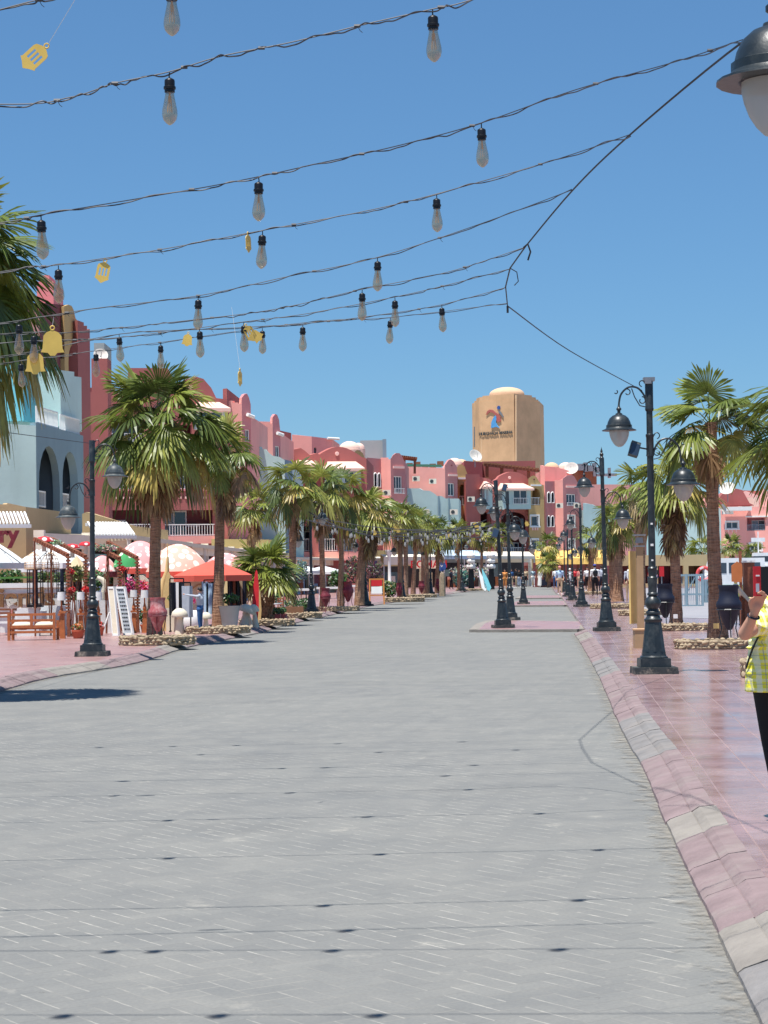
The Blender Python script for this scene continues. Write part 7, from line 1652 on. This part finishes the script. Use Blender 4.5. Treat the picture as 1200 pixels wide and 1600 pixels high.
for x_, y_, l_, mt_, yw, hh in ((799, 918.5, 'distant stroller in blue between the island lamps', ('skin', 'denim', 'khaki', 'white'), 200, 1.68), (822, 917.5, 'distant stroller in beige left of the lone far lamp', ('skin', 'khaki', 'jeans_black', 'black'), 150, 1.7), (852, 916.5, 'distant figure in dark blue right of the white robed person', ('skin', 'navy', 'navy', 'black'), 30, 1.7), (868, 920, 'distant stroller in white shirt just left of the man in pink cap', ('skin', 'white', 'denim', 'white'), 10, 1.66), (899, 920.5, 'distant stroller in red top between the far right lamps', ('skin', 'red', 'jeans_black', 'black'), 190, 1.64), (940, 927, 'stroller in grey right behind the finial lamp', ('skin', 'hoodie', 'navy', 'white'), 20, 1.72), (1018, 921, 'distant person in red beside the kiosk row', ('skin', 'red', 'khaki', 'white'), 180, 1.66), (1026, 920, 'distant person in black beside the kiosk row', ('skin', 'black', 'denim', 'white'), 100, 1.7), (660, 924, 'person in pale shirt standing before the red shop sign', ('skin', 'blue_shirt', 'khaki', 'black'), 90, 1.7), (705, 921, 'person in dark clothes in front of the blue grey shop', ('skin', 'navy', 'jeans_black', 'black'), 240, 1.7)):
    pp(x_, y_, l_, mt_, R(yw), hh)
person('man in a lime T-shirt and black trousers behind the orange brown board', AT(1151, 50, SW), 1.18, R(10), ('skin', 'hivis', 'jeans_black', 'black'), voxel=.016, grp=gp_)
m_ = MB(); b_ = G(847, 917, SW); m_.box(b_ + Vector((.3, 0, .4)), (.7, .4, .55), tx=.9); tag(m_.build('travel_bag', M['navy']), 'dark travel bag beside the white robed figure', 'bag')
# long planting bed closing the road
r = thing('planting_bed', 'low stone planting bed with green shrubs at the far end of the road', 'planter', AT(860, 205, 0)); a, b2_ = AT(842, 204, 0), AT(880, 204, 0); mb = MB(); mb.bar(a + Vector((0, 0, .25)), b2_ + Vector((0, 0, .25)), .6, .5); mb.build('stone_edge', M['stone'], r, r.location); mb = MB(); mb.c = []; clump(mb, (a + b2_) / 2 + Vector((0, 0, .9)), (1.3, .4, .5), 700, .12, GL + [(.3, .26, .1)], random.Random(4)); mb.build('foliage', M['leaf'], r, r.location)

# person in the yellow plaid shirt, foreground right
yb = AT(1225, 11.4, SW)
PY = thing('person', 'person in yellow plaid shirt and black trousers holding up a phone at the right edge', 'person', yb, None, 0)
def yl(px, py, D): return V(px, py, D) - yb
elb = yl(1164, 990, 11.15); wri = yl(1179, 958, 11.05); pal = yl(1185, 938, 11.02); sh = yl(1203, 962, 11.38)
S = dict(pel=(0.0, 0, .84), wst=(0, 0, .98), chs=(0, 0, 1.14), nck=(.045, 0, 1.31), hd=(.085, .03, 1.45))
S = {k: Vector(v) for k, v in S.items()}
legs = [((-.08, 0, .78), (-.05, .03, .45), .09, .066), ((-.05, .03, .45), (-.005, 0, .07), .066, .045), ((.09, 0, .78), (.13, .0, .45), .09, .066), ((.13, 0, .45), (.18, -.06, .07), .066, .045)]
torso = [(S['pel'], S['wst'], .15, .135), (S['wst'], S['chs'], .135, .15), (S['chs'], S['nck'], .14, .06), (sh, Vector((.19, 0, 1.26)), .072, .072)]
shR = Vector((.19, 0, 1.26)); elR = Vector((.2, .28, 1.12)); wrR = Vector((.06, .4, 1.3))
mb = MB(); 
for a, b, r0, r1 in torso: caps(mb, a, b, r0 * .93, r1 * .93, 16)
for a, b, r0, r1 in legs: caps(mb, a, b, r0 * .9, r1 * .9, 16)
caps(mb, sh, elb, .05, .038, 14); caps(mb, elb, wri, .038, .024, 14); caps(mb, shR, elR, .05, .038); caps(mb, elR, wrR, .038, .025)
caps(mb, S['nck'], S['hd'], .055, .055); mb.ell(S['hd'] + Vector((0, 0, .04)), (.078, .095, .115), 20, 14)
mb.ell(S['hd'] + Vector((0, .1, .03)), (.014, .022, .024), 10, 8)
for e in (-1, 1): mb.ell(S['hd'] + Vector((e * .08, .0, .03)), (.012, .022, .033), 10, 8); caps(mb, (e * .092 + .087, .0, .05), (e * .092 + .087, .14, .035), .045, .035)
# left hand: palm, four bent fingers round the cover, thumb on the side
ax = (pal - wri).normalized(); sd_ = Vector((1, 0, 0)); sd_ = (sd_ - ax * sd_.dot(ax)).normalized(); nr_ = ax.cross(sd_).normalized()
caps(mb, wri, wri.lerp(pal, .55), .024, .028); 
for k in range(4):
    o_ = sd_ * (-.026 + .017 * k); caps(mb, wri + ax * .018 + o_ * .6, wri + ax * .072 + o_, .012, .0115, 8)
    L = (.034, .042, .039, .03)[k]; p0 = wri + ax * .075 + o_; p1 = p0 + ax * L * .8 + nr_ * .012 * -1; p2 = p1 + ax * L * .6 - nr_ * .016; p3 = p2 + ax * L * .35 - nr_ * .012
    caps(mb, p0, p1, .0095, .009, 8); caps(mb, p1, p2, .009, .008, 8); caps(mb, p2, p3, .008, .0068, 8)
t0 = wri + ax * .02 - sd_ * .022; t1 = t0 + ax * .035 - sd_ * .022 - nr_ * .01; t2 = t1 + ax * .032 - sd_ * .002 - nr_ * .006
caps(mb, t0, t1, .0125, .011, 8); caps(mb, t1, t2, .011, .0085, 8)
remesh(mb, 'body', .0065, [M['skin']], None, PY, sm=3)
# trousers
mb = MB()
for a, b, r0, r1 in legs: caps(mb, a, b, r0, r1, 16)
caps(mb, (-.06, 0, .79), (.06, 0, .79), .1, .1, 16); remesh(mb, 'trousers', .012, [M['jeans_black']], None, PY, sm=4)
# shirt with creases
mb = MB(); rnd = random.Random(2)
for a, b, r0, r1 in torso: caps(mb, a, b, r0 * 1.05, r1 * 1.08, 16)
mb.lathe([(.155, .0), (.185, -.16), (.2, -.33), (.0, -.33)], 20, Matrix.Translation((0, 0, 1.04)) @ Matrix.Diagonal((1.03, .85, 1, 1)))
caps(mb, sh, sh.lerp(elb, .4), .078, .068, 14); caps(mb, sh.lerp(elb, .4), sh.lerp(elb, .6), .068, .06, 14); caps(mb, shR, shR.lerp(elR, .8), .075, .066, 14)
for k in range(9):   # folds running round sleeve and side
    t = rnd.random(); c = sh.lerp(elb, .1 + .055 * k); mb.ell(c + Vector((rnd.uniform(-.01, .01), -.02, 0)), (.07, .068, .009), 12, 6, M=Matrix.Rotation(rnd.uniform(.3, .9), 4, 'Y'))
for k in range(7): mb.ell((-.04, -.02, .8 + .06 * k), (.165, .13, .012), 14, 6, M=Matrix.Rotation(rnd.uniform(-.5, .5), 4, 'Y'))
so = remesh(mb, 'shirt', .009, [M['plaid']], None, PY, sm=3)
mb = MB(); mb.ell(S['hd'] + Vector((0, -.02, .065)), (.088, .1, .1), 18, 12); caps(mb, S['hd'] + Vector((0, -.06, .0)), S['hd'] + Vector((0, -.075, -.1)), .07, .05); mb.build('hair', M['hair'], PY, smooth=60)
for e, q in ((-1, 'L'), (1, 'R')):
    mb = MB(); caps(mb, (e * .092 + .087, -.02, .045), (e * .1 + .087, .15, .035), .05, .04, 14); mb.build('shoe', M['black'], PY, smooth=60)
wb = MB(); q = wri - ax * .02; wb.tube([q + (sd_ * math.cos(a) + nr_ * math.sin(a)) * .031 for a in [k * .524 for k in range(13)]], .006, 6); wb.build('bracelet', M['navy'], PY)
# phone with red cover
c = V(1196, 908, 10.98); ph = thing('phone_in_cover', 'black phone in an open red cover held up by the person in yellow plaid', 'phone', c); mb = MB(); mb.box((.012, 0, 0), (.075, .012, .155)); mb.build('phone', M['black'], ph)
mb = MB(); T = Matrix.Translation((-.046, -.012, 0)) @ Matrix.Rotation(R(25), 4, 'Z'); mb.box((0, 0, 0), (.05, .006, .16), M=T); mb.build('cover', M['red'], ph); mb = MB(); mb.box((0, -.004, -.035), (.02, .004, .045), M=T); mb.build('camera_cutout', M['hoodie'], ph); mb = MB(); mb.box((0.002, -.005, .03), (.022, .003, .008), M=T); mb.build('label', M['white'], ph)
# handbag strap & bag hanging on the hip
mb = MB(); mb.tube(smooth([Vector((-.05, -.16, 1.2)), Vector((-.16, -.1, .98)), Vector((-.2, -.03, .84))], 5), .006, 5); mb.build('bag_strap', M['black'], PY)

# ------------------------------------------------------------------ camera, light, world
cam = bpy.data.cameras.new('camera'); co = bpy.data.objects.new('camera', cam); COL.objects.link(co)
cam.sensor_fit = 'VERTICAL'; cam.sensor_height = 36; cam.sensor_width = 27; cam.lens = 36 * F / 1600; cam.clip_start = .1; cam.clip_end = 8000
co.matrix_world = Matrix(((_r.x, _u.x, -_f.x, 0), (_r.y, _u.y, -_f.y, 0), (_r.z, _u.z, -_f.z, EYE), (0, 0, 0, 1)))
SC.camera = co
EL = R(SUN_EL); AZ = math.atan2(SUN_D[0], SUN_D[1])
ln = bpy.data.lights.new('sun', 'SUN'); ln.energy = SUN_E; ln.angle = R(.53); ln.color = (1, .965, .91); lo_ = bpy.data.objects.new('sun', ln); COL.objects.link(lo_)
sd = Vector((math.sin(AZ) * math.cos(EL), math.cos(AZ) * math.cos(EL), math.sin(EL))); lo_.rotation_euler = sd.to_track_quat('Z', 'Y').to_euler()
w = bpy.data.worlds.new('World'); SC.world = w; w.use_nodes = True; nt = w.node_tree; bg = nt.nodes['Background']; sk = nt.nodes.new('ShaderNodeTexSky'); sk.sky_type = 'NISHITA'; sk.sun_disc = False; sk.sun_elevation = EL; sk.sun_rotation = AZ % (2 * math.pi)
sk.altitude = 0; sk.air_density = SKY[0]; sk.dust_density = SKY[1]; sk.ozone_density = SKY[2]; gm = nt.nodes.new('ShaderNodeGamma'); gm.inputs[1].default_value = .75; nt.links.new(sk.outputs[0], gm.inputs[0])
tn = nt.nodes.new('ShaderNodeMix'); tn.data_type = 'RGBA'; tn.blend_type = 'MULTIPLY'; tn.inputs[0].default_value = 1; nt.links.new(gm.outputs[0], tn.inputs[6]); tn.inputs[7].default_value = (.475, .675, .807, 1); tn.clamp_result = False
nt.links.new(tn.outputs[2], bg.inputs[0]); bg.inputs[1].default_value = SKY_S
vs_ = SC.view_settings; vs_.view_transform = 'Standard'; vs_.look = 'None'; vs_.exposure = EXPO; vs_.gamma = 1; vs_.use_curve_mapping = False
SC.cycles.max_bounces = 6; SC.cycles.transparent_max_bounces = 12; SC.cycles.use_denoising = True
